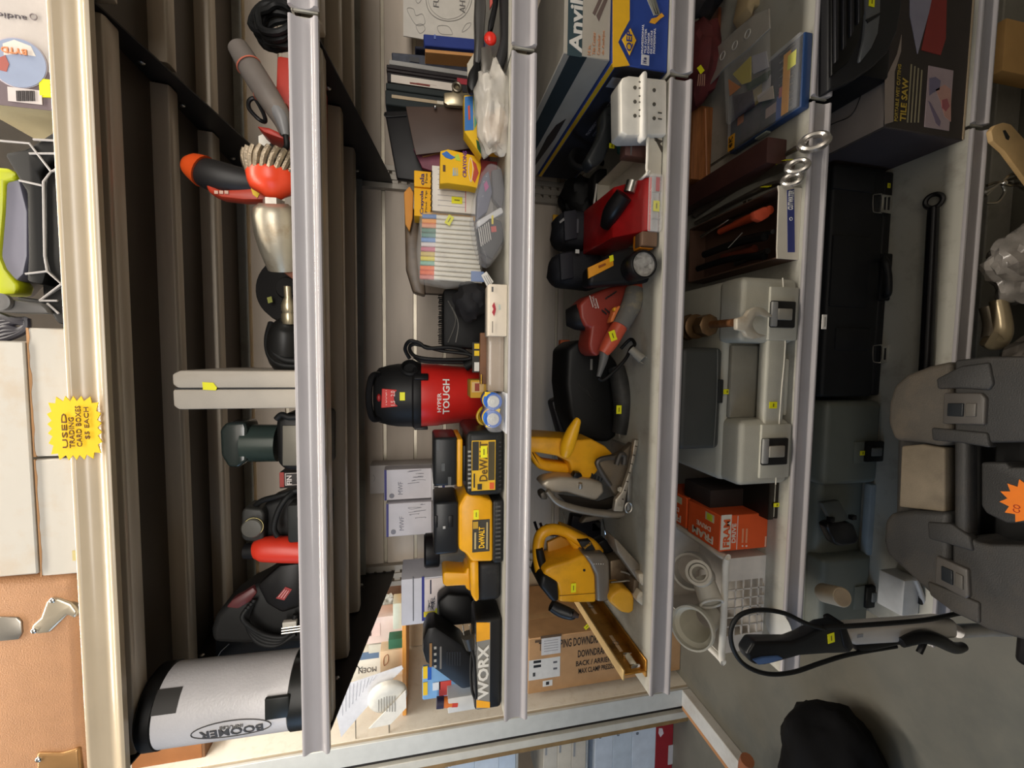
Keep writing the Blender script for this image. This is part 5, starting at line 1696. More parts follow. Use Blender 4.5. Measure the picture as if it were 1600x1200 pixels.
# alcove left of the post: stacked flat boxes
rnd = random.Random(9)
za = 0.0
yq = py0 + 0.14
xr = px0 - 0.235
lst = [(1026, 1062, 1126, 'red flat box with a white mark, lowest beside the white post', (150, 24, 34)),
       (989, 1015, 1128, 'bluish white flat box above the red one', (206, 214, 224)),
       (959, 987, 1130, 'bluish white flat box, second above the red one', (196, 206, 216)),
       (931, 957, 1134, 'bluish white flat box, third above the red one', (204, 212, 222)),
       (894, 916, 1152, 'cream flat box tilted above the bluish white boxes', (206, 196, 180)),
       (872, 892, 1146, 'cream flat box, second of the tilted cream boxes', (214, 204, 186)),
       (850, 870, 1150, 'cream flat box, third of the tilted cream boxes', (206, 198, 184)),
       (780, 806, 1158, 'pale blue flat box under the plank beside the post', (196, 210, 226)),
       (742, 776, 1163, 'pale blue flat box, second from the pale box under the plank', (206, 218, 232)),
       (700, 738, 1168, 'pale blue flat box, highest in the alcove beyond the post', (200, 214, 230))]
prev = 0.0
for i, (u0, u1, v0, lab, col) in enumerate(lst):
    top, bot = at(u0, v0, yq), at(u1, v0, yq)
    if i == 4 or i == 7:                 # a shelf board under the next group
        zb = bot.z - 0.001
        bm = new()
        box(bm, px0 - 0.95, px0 - 0.225, yq + 0.01, yq + 0.42, zb - 0.018, zb, 0.002)
        single('alcove_board', ('white shelf board under the tilted cream boxes', 'white shelf board under the pale blue boxes')[i == 7], 'shelf', bm, mat((200, 200, 196), 0.5), (px0 - 0.55, yq + 0.2, zb - 0.018))
        prev = zb
    bot.z = prev + 0.0006
    prev = top.z
    t = Thing('flat_box', lab, 'box', (top.x - 0.2, yq + 0.1, bot.z), group='flat boxes beyond the post')
    x1_ = top.x
    bm = new()
    box(bm, x1_ - 0.42, x1_, yq, yq + 0.3, bot.z, top.z, 0.003, 1)
    t.part('carton', bm, card(*col), w=True)
    if i == 0:
        tr(t, 'white_mark', [(u0 + 4, v0 + 12), (u0 + 9, v0 + 12), (u0 + 11, v0 + 20), (u0 + 6, v0 + 26), (u0 + 3, v0 + 20)], yq - 0.002, 0.002, flat(226, 210, 214), 0)
        tq(t, 'white_label', u0 + 18, u0 + 28, v0 + 38, v0 + 68, yq - 0.001, flat(196, 190, 190))
    elif i < 4:
        tt(t, '8 8', u0 + 5, u0 + 9, v0 + 9, v0 + 20, yq - 0.001, flat(60, 66, 80))
    elif i in (7, 8):
        tt(t, '0 0', u0 + 6, u0 + 10, v0 + 12, v0 + 22, yq - 0.001, flat(60, 70, 100))
    else:
        tq(t, 'end_band', u0 + 2, u0 + 5, v0 + 4, v0 + 30, yq - 0.001, flat(160, 160, 160))
# ================================================================== shelf with the light grey case
Z = ZT[4]
# light grey blow-moulded case, latches to the aisle
t = root('tool_case', 'large light grey moulded tool case with two latches and recessed carry handle', 'tool case', 1230, 600, 0.78, Z)
LG = mat((176, 174, 162), 0.5, var=0.06, bump=0.25, bscale=700)
ztc = at(1155, 600, 0.752).z
x0, x1 = at(1200, 757, 0.76).x, at(1200, 434, 0.76).x
bm = new()
box(bm, x0, x1, 0.80, 1.02, Z, ztc, 0.016, 4)
t.part('shell', bm, LG, w=True)
for u0, u1, v0, v1 in ((1157.5, 1252, 433, 536), (1155, 1242, 656, 758)):
    pb(t, 'corner_shell', u0, u1, v0, v1, 0.752, 0.07, LG, 0.014, Z, seg=4)
pb(t, 'handle', 1197, 1228, 520, 668, 0.752, 0.026, LG, 0.006, None, seg=3)
xa, xb = at(1200, 652, 0.79).x, at(1200, 540, 0.79).x
bm = new()
box(bm, xa, xb, 0.788, 0.80, Z + 0.005, ztc - 0.01, 0.004)
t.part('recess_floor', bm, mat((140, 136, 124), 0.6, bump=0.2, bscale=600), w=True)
pb(t, 'foot_ridge', 1226, 1243, 560, 650, 0.762, 0.03, LG, 0.006, Z)
tb(t, 'seam', [(1223, 434, 0.7505), (1225, 470, 0.7505), (1227, 540, 0.7515), (1222, 600, 0.7515), (1217, 668, 0.7505), (1212, 757, 0.7505)], 0.0012, flat(206, 202, 190), 6, 2)
for u0, u1, v0, v1 in ((1207, 1244, 470, 512), (1193, 1232, 685, 727)):
    pb(t, 'latch_recess', u0 - 4, u1 + 3, v0 - 22, v1 + 20, 0.747, 0.01, LG, 0.003)
    l_ = pb(t, 'latch', u0, u1, v0, v1, 0.741, 0.012, plast(50, 50, 50, rough=0.3), 0.003)
    pb(t, 'latch_plate', u0 + 10, u1 - 5, v0 + 12, v1 - 12, 0.737, 0.006, plast(150, 146, 136, rough=0.3), 0.002, parent=l_)
    pb(t, 'latch_edge', u0, u0 + 9, v0 + 1, v1 - 2, 0.739, 0.006, plast(150, 150, 148, rough=0.3), 0.002, parent=l_)
stk(t, 1208, 633, 0.7505, 0.014, 0.019)
# dark grey case on top
t = root('tool_case', 'dark grey tool case lying on the light grey one', 'tool case', 1110, 620, 0.80, ztc + 0.0006)
DG = mat((66, 68, 66), 0.5, var=0.08, bump=0.2, bscale=600)
pb(t, 'shell', 1064, 1143, 543, 702, 0.80, 0.2, DG, 0.012, ztc + 0.0006, seg=4)
tb(t, 'seam', [(1121, 546, 0.799), (1120, 620, 0.799), (1115, 700, 0.799)], 0.0012, plast(90, 92, 88), 6, 2)
pb(t, 'latch', 1122, 1141, 593, 630, 0.796, 0.01, plast(58, 60, 60), 0.002, ztc + 0.001)
stk(t, 1136, 612, 0.7945, 0.011, 0.018)
# rusty clamp on the case
t = root('pipe_clamp', 'rusty pipe clamp with a pale open fork lying on the light grey case', 'clamp', 1120, 510, 0.80, ztc + 0.0006)
zc = ztc + 0.03
p0, p1 = at(1160, 505, 0.73), at(1070, 512, 0.93)
cxx = at(1145, 505, 0.75).x
bm = new()
cyl(bm, (cxx, 0.74, zc), (cxx + 0.005, 1.0, zc), 0.008, n=16)
t.part('pipe', bm, RUST, w=True)
for yy, r_, hh in ((0.805, 0.024, 0.03), (0.85, 0.028, 0.008), (0.872, 0.030, 0.022)):
    bm = new()
    lathe(bm, [(r_ * 0.8, 0), (r_, 0.003), (r_, hh - 0.003), (r_ * 0.8, hh)], (cxx, yy, zc + 0.003), (0, 1, 0), 8 if hh > 0.02 else 20)
    t.part('collar', bm, mat((120, 92, 62), 0.4, 0.55, var=0.3, scale=40, dirt=(60, 44, 30), damt=0.7), w=True)
tr(t, 'fork', [(1152, 497), (1165, 494), (1172, 484), (1182, 479), (1194, 481), (1203, 489), (1210, 495), (1199, 496), (1190, 493), (1183, 494), (1178, 500), (1177, 508), (1180, 515), (1186, 521), (1199, 524), (1189, 528), (1177, 530), (1168, 526), (1163, 518), (1152, 515)], 0.728, 0.012, mat((196, 188, 172), 0.5, 0.3, var=0.15, dirt=(150, 110, 64), dscale=20, damt=0.5), 0.003)
# tray box with pliers
t = root('drink_carton', 'white cut-down carton tray with navy stripe and lettering, full of hand tools', 'box', 1240, 350, 0.76, Z)
CB = card(214, 206, 190)
x0, x1 = at(1235, 405, 0.757).x, at(1235, 292, 0.757).x
zt = at(1215, 350, 0.757).z
bm = new()
prism(bm, [(x0, Z), (x1, Z), (x1, zt + 0.003), (x1 - 0.012, zt), (x0 + 0.02, zt - 0.002), (x0, zt - 0.004)], 0.757, 0.760, 'xz')
t.part('front_wall', bm, CB, w=True)
for xx in (x0, x1 - 0.003):
    bm = new()
    box(bm, xx, xx + 0.003, 0.76, 1.06, Z, zt - 0.004)
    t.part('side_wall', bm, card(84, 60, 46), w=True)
bm = new()
box(bm, x0, x1, 1.057, 1.06, Z, zt - 0.004)
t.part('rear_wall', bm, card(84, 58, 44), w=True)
bm = new()
box(bm, x0 + 0.003, x1 - 0.003, 0.76, 1.057, Z + 0.0005, Z + 0.003)
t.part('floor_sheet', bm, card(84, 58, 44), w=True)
tr(t, 'navy_stripe', [(1230, 297), (1241, 295), (1242, 394), (1231, 394)], 0.7564, 0.0008, flat(48, 56, 120), 0)
tt(t, 'CUTWATER', 1231.5, 1239.5, 297, 328, 0.7558, flat(226, 224, 222), bold=0.03)
bm = new()
ring(bm, at(1236, 342, 0.7562), 0.0032, 0.0006, (0, 1, 0), 16, 5)
t.part('round_emblem', bm, flat(226, 224, 222), w=True)
TB = (x0 + 0.006, x1 - 0.006)


def tool_in_tray(label, name, pts, r, m, grips=None, extra=None):
    t = Thing(name, label, name.replace('_', ' '), (at(*pts[0]).x, pts[0][2], Z + 0.003))
    tb(t, 'shaft', pts, r, m, 10)
    for g in grips or ():
        tb(t, 'grip', g[0], g[1], g[2], 12)
    for e in extra or ():
        tr(t, e[0], e[1], e[2], e[3], e[4], e[5])
    return t


OR = mat((206, 84, 52), 0.4, var=0.2, dirt=(110, 60, 40), damt=0.4)
tool_in_tray('orange-red worn pliers handles lying across the carton tray', 'pliers', [(1125, 362, 0.98), (1195, 330, 0.82)], 0.008, OR,
             [([(1150, 350, 0.92), (1175, 340, 0.86), (1203, 328, 0.80)], [0.009, 0.0105, 0.0095], OR)], [('worn_tip', [(1178, 330), (1196, 322), (1204, 324), (1204, 338), (1190, 346), (1180, 342)], 0.80, 0.015, mat((226, 96, 66), 0.35), 0.004)])
t_ = tool_in_tray('black pry tool with white lettering along its shaft, in the carton tray', 'pry_bar', [(1100, 398, 1.0), (1150, 380, 0.9), (1195, 370, 0.80)], 0.009, plast(36, 34, 34))
p_ = at(1145, 378, 0.885)
t_.quad('small_print', p_ + Vector((0, -0.012, 0.004)), Vector((0.45, -0.85, 0)).normalized(), Vector((0.2, 0.1, 0.97)).normalized(), 0.05, 0.0016, flat(190, 188, 184), w=True)
tool_in_tray('silver ratchet with a round head in the carton tray', 'ratchet', [(1120, 345, 1.0), (1150, 335, 0.93), (1172, 318, 0.88)], 0.006, DKSTEEL, None, [('head', [(1166, 312), (1176, 310), (1182, 316), (1178, 322), (1168, 320)], 0.87, 0.014, CHROME, 0.003)])
tool_in_tray('dark wrench with a ring end beside the white carton wall', 'wrench', [(1150, 375, 0.9), (1185, 366, 0.84), (1208, 362, 0.775)], 0.005, DKSTEEL)
bm = new()
tool_in_tray('brown wooden handle low in the carton tray', 'chisel', [(1130, 402, 0.98), (1170, 392, 0.88), (1180, 388, 0.86)], 0.009, mat((130, 64, 44), 0.5, var=0.2))
tool_in_tray('black-handled nippers against the lower side of the carton tray', 'nippers', [(1090, 420, 1.02), (1140, 405, 0.92), (1195, 400, 0.80)], 0.008, BLACK, [([(1150, 412, 0.9), (1200, 392, 0.79)], 0.006, DKSTEEL)])
tool_in_tray('chrome socket bar across the back of the carton tray', 'socket_bar', [(1095, 370, 1.02), (1140, 342, 0.96), (1150, 330, 0.95)], 0.005, CHROME)
# reddish flat case, wrenches
t = root('socket_case', 'long dark maroon flat case under the three big wrenches', 'case', 1200, 245, 0.85, Z)
xa = at(1218, 250, 0.82).x
bm = new()
box(bm, xa - 0.02, xa + 0.035, 0.80, 1.2, Z, Z + 0.05, 0.003)
t.part('case', bm, mat((74, 44, 40), 0.5, var=0.15), w=True)
WR = mat((206, 202, 196), 0.25, 0.85, var=0.15, dirt=(120, 90, 60), dscale=26, damt=0.4)
ws = [('largest ring wrench, nearest the blue bit-set case, its ring over the shelf edge', (1272, 222), [(1262, 224), (1215, 250), (1150, 285), (1090, 318)], 0.021, (1224, 255)),
      ('middle ring wrench of the three on the maroon case', (1246, 260), [(1236, 258), (1205, 268), (1150, 295), (1085, 335)], 0.0165, (1213, 261)),
      ('smallest ring wrench, against the white carton tray', (1237, 281), [(1228, 283), (1195, 293), (1140, 320), (1090, 348)], 0.0145, (1191, 296))]
for i, (lab, (u, v), sh, R_, tg) in enumerate(ws):
    zz = Z + 0.056 + 0.008 * (i == 0)
    c = at(u, v, 0.735 + 0.004 * i)
    t = Thing('ring_wrench', lab, 'wrench', (c.x, 0.78, Z + 0.05), group='ring wrenches')
    bm = new()
    tmp = new()
    ring(tmp, (0, 0, 0), R_ * 0.8, R_ * 0.3, (0, 0, 1), 24, 8)
    tmp.transform(Matrix.Translation(c) @ Matrix.Rotation(0.7, 4, 'X') @ Matrix.Rotation(0.3, 4, 'Y') @ Matrix.Diagonal((1, 1.3, 1.25, 1)))
    join(bm, tmp)
    t.part('ring', bm, WR, w=True)
    yy = [0.752, 0.83, 0.95, 1.1]
    tb(t, 'shaft', [(a, b_, d) for (a, b_), d in zip(sh, yy)], [0.012 - 0.0015 * i, 0.0105, 0.009, 0.011], mat((140, 132, 124), 0.35, 0.8, var=0.2, dirt=(40, 34, 30), damt=0.6), 10, fl=0.6)
    p_ = at(*tg, 0.80 + 0.01 * i)
    sdir = Vector((0.35, 0.9, 0)).normalized()
    t.tag(p_ + Vector((0, -0.014, 0.004)), sdir, Vector((-0.3, 0.1, 0.95)).normalized(), 0.022, 0.01, True)
# blue bit set case lying flat
t = root('bit_set', 'flat blue bit-set case with clear lid and a long yellow label', 'bit set', 1257, 105, 0.76, Z)
fr, fl = on(1262, 49, Z), on(1258, 167, Z)
x0, x1 = at(1257, 168, 0.75).x, at(1257, 48, 0.75).x
y0, y1 = 0.75, on(1140, 170, Z + 0.024).y
zt = Z + 0.026
BL = plast(36, 66, 112)
bm = new()
box(bm, x0, x1, y0, y1, Z, zt - 0.006, 0.003)
t.part('base_tray', bm, BL, w=True)
bm = new()
box(bm, x0 + 0.004, x1 - 0.004, y0 + 0.004, y1 - 0.004, zt - 0.0065, zt - 0.005)
t.part('tray_insert', bm, mat((40, 44, 56), 0.5, var=0.5, scale=60), w=True)
rnd = random.Random(5)
for i in range(9):
    xx = x0 + 0.012 + (x1 - x0 - 0.024) * i / 8
    bm = new()
    cyl(bm, (xx, y0 + 0.02, zt - 0.003), (xx, y0 + 0.055, zt - 0.003), 0.0022, n=8)
    t.part('drill_bit', bm, STEEL, w=True)
L_ = x1 - x0


def top(name, a0, a1, b0, b1, m, h=0.0):      # patch on the lid: a across, b from the front
    bm = new()
    box(bm, x0 + L_ * a0, x0 + L_ * a1, y0 + b0, y0 + b1, zt + h, zt + h + 0.0006)
    return t.part(name, bm, m, w=True)


top('yellow_label', 0.02, 0.86, 0.024, 0.042, flat(246, 170, 20), 0.001)
top('price_sticker', 0.60, 0.80, 0.010, 0.030, TAG, 0.002)
top('blue_print', 0.0, 0.34, 0.040, 0.056, flat(40, 80, 160), 0.0005)
top('red_print', 0.30, 0.44, 0.042, 0.05, flat(206, 110, 100), 0.001)
top('yellow_print', 0.46, 0.72, 0.10, 0.15, flat(190, 160, 50), 0.0005)
top('white_print', 0.44, 0.74, 0.075, 0.098, flat(176, 170, 176), 0.0005)
top('green_print', 0.34, 0.50, 0.062, 0.096, flat(40, 70, 46), 0.0005)
top('orange_print', 0.34, 0.52, 0.152, 0.172, flat(196, 106, 36), 0.0005)
top('pink_print', 0.14, 0.28, 0.056, 0.085, flat(176, 150, 140), 0.0005)
top('dark_print', 0.05, 0.4, 0.10, 0.16, mat((54, 46, 54), 0.5, var=0.5, scale=70), 0.0003)
bm = new()
box(bm, x0 + 0.001, x1 - 0.001, y0 + 0.002, y1 - 0.002, zt - 0.006, zt + 0.0036, 0.002, 2)
t.part('clear_lid', bm, CLEARHARD, w=True)
top('side_label', 0.0, 0.24, y1 - y0 - 0.03, y1 - y0 - 0.008, flat(226, 160, 40), 0.004)
t.text('40 PC', (x0 + L_ * 0.12, y1 - 0.019, zt + 0.0054), X3, Y3, 0.024, 0.013, INK, w=True, bold=0.02)
bm = new()
box(bm, x0 - 0.004, x0 + 0.001, y0 + 0.09, y0 + 0.125, Z + 0.004, Z + 0.018, 0.003)
t.part('latch', bm, mat((170, 176, 170), 0.3, alpha=0.8), w=True)
# clear organiser laid over the bit set
zo = Z + 0.036
t = root('hook_organizer', 'smoky clear plastic organiser with ring holes, laid across the blue bit set', 'organizer', 1160, 90, 0.88, zo)


def lay(name, pts, z0, th, m, b=0.001):
    bm = new()
    prism(bm, [(p_.x, p_.y) for p_ in (on(u, v, z0) for u, v in pts)], z0, z0 + th, 'xy', b, 1)
    return t.part(name, bm, m, w=True)


lay('sheet', [(1204, 13), (1205, 45), (1170, 78), (1136, 104), (1094, 152), (1086, 150), (1092, 118), (1120, 76), (1150, 48), (1182, 22)], zo + 0.012, 0.004, mat((190, 182, 170), 0.2, alpha=0.5, var=0.15))
lay('blister', [(1205, 46), (1206, 140), (1168, 172), (1140, 196), (1136, 106), (1170, 80)], zo, 0.012, mat((226, 224, 220), 0.08, alpha=0.14, var=0.0, bump=0.4, bscale=30), 0.003)
for u, v in ((1168, 53), (1148, 71), (1129, 87), (1112, 104)):
    bm = new()
    ring(bm, on(u, v, zo + 0.0165), 0.0085, 0.0012, (0, 0, 1), 16, 6)
    t.part('ring_hole', bm, mat((206, 200, 190), 0.25, alpha=0.9), w=True)
for pts, m in (([(1146, 116), (1174, 88), (1174, 128), (1160, 132)], flat(190, 172, 70)), ([(1176, 88), (1198, 80), (1202, 105), (1178, 116)], flat(176, 172, 178)), ([(1139, 124), (1158, 136), (1141, 150)], flat(206, 120, 40)),
               ([(1166, 132), (1204, 110), (1200, 124), (1170, 142)], flat(44, 66, 50)), ([(1184, 150), (1208, 134), (1210, 154), (1186, 160)], flat(190, 178, 166)), ([(1146, 150), (1176, 142), (1180, 166), (1150, 186)], mat((66, 56, 66), 0.5, var=0.5, scale=70))):
    lay('printed_card', pts, zo + 0.001, 0.002, m, 0.0)
t = root('cloth_bag', 'dark crumpled cloth bag at the frame top behind the leather case', 'bag', 1100, 10, 0.98, Z)
bm = new()
crumple(bm, at(1100, -40, 1.0), (0.10, 0.06, 0.06), 0.3, 2.0, 41)
t.part('bag', bm, mat((40, 34, 34), 0.85, var=0.3), w=True)
t = root('paper_bag', 'tan crumpled paper sack edge at the frame top beside the clear organiser', 'sack', 1220, 10, 0.84, Z)
tr(t, 'sack', [(1178, -40), (1246, -40), (1244, 4), (1226, 18), (1206, 36), (1200, 30), (1204, 10), (1180, 8), (1176, 24), (1168, 10)], 0.90, 0.05, card(176, 156, 120), 0.004)
pb(t, 'foot', 1206, 1245, -20, 38, 0.915, 0.06, card(150, 132, 112), 0.002, Z)
t = root('tool_roll', 'dark red cloth tool roll behind the clear organiser', 'tool roll', 1095, 90, 1.03, Z)
bm = new()
crumple(bm, at(1092, 100, 1.03) + Vector((0, 0, 0.0)), (0.10, 0.06, 0.045), 0.3, 2.2, 31)
t.part('roll', bm, mat((96, 36, 36), 0.8, var=0.3), w=True)
tr(t, 'yellow_sticker', [(1089, 106), (1095, 101), (1101, 110), (1095, 116)], 0.955, 0.001, TAG, 0)
for i in range(4):
    tb(t, 'fringe', [(1092 + i * 3, 116, 0.955), (1090 + i * 3.4, 134, 0.955)], 0.0014, flat(176, 130, 110), 5, 1)
t = root('leather_case', 'orange-brown leather case at the back beside the tan sack', 'case', 1140, 30, 1.05, Z)
pb(t, 'case', 1122, 1180, 14, 58, 1.03, 0.06, mat((150, 84, 54), 0.5, var=0.2), 0.006, Z)
tb(t, 'strap', [(1140, 20, 1.028), (1150, 32, 1.026), (1165, 22, 1.03)], 0.004, flat(120, 60, 50), 8)
t = root('wooden_block', 'brown wooden box lying behind the wrenches and blue bit set', 'wooden box', 1095, 220, 1.08, Z)
x0, x1 = at(1095, 284, 1.06).x, at(1095, 168, 1.06).x
bm = new()
box(bm, x0, x1, 1.05, 1.14, Z, at(1078, 225, 1.06).z, 0.003)
t.part('box', bm, WOOD, w=True)
tb(t, 'edge_band', [(1102, 170, 1.049), (1103, 226, 1.049), (1104, 282, 1.049)], 0.003, mat((176, 112, 66), 0.5, var=0.2), 6, 1)
# thin bars
t = root('file_set', 'two dark flat bars with yellow stickers below the light grey case', 'bars', 1210, 785, 0.80, Z)
for i, (u0, u1) in enumerate(((1201, 1210), (1212, 1221))):
    pb(t, 'bar', u0, u1, 752, 812 - 2 * i, 0.775, 0.1, mat((46, 42, 38), 0.3, 0.6), 0.001, None if i == 0 else Z)
pb(t, 'lower_bar', 1207, 1214, 754, 808, 0.776, 0.1, CHROME, 0.001)
stk(t, 1214, 789, 0.773, 0.009, 0.018)
t = root('dark_carton', 'dark carton in the shadow below the light grey case', 'carton', 1170, 785, 0.92, Z)
pb(t, 'carton', 1110, 1190, 764, 792, 0.85, 0.1, card(44, 34, 32), 0.002, Z)
stk(t, 1168, 784, 0.848, 0.014, 0.02)
# filter boxes
OB = card(232, 92, 36)
for i in range(2):
    yb_ = 0.80 if i == 0 else 0.925
    lab = 'orange and white oil filter box, nearest the shelf edge, white lettered band' if i == 0 else 'orange oil filter box behind the one with the white lettered band'
    c = at(1165, 831, yb_)
    t = Thing('filter_carton', lab, 'box', (c.x, yb_, Z), group='orange oil filter boxes')
    x0, x1 = at(1160, 859, 0.80).x + 0.002 * i, at(1160, 804, 0.80).x - 0.001 * i
    zt = at(1125, 832, 0.80).z - 0.002 * i
    bm = new()
    box(bm, x0, x1, yb_, yb_ + 0.115, Z, zt, 0.0015, 1)
    t.part('carton', bm, OB, w=True)
    if i == 0:
        tq(t, 'white_band', 1126, 1142, 804.5, 858.5, yb_ - 0.0004, flat(226, 222, 210))
        tt(t, 'FRAM', 1130, 1140, 812, 855, yb_ - 0.0014, flat(226, 96, 44), bold=0.03)
        tt(t, 'DRIVE', 1143.5, 1149.5, 818, 848, yb_ - 0.001, flat(236, 226, 214), bold=0.02)
        tq(t, 'white_rule', 1151.5, 1152.3, 806, 858, yb_ - 0.0006, flat(236, 226, 214))
        for k_ in range(2):
            tq(t, 'small_print', 1159 + 6 * k_, 1161.5 + 6 * k_, 826, 848, yb_ - 0.0004, flat(236, 160, 120))
            bm = new()
            lathe(bm, [(0.0022, 0.0008), (0.0022, 0)], at(1160 + 6 * k_, 853, yb_), (0, -1, 0), 12)
            t.part('print_dot', bm, flat(240, 220, 206), w=True)
        tt(t, '10575', 1194, 1198, 838, 854, yb_ - 0.001, flat(240, 190, 160))
    # printing on the lid, head toward the back
    L_ = x1 - x0
    bm = new()
    t.text('FRAM', ((x0 + x1) / 2 - L_ * 0.3, yb_ + 0.058, zt + 0.0006), Y3, -X3, 0.075, 0.018, flat(226, 216, 200), w=True, bold=0.03)
    t.text('DRIVE', ((x0 + x1) / 2 - 0.002, yb_ + 0.055, zt + 0.0006), Y3, -X3, 0.05, 0.011, flat(236, 216, 200), w=True, bold=0.02)
    bm = new()
    box(bm, x1 - L_ * 0.3, x1 - L_ * 0.08, yb_ + 0.02, yb_ + 0.05, zt + 0.0002, zt + 0.0008)
    t.part('pale_label', bm, flat(200, 196, 160), w=True)
    if i == 0:
        bm = new()
        box(bm, x1 - L_ * 0.28, x1 - L_ * 0.1, yb_ + 0.026, yb_ + 0.044, zt + 0.0008, zt + 0.0014)
        t.part('price_sticker', bm, mat((206, 214, 40), 0.5), w=True)
# white basket with drain fittings
t = root('plastic_basket', 'white plastic basket with a gridded side, holding drain fittings', 'basket', 1180, 940, 0.80, Z)
BW = plast(222, 214, 204, rough=0.4)
ybk = 0.80
x0, x1 = at(1190, 1012, ybk).x, at(1190, 868, ybk).x
zt = at(1128, 940, ybk).z
H = zt - Z


def wallg(name, x0, x1, yy, th, cols, rows, xi0, xi1, zi0, zi1):
    bm = new()
    box(bm, x0, xi0, yy, yy + th, Z, zt)
    box(bm, xi1, x1, yy, yy + th, Z, zt)
    box(bm, xi0, xi1, yy, yy + th, Z, zi0)
    box(bm, xi0, xi1, yy, yy + th, zi1, zt)
    for c in range(1, cols):
        xx = xi0 + (xi1 - xi0) * c / cols
        box(bm, xx - 0.0014, xx + 0.0014, yy, yy + th, zi0, zi1)
    for r_ in range(1, rows):
        zz = zi0 + (zi1 - zi0) * r_ / rows
        box(bm, xi0, xi1, yy, yy + th, zz - 0.0014, zz + 0.0014)
    return t.part(name, bm, BW, w=True)


xi1 = at(1165, 906, ybk).x
xi0 = at(1165, 990, ybk).x
wallg('grid_wall', x0, x1, ybk, 0.003, 6, 5, xi0, xi1, at(1196, 940, ybk).z, at(1137, 940, ybk).z)
for xx in (x0, x1 - 0.003):
    bm = new()
    box(bm, xx, xx + 0.003, ybk + 0.003, 1.03, Z, zt)
    t.part('side_wall', bm, BW, w=True)
bm = new()
box(bm, x0, x1, 1.03, 1.033, Z, zt)
t.part('rear_wall', bm, BW, w=True)
bm = new()
box(bm, x0 + 0.003, x1 - 0.003, ybk + 0.003, 1.03, Z + 0.0002, Z + 0.003)
t.part('floor_plate', bm, BW, w=True)
bm = new()
tube(bm, [(x0 + 0.01, ybk - 0.006, zt), (x1 - 0.01, ybk - 0.006, zt), (x1 + 0.006, ybk + 0.008, zt), (x1 + 0.006, 1.03, zt), (x1 - 0.005, 1.04, zt), (x0 + 0.005, 1.04, zt), (x0 - 0.006, 1.03, zt), (x0 - 0.006, ybk + 0.008, zt)], 0.0075, 10, 4, True)
t.part('rim', bm, plast(232, 226, 214), w=True)
PVC = plast(226, 222, 212, rough=0.3)


def pipe(t, name, c0, c1, ro, ri, m=PVC):
    c0, c1 = Vector(c0), Vector(c1)
    h = (c1 - c0).length
    bm = new()
    lathe(bm, [(ri, 0.0), (ri, -0.0), (ro, 0), (ro, h), (ri, h), (ri, 0.002)], c0, c1 - c0, 28, cap=False)
    return t.part(name, bm, m, w=True)


t = root('pipe_tee', 'white pipe tee with its round mouth turned to the aisle, in the white basket', 'pipe fitting', 1100, 910, 0.82, zt - 0.06)
pipe(t, 'mouth', at(1091, 895, 0.80), at(1099, 901, 0.86), 0.027, 0.021)
pipe(t, 'inner_ring', at(1092, 896, 0.803), at(1097, 900, 0.83), 0.02, 0.0145)
pipe(t, 'branch', at(1112, 942, 0.80), at(1098, 905, 0.84), 0.025, 0.021)
bm = new()
ring(bm, at(1112, 943, 0.798), 0.024, 0.003, at(1112, 942, 0.80) - at(1098, 905, 0.84), 24, 8)
t.part('collar', bm, PVC, w=True)
t = root('pipe_coupling', 'wide white flared pipe coupling at the lower corner of the white basket', 'pipe fitting', 1095, 985, 0.82, zt - 0.07)
c0, c1 = at(1080, 982, 0.80), at(1106, 962, 0.86)
bm = new()
d = (c1 - c0)
lathe(bm, [(0.042, 0.012), (0.043, 0.0), (0.047, 0.0), (0.047, 0.014), (0.038, 0.022), (0.031, d.length), (0.027, d.length), (0.034, 0.02), (0.042, 0.012)], c0, d, 32, cap=False)
t.part('coupling', bm, mat((226, 222, 206), 0.35, var=0.06), w=True)
t = root('pipe_ring', 'large white ring fitting deep in the white basket behind the tee', 'pipe fitting', 1085, 895, 0.9, zt - 0.07)
pipe(t, 'ring', at(1078, 893, 0.872), at(1084, 889, 0.91), 0.042, 0.037)
t = root('pipe_plug', 'rounded white pipe cap behind the basket, below the orange boxes', 'pipe fitting', 1050, 860, 1.08, Z)
bm = new()
c = at(1052, 862, 1.09)
lathe(bm, [(0.03, 0), (0.034, c.z - Z - 0.01), (0.03, c.z - Z + 0.012), (0.016, c.z - Z + 0.026), (0, c.z - Z + 0.03)], (c.x, 1.1, Z), n=28)
t.part('cap', bm, mat((200, 196, 186), 0.35), w=True)
t = root('jar_lid', 'round pale plastic disc lying on the bare shelf corner beside the basket', 'lid', 1220, 985, 0.79, Z)
c = on(1224, 985, Z)
bm = new()
lathe(bm, [(0.036, 0), (0.037, 0.0015), (0.034, 0.003), (0.0, 0.0025)], (c.x, c.y + 0.012, Z), n=32)
t.part('disc', bm, mat((190, 190, 186), 0.4), w=True)
# ================================================================== lowest shelf
Z = ZT[5]
# tile saw carton
y = 0.757
t = root('tile_saw_box', 'dark tile saw carton with yellow lettering and a pale picture', 'box', 1480, 160, y, Z)
x0, x1 = at(1440, 208, y).x, at(1440, -60, y).x
zt = at(1383, 195, y).z
bm = new()
box(bm, x0, x1, y, y + 0.34, Z, zt, 0.0015, 1)
t.part('carton', bm, card(58, 50, 44), w=True)
bm = new()
slab(bm, Vector((x0, y + 0.17, (Z + zt) / 2)), -Y3, Z3, 0.336, zt - Z - 0.004, 0.0008)
t.part('side_print', bm, card(66, 56, 56), w=True)
bm = new()
box(bm, x0 + 0.003, x1, y + 0.003, y + 0.33, zt + 0.0002, zt + 0.001)
t.part('lid_print', bm, card(150, 138, 130), w=True)
bm = new()
tube(bm, [on(u, v, zt + 0.001) for u, v in ((1262, 215), (1300, 194), (1330, 180), (1345, 150), (1358, 112), (1362, 60))], 0.0012, 6)
t.part('lid_seam', bm, INK, w=True)
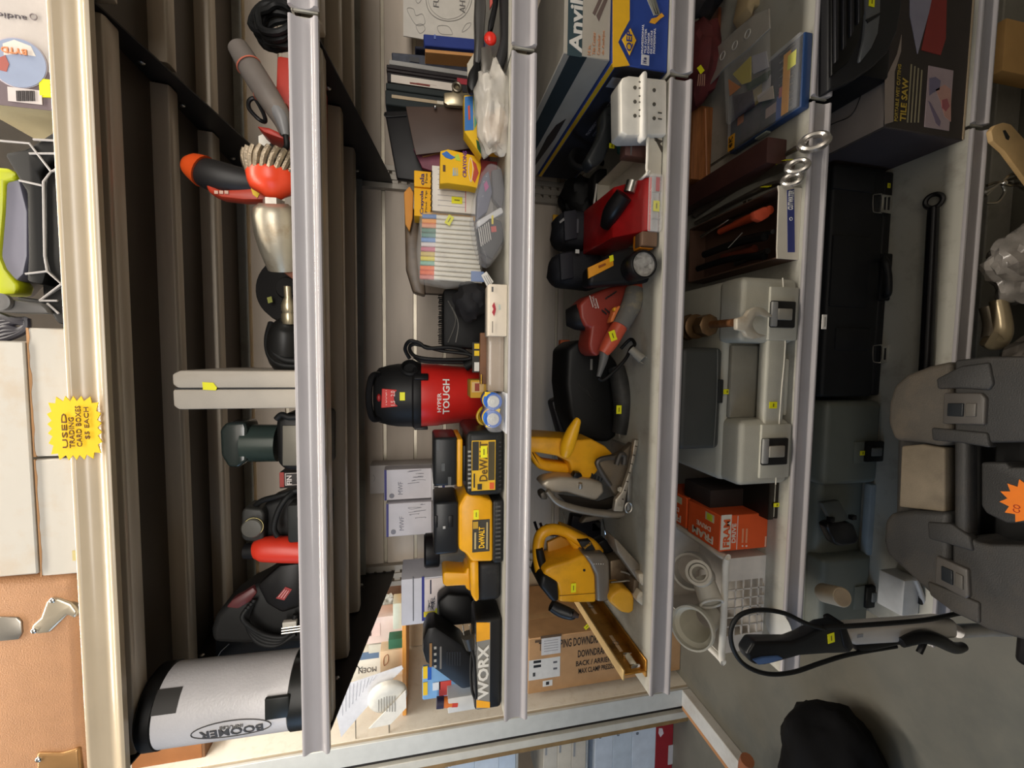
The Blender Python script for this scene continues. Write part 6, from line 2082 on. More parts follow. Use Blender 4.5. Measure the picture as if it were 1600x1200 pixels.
tt(t, 'TILE SAW', 1408, 1417, 122, 190, y - 0.0012, flat(190, 160, 60), bold=0.02)
tt(t, 'PORTABLE WET CUTTING', 1400, 1405, 100, 190, y - 0.0012, flat(170, 146, 60), bold=0.01)
for i in range(4):
    tq(t, 'small_print', 1420 + i * 5.5, 1421.8 + i * 5.5, 100 + 3 * i, 192, y - 0.0006, flat(150, 140, 110))
tq(t, 'picture', 1447, 1486, 106, 202, y - 0.0006, flat(176, 156, 158))
tr(t, 'picture_print', [(1452, 122), (1462, 120), (1470, 126), (1468, 140), (1458, 145), (1452, 150)], y - 0.0016, 0.001, flat(120, 112, 134), 0)
tr(t, 'picture_print', [(1462, 140), (1476, 132), (1486, 140), (1486, 190), (1476, 182), (1470, 160)], y - 0.0016, 0.001, flat(196, 150, 136), 0)
tr(t, 'picture_print', [(1472, 156), (1480, 154), (1484, 166), (1478, 174), (1472, 168)], y - 0.0022, 0.001, flat(170, 96, 100), 0)
tr(t, 'picture_print', [(1450, 157), (1454, 160), (1470, 190), (1468, 198), (1462, 192)], y - 0.0016, 0.001, flat(120, 106, 126), 0)
tr(t, 'pale_print', [(1422, -60), (1470, -60), (1456, 4), (1434, 84), (1422, 24)], y - 0.0012, 0.001, flat(150, 146, 160), 0)
tr(t, 'red_print', [(1460, -20), (1480, -20), (1478, 60), (1470, 86), (1440, 78)], y - 0.0014, 0.001, flat(146, 52, 46), 0)
tr(t, 'torn_patch', [(1383, 125), (1402, 84), (1409, 54), (1408, 80), (1398, 112), (1396, 190), (1383, 194)], y - 0.0012, 0.001, card(150, 136, 124), 0)
bm = new()
box(bm, x0, x1, y - 0.001, y, Z + 0.001, Z + 0.006)
t.part('worn_edge', bm, card(190, 170, 140), w=True)
# black vent cover above
t = root('fan_cover', 'black ribbed motor cover with grey rim resting over the tile saw carton', 'cover', 1350, 50, 0.80, zt + 0.001)
tr(t, 'rim', [(1296, -60), (1412, -60), (1410, 10), (1403, 50), (1388, 82), (1366, 104), (1340, 122), (1296, 142)], 0.722, 0.03, plast(48, 48, 50, rough=0.45), 0.006, seg=3)
tr(t, 'grey_band', [(1352, -60), (1377, -60), (1376, 20), (1372, 52), (1362, 75), (1345, 97), (1343, 94), (1350, 60), (1353, 30)], 0.717, 0.008, plast(92, 94, 96, rough=0.3), 0.003)
tr(t, 'band_step', [(1354, 30), (1376, 19), (1377, 22), (1356, 36)], 0.7155, 0.003, INK, 0)
tr(t, 'grille_bed', [(1300, -60), (1351, -60), (1351, 20), (1343, 62), (1326, 96), (1300, 118)], 0.716, 0.008, plast(16, 16, 18), 0.002)
for i in range(4):
    tr(t, 'rib', [(1306 + i * 12, -60), (1311 + i * 12, -60), (1311 + i * 12, 92 - i * 22), (1306 + i * 12, 98 - i * 20)], 0.711, 0.008, plast(46, 46, 52, rough=0.4), 0.002)
stk(t, 1362, 2, 0.716, 0.02, 0.014)
bm = new()
xa_, xb_ = at(1340, 120, 0.757).x, at(1340, -60, 0.757).x
box(bm, xa_, xb_, 0.7525, 1.0, zt + 0.001, zt + 0.09, 0.01)
t.part('body', bm, plast(26, 26, 28), w=True)
# black tool box
t = root('tool_box', 'black tool box with two chrome latches, in shadow', 'tool box', 1400, 430, 0.93, Z)
yb_ = 0.90
x0, x1 = at(1350, 618, yb_).x, at(1350, 262, yb_).x
zt = at(1292, 430, yb_).z
BKB = plast(40, 40, 41, rough=0.55, bump=0.1)
zm = at(1375, 430, yb_).z
bm = new()
box(bm, x0, x1, yb_, yb_ + 0.25, Z, zm, 0.006, 3)
t.part('lower_shell', bm, BKB, w=True)
bm = new()
box(bm, x0 - 0.003, x1 + 0.003, yb_ - 0.004, yb_ + 0.255, zm + 0.001, zt, 0.01, 3)
t.part('lid', bm, BKB, w=True)
for v0, v1 in ((302, 333), (538, 567)):
    l_ = pb(t, 'latch', 1378, 1395, v0 + 2, v1, yb_ - 0.012, 0.01, CHROME, 0.002)
    for k_ in range(2):
        tq(t, 'latch_slot', 1382 + 6 * k_, 1384 + 6 * k_, v0 + 6, v1 - 5, yb_ - 0.0125, INK, l_)
    tb(t, 'latch_wire', [(1378, v0 + 1, yb_ - 0.008), (1366, v0 + 2, yb_ - 0.008), (1364, v0 + 6, yb_ - 0.008), (1364, v1 - 5, yb_ - 0.008), (1367, v1 - 1, yb_ - 0.008), (1378, v1, yb_ - 0.008)], 0.0011, STEEL, 6, 2, parent=l_)
for u0, u1, v0, v1 in ((1303, 1368, 262, 298), (1300, 1358, 368, 480), (1306, 1360, 512, 548), (1378, 1412, 396, 470)):
    pb(t, 'raised_panel', u0, u1, v0, v1, yb_ - 0.008, 0.01, BKB, 0.004)
bm = new()
tube(bm, pts3([(1381, 405, yb_ - 0.01), (1384, 410, yb_ - 0.03), (1388, 432, yb_ - 0.034), (1388, 456, yb_ - 0.03), (1385, 462, yb_ - 0.01)]), 0.008, 10)
t.part('handle', bm, plast(48, 48, 49, rough=0.5), w=True)
stk(t, 1389, 290, yb_ - 0.001, 0.012, 0.009, up=False)
# black wrench bar
t = root('pipe_wrench', 'long black ring wrench lying along the lowest shelf', 'wrench', 1455, 450, 0.80, Z)
c = on(1459, 314, Z + 0.012)
c2 = on(1445, 600, Z + 0.012)
bm = new()
ring(bm, c, 0.0155, 0.0055, (0, -0.35, 1), 28, 8, 1.0)
t.part('ring', bm, plast(34, 34, 36, rough=0.3), w=True)
bm = new()
d = (c2 - c).normalized()
tube(bm, [c + d * 0.018, c + d * 0.06, c2], [0.010, 0.0115, 0.013], 12)
t.part('shaft', bm, mat((30, 30, 33), 0.25, 0.5), w=True)
# grey case at the left end
t = root('tool_case', 'grey-green moulded case with black latches on the lowest shelf, behind the black floor case', 'tool case', 1390, 800, 0.90, Z)
yb_ = 0.90
GC = mat((104, 108, 100), 0.5, var=0.06, bump=0.2, bscale=600)
x0, x1 = at(1340, 990, yb_).x, at(1340, 628, yb_).x
zt = at(1290, 800, yb_).z
bm = new()
box(bm, x0, x1, yb_ + 0.02, yb_ + 0.26, Z, zt, 0.02, 4)
t.part('shell', bm, GC, w=True)
for u0, u1, v0, v1 in ((1290, 1400, 627, 757), (1285, 1392, 868, 985)):
    pb(t, 'corner_shell', u0, u1, v0, v1, yb_ - 0.01, 0.06, GC, 0.016, Z, seg=4)
pb(t, 'handle', 1358, 1374, 757, 868, yb_ - 0.006, 0.02, mat((140, 150, 156), 0.45), 0.005)
for v0, v1 in ((690, 722), (916, 950)):
    l_ = pb(t, 'latch', 1355, 1382, v0, v1, yb_ - 0.022, 0.014, plast(28, 28, 29, rough=0.3), 0.004)
    pb(t, 'latch_plate', 1364, 1379, v0 + 10, v1 - 9, yb_ - 0.026, 0.006, plast(110, 112, 110), 0.002, parent=l_)
    pb(t, 'latch_step', 1336, 1358, v0, v1 + 2, yb_ - 0.014, 0.006, GC, 0.002)
stk(t, 1348, 708, yb_ - 0.0155, 0.012, 0.018, up=False)
tb(t, 'seam', [(1376, 630, yb_ - 0.011), (1375, 690, yb_ - 0.011), (1376, 755, yb_ - 0.011)], 0.001, plast(130, 134, 126), 6, 2)
# black adapter and its strap
t = root('strap_handle', 'black plastic handle with dark grey strap lying on the grey-green case', 'handle', 1310, 810, 0.86, Z + 0.0)
tr(t, 'grip', [(1292, 822), (1300, 817), (1325, 815), (1336, 820), (1345, 843), (1338, 851), (1314, 855), (1305, 850)], 0.862, 0.03, plast(40, 40, 42, rough=0.35), 0.008, seg=3)
tr(t, 'strap', [(1284, 786), (1312, 782), (1328, 812), (1302, 820)], 0.866, 0.014, plast(72, 76, 72), 0.003)
for u, v in ((1301, 812), (1335, 809)):
    pb(t, 'clip', u - 3, u + 4, v - 3, v + 4, 0.860, 0.012, BLACK, 0.001)
# white roll
t = root('pipe_offcut', 'short cream plastic pipe plug standing tilted on the grey-green case corner', 'pipe plug', 1300, 930, 0.82, Z)
c0, c1 = at(1286, 926, 0.84), at(1316, 933, 0.78)
bm = new()
lathe(bm, [(0.021, 0), (0.0225, 0.003), (0.0225, (c1 - c0).length - 0.002), (0.021, (c1 - c0).length)], c0, c1 - c0, 32)
t.part('roll', bm, mat((226, 206, 176), 0.55, var=0.06), w=True)
bm = new()
lathe(bm, [(0.0, 0.001), (0.0185, 0.001), (0.0185, 0)], c1, c1 - c0, 32)
t.part('end_face', bm, mat((214, 190, 158), 0.6), w=True)
# white plastic pieces under the grey case's corner
t = root('plastic_tray', 'white plastic tray at the shelf edge beside the grey-green case', 'tray', 1425, 940, 0.77, Z)
cw = on(1440, 935, Z)
pb(t, 'tray', 1412, 1462, 905, 960, 0.775, 0.06, plast(206, 204, 200), 0.004, Z)
pb(t, 'clip', 1440, 1455, 925, 945, 0.768, 0.02, BLACK, 0.003)
tb(t, 'grey_tube', [(1430, 905, 0.772), (1440, 930, 0.77), (1450, 965, 0.772)], 0.006, plast(150, 150, 150))

# ================================================================== things on the floor
# big black case standing on end
YC0, YC1, ZTP = 0.47, 0.725, 0.60
t = Thing('machine_case', 'big dusty black moulded case standing on the floor, with orange starburst tag', 'tool case', (at(1480, 775, 0.62).x, 0.6, 0.0))
DUST = mat((54, 53, 52), 0.55, var=0.12, bump=0.35, bscale=500, dirt=(92, 82, 68), dscale=7, damt=0.3)
DUSTY = mat((104, 92, 76), 0.75, var=0.18, scale=14, bump=0.4, bscale=400, dirt=(130, 114, 92), dscale=8, damt=0.6)


def topx(v, y, z=ZTP, u=1480):
    return on(u, v, z).x


DUSTY = mat((76, 70, 62), 0.7, var=0.15, scale=14, bump=0.4, bscale=400, dirt=(108, 95, 78), dscale=8, damt=0.5)
SADDLE = mat((122, 110, 92), 0.75, var=0.2, scale=16, bump=0.3, bscale=300, dirt=(90, 80, 66), dscale=14, damt=0.5)


def tz(name, pts, z, th, m, b=0.006, parent=None, seg=3):        # outline seen on the level z, th downwards
    q_ = [on(u, v, z) for u, v in pts]
    bm = new()
    prism(bm, [(p_.x, p_.y) for p_ in q_], z - th, z, 'xy', b, seg)
    return t.part(name, bm, m, parent, w=True)


ys_ = on(1488, 775, ZTP).y
tz('rear_shell', [(1400, 665), (1402, 620), (1420, 595), (1486, 575), (1486, 945), (1470, 935), (1430, 905), (1400, 880), (1396, 840)], ZTP - 0.035, ZTP - 0.036, DUST, 0.012)
tz('rear_lobe', [(1386, 662), (1387, 630), (1396, 602), (1416, 585), (1450, 572), (1486, 564), (1486, 690), (1470, 698), (1440, 692), (1396, 688)], ZTP, 0.1, DUSTY, 0.014, seg=4)
tz('rear_lobe', [(1379, 845), (1381, 815), (1390, 801), (1425, 797), (1482, 800), (1482, 948), (1462, 938), (1430, 908), (1400, 880), (1384, 865)], ZTP, 0.1, DUST, 0.014, seg=4)
tz('saddle', [(1408, 697), (1440, 694), (1476, 700), (1476, 800), (1440, 796), (1404, 792)], ZTP - 0.006, 0.03, SADDLE, 0.004)
tz('front_shell', [(1491, 563), (1540, 557), (1720, 555), (1720, 690), (1545, 692), (1522, 686), (1514, 680), (1491, 680)], ZTP, ZTP - 0.001, DUST, 0.014, seg=4)
tz('front_shell', [(1487, 838), (1514, 838), (1524, 846), (1545, 850), (1720, 852), (1720, 1030), (1600, 1000), (1545, 985), (1500, 962), (1487, 952)], ZTP, ZTP - 0.001, DUST, 0.014, seg=4)
tz('handle', [(1489, 676), (1512, 676), (1512, 842), (1489, 842)], ZTP, 0.03, DUST, 0.008, seg=3)
tz('recess_floor', [(1489, 684), (1720, 684), (1720, 850), (1489, 850)], ZTP - 0.075, ZTP - 0.08, plast(34, 34, 34), 0.002)
tz('inner_block', [(1532, 722), (1572, 722), (1576, 730), (1720, 730), (1720, 818), (1572, 818), (1540, 802), (1532, 790)], ZTP - 0.014, 0.058, DUST, 0.006)
for pts in ([(1462, 592), (1500, 572), (1545, 566), (1552, 600), (1545, 610), (1500, 607), (1464, 608)], [(1454, 668), (1500, 672), (1542, 676), (1547, 700), (1500, 692), (1456, 688)],
            [(1448, 815), (1485, 818), (1515, 838), (1520, 862), (1480, 850), (1450, 842)], [(1448, 908), (1490, 925), (1530, 942), (1530, 975), (1490, 958), (1452, 930)]):
    tz('strap_rib', pts, ZTP + 0.005, 0.02, DUST, 0.004)
for pts, inner, hook in (([(1474, 614), (1532, 614), (1540, 622), (1538, 664), (1472, 662)], [(1480, 630), (1505, 630), (1504, 651), (1479, 650)], [(1508, 630), (1525, 630), (1524, 651), (1507, 651)]),
                         ([(1462, 868), (1512, 890), (1514, 932), (1508, 936), (1460, 910)], [(1470, 884), (1488, 892), (1488, 915), (1470, 906)], [(1492, 894), (1504, 900), (1504, 922), (1492, 916)])):
    l_ = tz('latch', pts, ZTP + 0.008, 0.016, plast(84, 80, 76, rough=0.4), 0.003)
    tz('latch_tongue', inner, ZTP + 0.011, 0.005, plast(56, 60, 64, rough=0.25), 0.0015, l_)
    tz('latch_hook', hook, ZTP + 0.011, 0.005, plast(96, 92, 86, rough=0.35), 0.0015, l_)
# orange starburst tag
ZS_ = ZTP - 0.0132
cs = on(1613, 788, ZS_)
pts = []
for i in range(28):
    a = 2 * PI * i / 28
    rr = 0.042 if i % 2 == 0 else 0.031
    pts.append((cs.x + rr * math.cos(a), cs.y + rr * math.sin(a)))
bm = new()
prism(bm, pts, ZS_ - 0.0006, ZS_ + 0.0006, 'xy')
bm2 = t.part('starburst_tag', bm, flat(250, 130, 20), w=True)
o = t.text('CO', (cs.x - 0.014, cs.y + 0.018, ZS_ + 0.0008), X3, Y3, 0.014, 0.009, flat(170, 50, 20), bm2, w=True)

# steam mop leaning: paddle grip, silver body, cord loop
t = Thing('steam_mop', 'black and silver stick cleaner with a looped cord, propped in front of the shelf end', 'steam mop', (at(1500, 960, 0.70).x, 0.70, 0.0))
y = 0.66
MB = plast(40, 42, 46, rough=0.28)
tr(t, 'grip', [(1168, 1022), (1180, 1004), (1240, 1004), (1258, 997), (1290, 980), (1322, 974), (1334, 1014), (1328, 1022), (1290, 1023), (1250, 1026), (1215, 1036), (1195, 1041), (1180, 1040), (1172, 1034)], y, 0.03, MB, 0.009, seg=4)
tr(t, 'grip_sheen', [(1177, 1032), (1192, 1028), (1218, 1026), (1226, 1030), (1205, 1037), (1186, 1040)], y - 0.004, 0.01, mat((80, 110, 160), 0.25), 0.003)  # bluish sheen of the black grip, painted as a thin blue piece
tr(t, 'body', [(1318, 984), (1340, 981), (1480, 970), (1500, 972), (1500, 1000), (1460, 1004), (1338, 1012), (1326, 1004)], y + 0.004, 0.035, mat((206, 200, 194), 0.28, 0.25, var=0.05), 0.012, seg=4)
tt(t, 'HEAT 360', 1336, 1352, 991, 996, y + 0.0035, flat(150, 150, 152), up=True)
tr(t, 'collar', [(1312, 978), (1322, 974), (1336, 1012), (1328, 1022), (1320, 1012)], y - 0.003, 0.04, BLACK, 0.005)
tb(t, 'cord', [(1300, 985, 0.665), (1262, 975, 0.66), (1225, 958, 0.655), (1185, 953, 0.655), (1155, 962, 0.655), (1142, 985, 0.655), (1146, 1015, 0.655), (1165, 1040, 0.655), (1200, 1053, 0.655), (1240, 1050, 0.655), (1285, 1035, 0.66), (1330, 1022, 0.67), (1400, 1010, 0.68)], 0.0042, RUBBER, 10, 5)
tb(t, 'cord', [(1285, 980, 0.665), (1330, 978, 0.655), (1400, 973, 0.65), (1450, 968, 0.66), (1490, 960, 0.68), (1520, 955, 0.69)], 0.0048, RUBBER, 10, 5)
tr(t, 'lower_tube', [(1338, 1010), (1400, 1002), (1420, 1000), (1420, 1006), (1345, 1022)], y + 0.01, 0.02, BLACK, 0.004)
bm = new()
tube(bm, pts3([(1408, 1004, 0.66), (1440, 995, 0.655), (1465, 1000, 0.655), (1490, 1012, 0.66), (1505, 1010, 0.665)]), [0.010, 0.013, 0.014, 0.012, 0.009], 12)
t.part('cord_hook', bm, plast(34, 34, 36, rough=0.4), w=True)
tb(t, 'cord_hook_tip', [(1445, 1000, 0.655), (1440, 1012, 0.652), (1436, 1020, 0.652)], 0.006, BLACK, 8)
stk(t, 1298.5, 997, y - 0.0008, 0.02, 0.016, -0.15)
e = at(1500, 985, y + 0.02)
bm = new()
tube(bm, [e + Vector((0, 0, 0.01)), Vector((e.x - 0.02, 0.69, 0.30)), Vector((e.x - 0.06, 0.70, 0.04))], 0.014, 14, 3)
t.part('pole', bm, mat((190, 186, 182), 0.3, 0.4), w=True)
bm = new()
box(bm, e.x - 0.20, e.x - 0.01, 0.62, 0.78, 0.0, 0.045, 0.015, 3)
t.part('mop_head', bm, BLACK, w=True)

# black bag by the kerb board
c = on(1262, 1178, 0.22)
t = Thing('duffel_bag', 'black soft bag with a buckle on the concrete floor, beside the white kerb board', 'bag', (c.x, c.y, 0.0))
bm = new()
c2 = Vector((c.x - 0.03, c.y - 0.04, 0.15))
crumple(bm, c2, (0.20, 0.17, 0.15), 0.2, 1.9, 14, 4, 0.97)
t.part('bag', bm, mat((13, 13, 15), 0.9, var=0.3, bump=0.6, bscale=30, spec=0.2), w=True)
bm = new()
p_ = on(1272, 1186, 0.26)
box(bm, p_.x - 0.012, p_.x + 0.012, p_.y - 0.03, p_.y + 0.01, 0.262, 0.275, 0.003)
t.part('buckle', bm, mat((110, 104, 96), 0.3, 0.8), w=True)
bm = new()
p_ = on(1165, 1196, 0.18)
tube(bm, [p_ + Vector((-0.12, -0.02, -0.06)), p_ + Vector((-0.03, 0, 0.0)), p_ + Vector((0.06, -0.03, 0.02))], 0.028, 12)
t.part('strap', bm, mat((150, 92, 60), 0.5, var=0.15), w=True, label='brown leather strap')

# things standing under the lowest shelf: low plinth of the shelving and stored goods
bm = new()
box(bm, XL + 0.05, XR + 0.55, 0.88, BACK, 0.0, 0.09, 0.003, 1)
single('shelf_plinth', 'steel plinth of the shelving under the lowest shelf', 'plinth', bm, DECK, (0.0, 1.0, 0.0))
t = Thing('foam_block', 'tan foam block standing under the lowest shelf', 'foam block', (at(1585, 75, 0.77).x, 0.80, 0.0))
pb(t, 'block', 1569, 1640, 34, 118, 0.76, 0.04, card(206, 160, 96), 0.005, 0.0)
t = Thing('wooden_strap', 'pale wooden strip with an oblong hole, leaning out under the lowest shelf', 'wood strip', (at(1580, 225, 0.72).x, 0.74, 0.0))
tr(t, 'strip', [(1549, 204), (1556, 195), (1568, 191), (1580, 194), (1600, 216), (1660, 300), (1660, 350), (1610, 290), (1570, 236), (1552, 220)], 0.715, 0.01, mat((206, 172, 120), 0.6, var=0.15), 0.002)
tr(t, 'hole', [(1567, 204), (1571, 203), (1578, 214), (1576, 219), (1572, 217)], 0.7145, 0.002, INK, 0)
t = Thing('wire_bundle', 'bundle of bent steel wire under the lowest shelf', 'wire', (at(1560, 285, 0.73).x, 0.74, 0.0))
for i, a in enumerate(([(1540, 300), (1562, 287), (1590, 272)], [(1540, 306), (1560, 288), (1580, 290), (1600, 288)], [(1540, 318), (1558, 316), (1570, 300), (1568, 286), (1600, 280)], [(1542, 290), (1566, 284), (1600, 296)])):
    tb(t, 'wire', [(u, v, 0.735 + 0.004 * i) for u, v in a] + [(1660, 300 + 10 * i, 0.76)], 0.003, STEEL, 8)
bm = new()
ball(bm, at(1569, 286, 0.73), 0.006, 10)
t.part('tie', bm, CHROME, w=True)
t = Thing('plastic_sack', 'crumpled clear plastic sack of fittings under the lowest shelf', 'sack', (at(1580, 420, 0.74).x, 0.80, 0.0))
bm = new()
crumple(bm, at(1592, 412, 0.72) + Vector((0, 0, -0.06)), (0.085, 0.06, 0.13), 0.35, 2.6, 17, 4)
t.part('sack', bm, mat((176, 170, 164), 0.15, alpha=0.62, var=0.3, scale=30, bump=0.9, bscale=22), w=True)
bm = new()
crumple(bm, at(1596, 412, 0.72) + Vector((0, 0, -0.07)), (0.06, 0.04, 0.10), 0.35, 2.0, 18)
t.part('contents', bm, mat((110, 100, 90), 0.6, var=0.4), w=True)
t = Thing('pipe_elbow', 'silver curved pipe elbow in plastic wrap under the lowest shelf', 'pipe fitting', (at(1560, 530, 0.74).x, 0.78, 0.0))
bm = new()
tube(bm, pts3([(1560, 470, 0.75), (1566, 500, 0.74), (1566, 522, 0.735), (1556, 535, 0.735), (1545, 530, 0.74)]), [0.016, 0.017, 0.018, 0.019, 0.019], 16)
t.part('elbow', bm, mat((176, 160, 130), 0.3, 0.6, var=0.15), w=True)
bm = new()
tube(bm, pts3([(1542, 480, 0.77), (1548, 505, 0.76), (1545, 530, 0.75)]), 0.014, 14)
t.part('tail', bm, mat((150, 140, 124), 0.35, 0.5), w=True)
bm = new()
crumple(bm, at(1582, 560, 0.76) + Vector((0, 0, -0.06)), (0.05, 0.04, 0.08), 0.3, 2.4, 19)
t.part('wrap', bm, mat((196, 186, 176), 0.2, alpha=0.6, var=0.2, bump=0.8, bscale=24), w=True)
t = Thing('dark_crate', 'dark storage crate deep under the lowest shelf', 'crate', (0.05, 0.98, 0.09))
bm = new()
box(bm, XL + 0.25, XR + 0.1, 0.90, 1.25, 0.0905, 0.30, 0.01)
t.part('crate', bm, plast(28, 27, 26), w=True)
# ================================================================== upper shelves
Z = ZT[1]
RT = mat((186, 60, 48), 0.45, var=0.12)
# sander / right-angle tool at the frame's upper edge
t = root('belt_sander', 'red power tool with a long worn grey grip and orange rings, cord coiled behind', 'power tool', 430, 150, 0.86, Z)
tr(t, 'housing', [(432, 85), (450, 88), (500, 100), (500, 215), (450, 215), (444, 216), (436, 208), (430, 150)], 0.87, 0.07, RT, 0.008)
tr(t, 'guard', [(400, 196), (420, 199), (436, 206), (446, 218), (430, 213), (412, 206)], 0.86, 0.05, RT, 0.003)
bm = new()
pts = [at(372, 74, 0.83), at(395, 112, 0.825), at(420, 152, 0.82), at(440, 185, 0.82), at(447, 210, 0.82)]
tube(bm, pts, [0.0165, 0.0195, 0.0195, 0.0165, 0.010], 18, 6)
hd = t.part('grip', bm, mat((112, 104, 98), 0.55, var=0.15, dirt=(150, 130, 110), damt=0.3), w=True)
for (u, v, r_) in ((389, 103, 0.0202), (415, 145, 0.0205), (434, 172, 0.019)):
    bm = new()
    ring(bm, at(u, v, 0.824), r_ * 0.96, 0.0011, at(420, 152, 0.82) - at(395, 112, 0.825), 20, 6)
    t.part('orange_ring', bm, flat(206, 110, 84), hd, w=True)
bm = new()
tube(bm, pts3([(430, 168, 0.815), (440, 186, 0.812), (446, 212, 0.812)]), [0.013, 0.011, 0.006], 12)
t.part('cord_sleeve', bm, plast(120, 120, 122), w=True)
tb(t, 'cord', [(446, 210, 0.812), (448, 228, 0.815), (442, 240, 0.83), (450, 262, 0.85), (480, 270, 0.88)], 0.0045, RUBBER)
bm = new()
tube(bm, pts3([(388, 162, 0.845), (392, 155, 0.845), (400, 156, 0.845), (412, 178, 0.845), (414, 190, 0.85), (404, 186, 0.845), (391, 172, 0.845)]), 0.0035, 8, 5, True)
t.part('bail', bm, BLACK, w=True)
bm = new()
for k_ in range(3):
    tube(bm, coil(at(436, 52, 0.88 + 0.03 * k_) + Vector((0, 0, -0.01)), 0.034 + 0.006 * k_, 0.006, 3, (0.3, -1, 0.2), 0.012, 12, 0.2, k_), 0.006, 8, 2)
single('cord_coil', 'thick black power cord coiled above the red power tool', 'cord', bm, RUBBER, (at(430, 45, 0.9).x, 0.9, Z))
t = root('metal_coupler', 'small brass-steel coupler behind the red tool guard', 'coupler', 425, 228, 0.95, Z)
pb(t, 'body', 411, 500, 220, 236, 0.95, 0.03, mat((150, 140, 110), 0.35, 0.7), 0.004, Z)
bm = new()
lathe(bm, [(0.014, 0), (0.015, 0.004), (0.015, 0.02), (0.012, 0.024)], at(420, 228, 0.945), (0, -1, 0), 6)
t.part('nut', bm, CASTALU, w=True)

# angle grinder with wire cup brush
t = root('angle_grinder', 'orange and black angle grinder with twisted wire cup brush and silver gear head', 'grinder', 430, 330, 0.84, Z)
bm = new()
pts = [at(303, 256, 0.86), at(316, 268, 0.855), at(345, 278, 0.85), at(385, 285, 0.85), at(430, 290, 0.86)]
tube(bm, pts, [0.014, 0.024, 0.027, 0.023, 0.02], 20, 6)
hd = t.part('handle', bm, mat((32, 30, 30), 0.5), w=True)
bm = new()
pts = [at(292, 252, 0.855), at(300, 258, 0.854), at(318, 268, 0.852)]
tube(bm, pts, [0.012, 0.021, 0.0275], 20, 6)
t.part('handle_end', bm, mat((226, 84, 30), 0.4, var=0.08), hd, w=True)
tr(t, 'lower_shell', [(318, 284), (345, 296), (385, 292), (415, 290), (420, 312), (380, 312), (345, 308), (325, 300)], 0.835, 0.03, mat((186, 60, 36), 0.45, var=0.15), 0.006)
tr(t, 'yellow_disc', [(392, 294), (398, 291), (406, 302), (402, 309), (395, 304)], 0.8335, 0.002, flat(226, 190, 40), 0)
for i in range(3):
    tq(t, 'print', 335 + i * 8, 341 + i * 8, 298, 303, 0.8338, flat(206, 170, 150))
ax0, ax1 = at(427, 300, 0.80), at(425, 252, 0.80)
d = (ax1 - ax0)
bm = new()
lathe(bm, [(0.010, -0.012), (0.02, -0.004), (0.034, 0.004), (0.038, 0.014), (0.0395, 0.026), (0.038, 0.030)], ax0, d, 32)
t.part('brush_cup', bm, mat((226, 70, 36), 0.35, var=0.08), w=True)
bm = new()
lathe(bm, [(0.0345, 0.0055), (0.0385, 0.0145)], ax0, d, 32)
bm = new()
q_ = Vector((0, 0, 1)).rotation_difference(d.normalized())
for i in range(22):
    a = 2 * PI * i / 22
    r0_, r1_ = 0.035, 0.040
    tw = 0.35
    p_ = [ax0 + q_ @ Vector((r0_ * math.cos(a), r0_ * math.sin(a), 0.026)), ax0 + q_ @ Vector((r1_ * 1.0 * math.cos(a + tw * 0.5), r1_ * math.sin(a + tw * 0.5), 0.044)), ax0 + q_ @ Vector((r1_ * math.cos(a + tw), r1_ * math.sin(a + tw), 0.058))]
    tube(bm, p_, [0.0046, 0.0052, 0.0044], 7, 3)
t.part('wire_knots', bm, mat((150, 136, 116), 0.4, 0.8, var=0.4, scale=80, bump=0.6, bscale=300), w=True)
bm = new()
lathe(bm, [(0.017, 0.0), (0.017, 0.016)], ax0 - d.normalized() * 0.014, -d, 6)
t.part('nut', bm, CASTALU, w=True)
bm = new()
ca, cb = at(427, 318, 0.80), at(429, 345, 0.80)
lathe(bm, [(0.022, 0.0), (0.032, 0.008), (0.036, 0.02), (0.037, 0.05), (0.034, 0.075), (0.03, 0.095), (0.026, 0.11)], ca, (cb - ca) + Vector((0, 0.01, 0)), 10)
t.part('gear_head', bm, mat((186, 178, 160), 0.42, 0.7, var=0.12, bump=0.2, bscale=60, dirt=(140, 110, 70), dscale=16, damt=0.6), w=True)
tr(t, 'guard', [(408, 402), (470, 404), (500, 410), (500, 450), (462, 440), (448, 430), (425, 412)], 0.82, 0.05, mat((112, 68, 50), 0.7, 0.3, var=0.3, bump=0.3, bscale=120), 0.004)
pb(t, 'foot', 455, 505, 320, 400, 0.805, 0.06, mat((150, 140, 124), 0.5, 0.6), 0.004, Z)
# black disc and cord
t = root('grinder_cup', 'dark round guard disc leaning behind the grinder and drill chuck', 'disc', 430, 450, 0.97, Z)
c = at(424, 450, 0.97)
bm = new()
lathe(bm, [(0.0, 0.012), (0.02, 0.012), (0.024, 0.006), (0.068, 0.004), (0.072, -0.012), (0.069, -0.012), (0.066, 0.0), (0.0, 0.0)], (c.x, 0.97, Z + 0.072), (0.1, -1, 0.25), 36)
t.part('disc', bm, plast(34, 33, 33), w=True)
tr(t, 'yellow_sticker', [(417, 465), (424, 463), (426, 472), (419, 474)], 0.953, 0.001, mat((120, 124, 40), 0.6), 0)
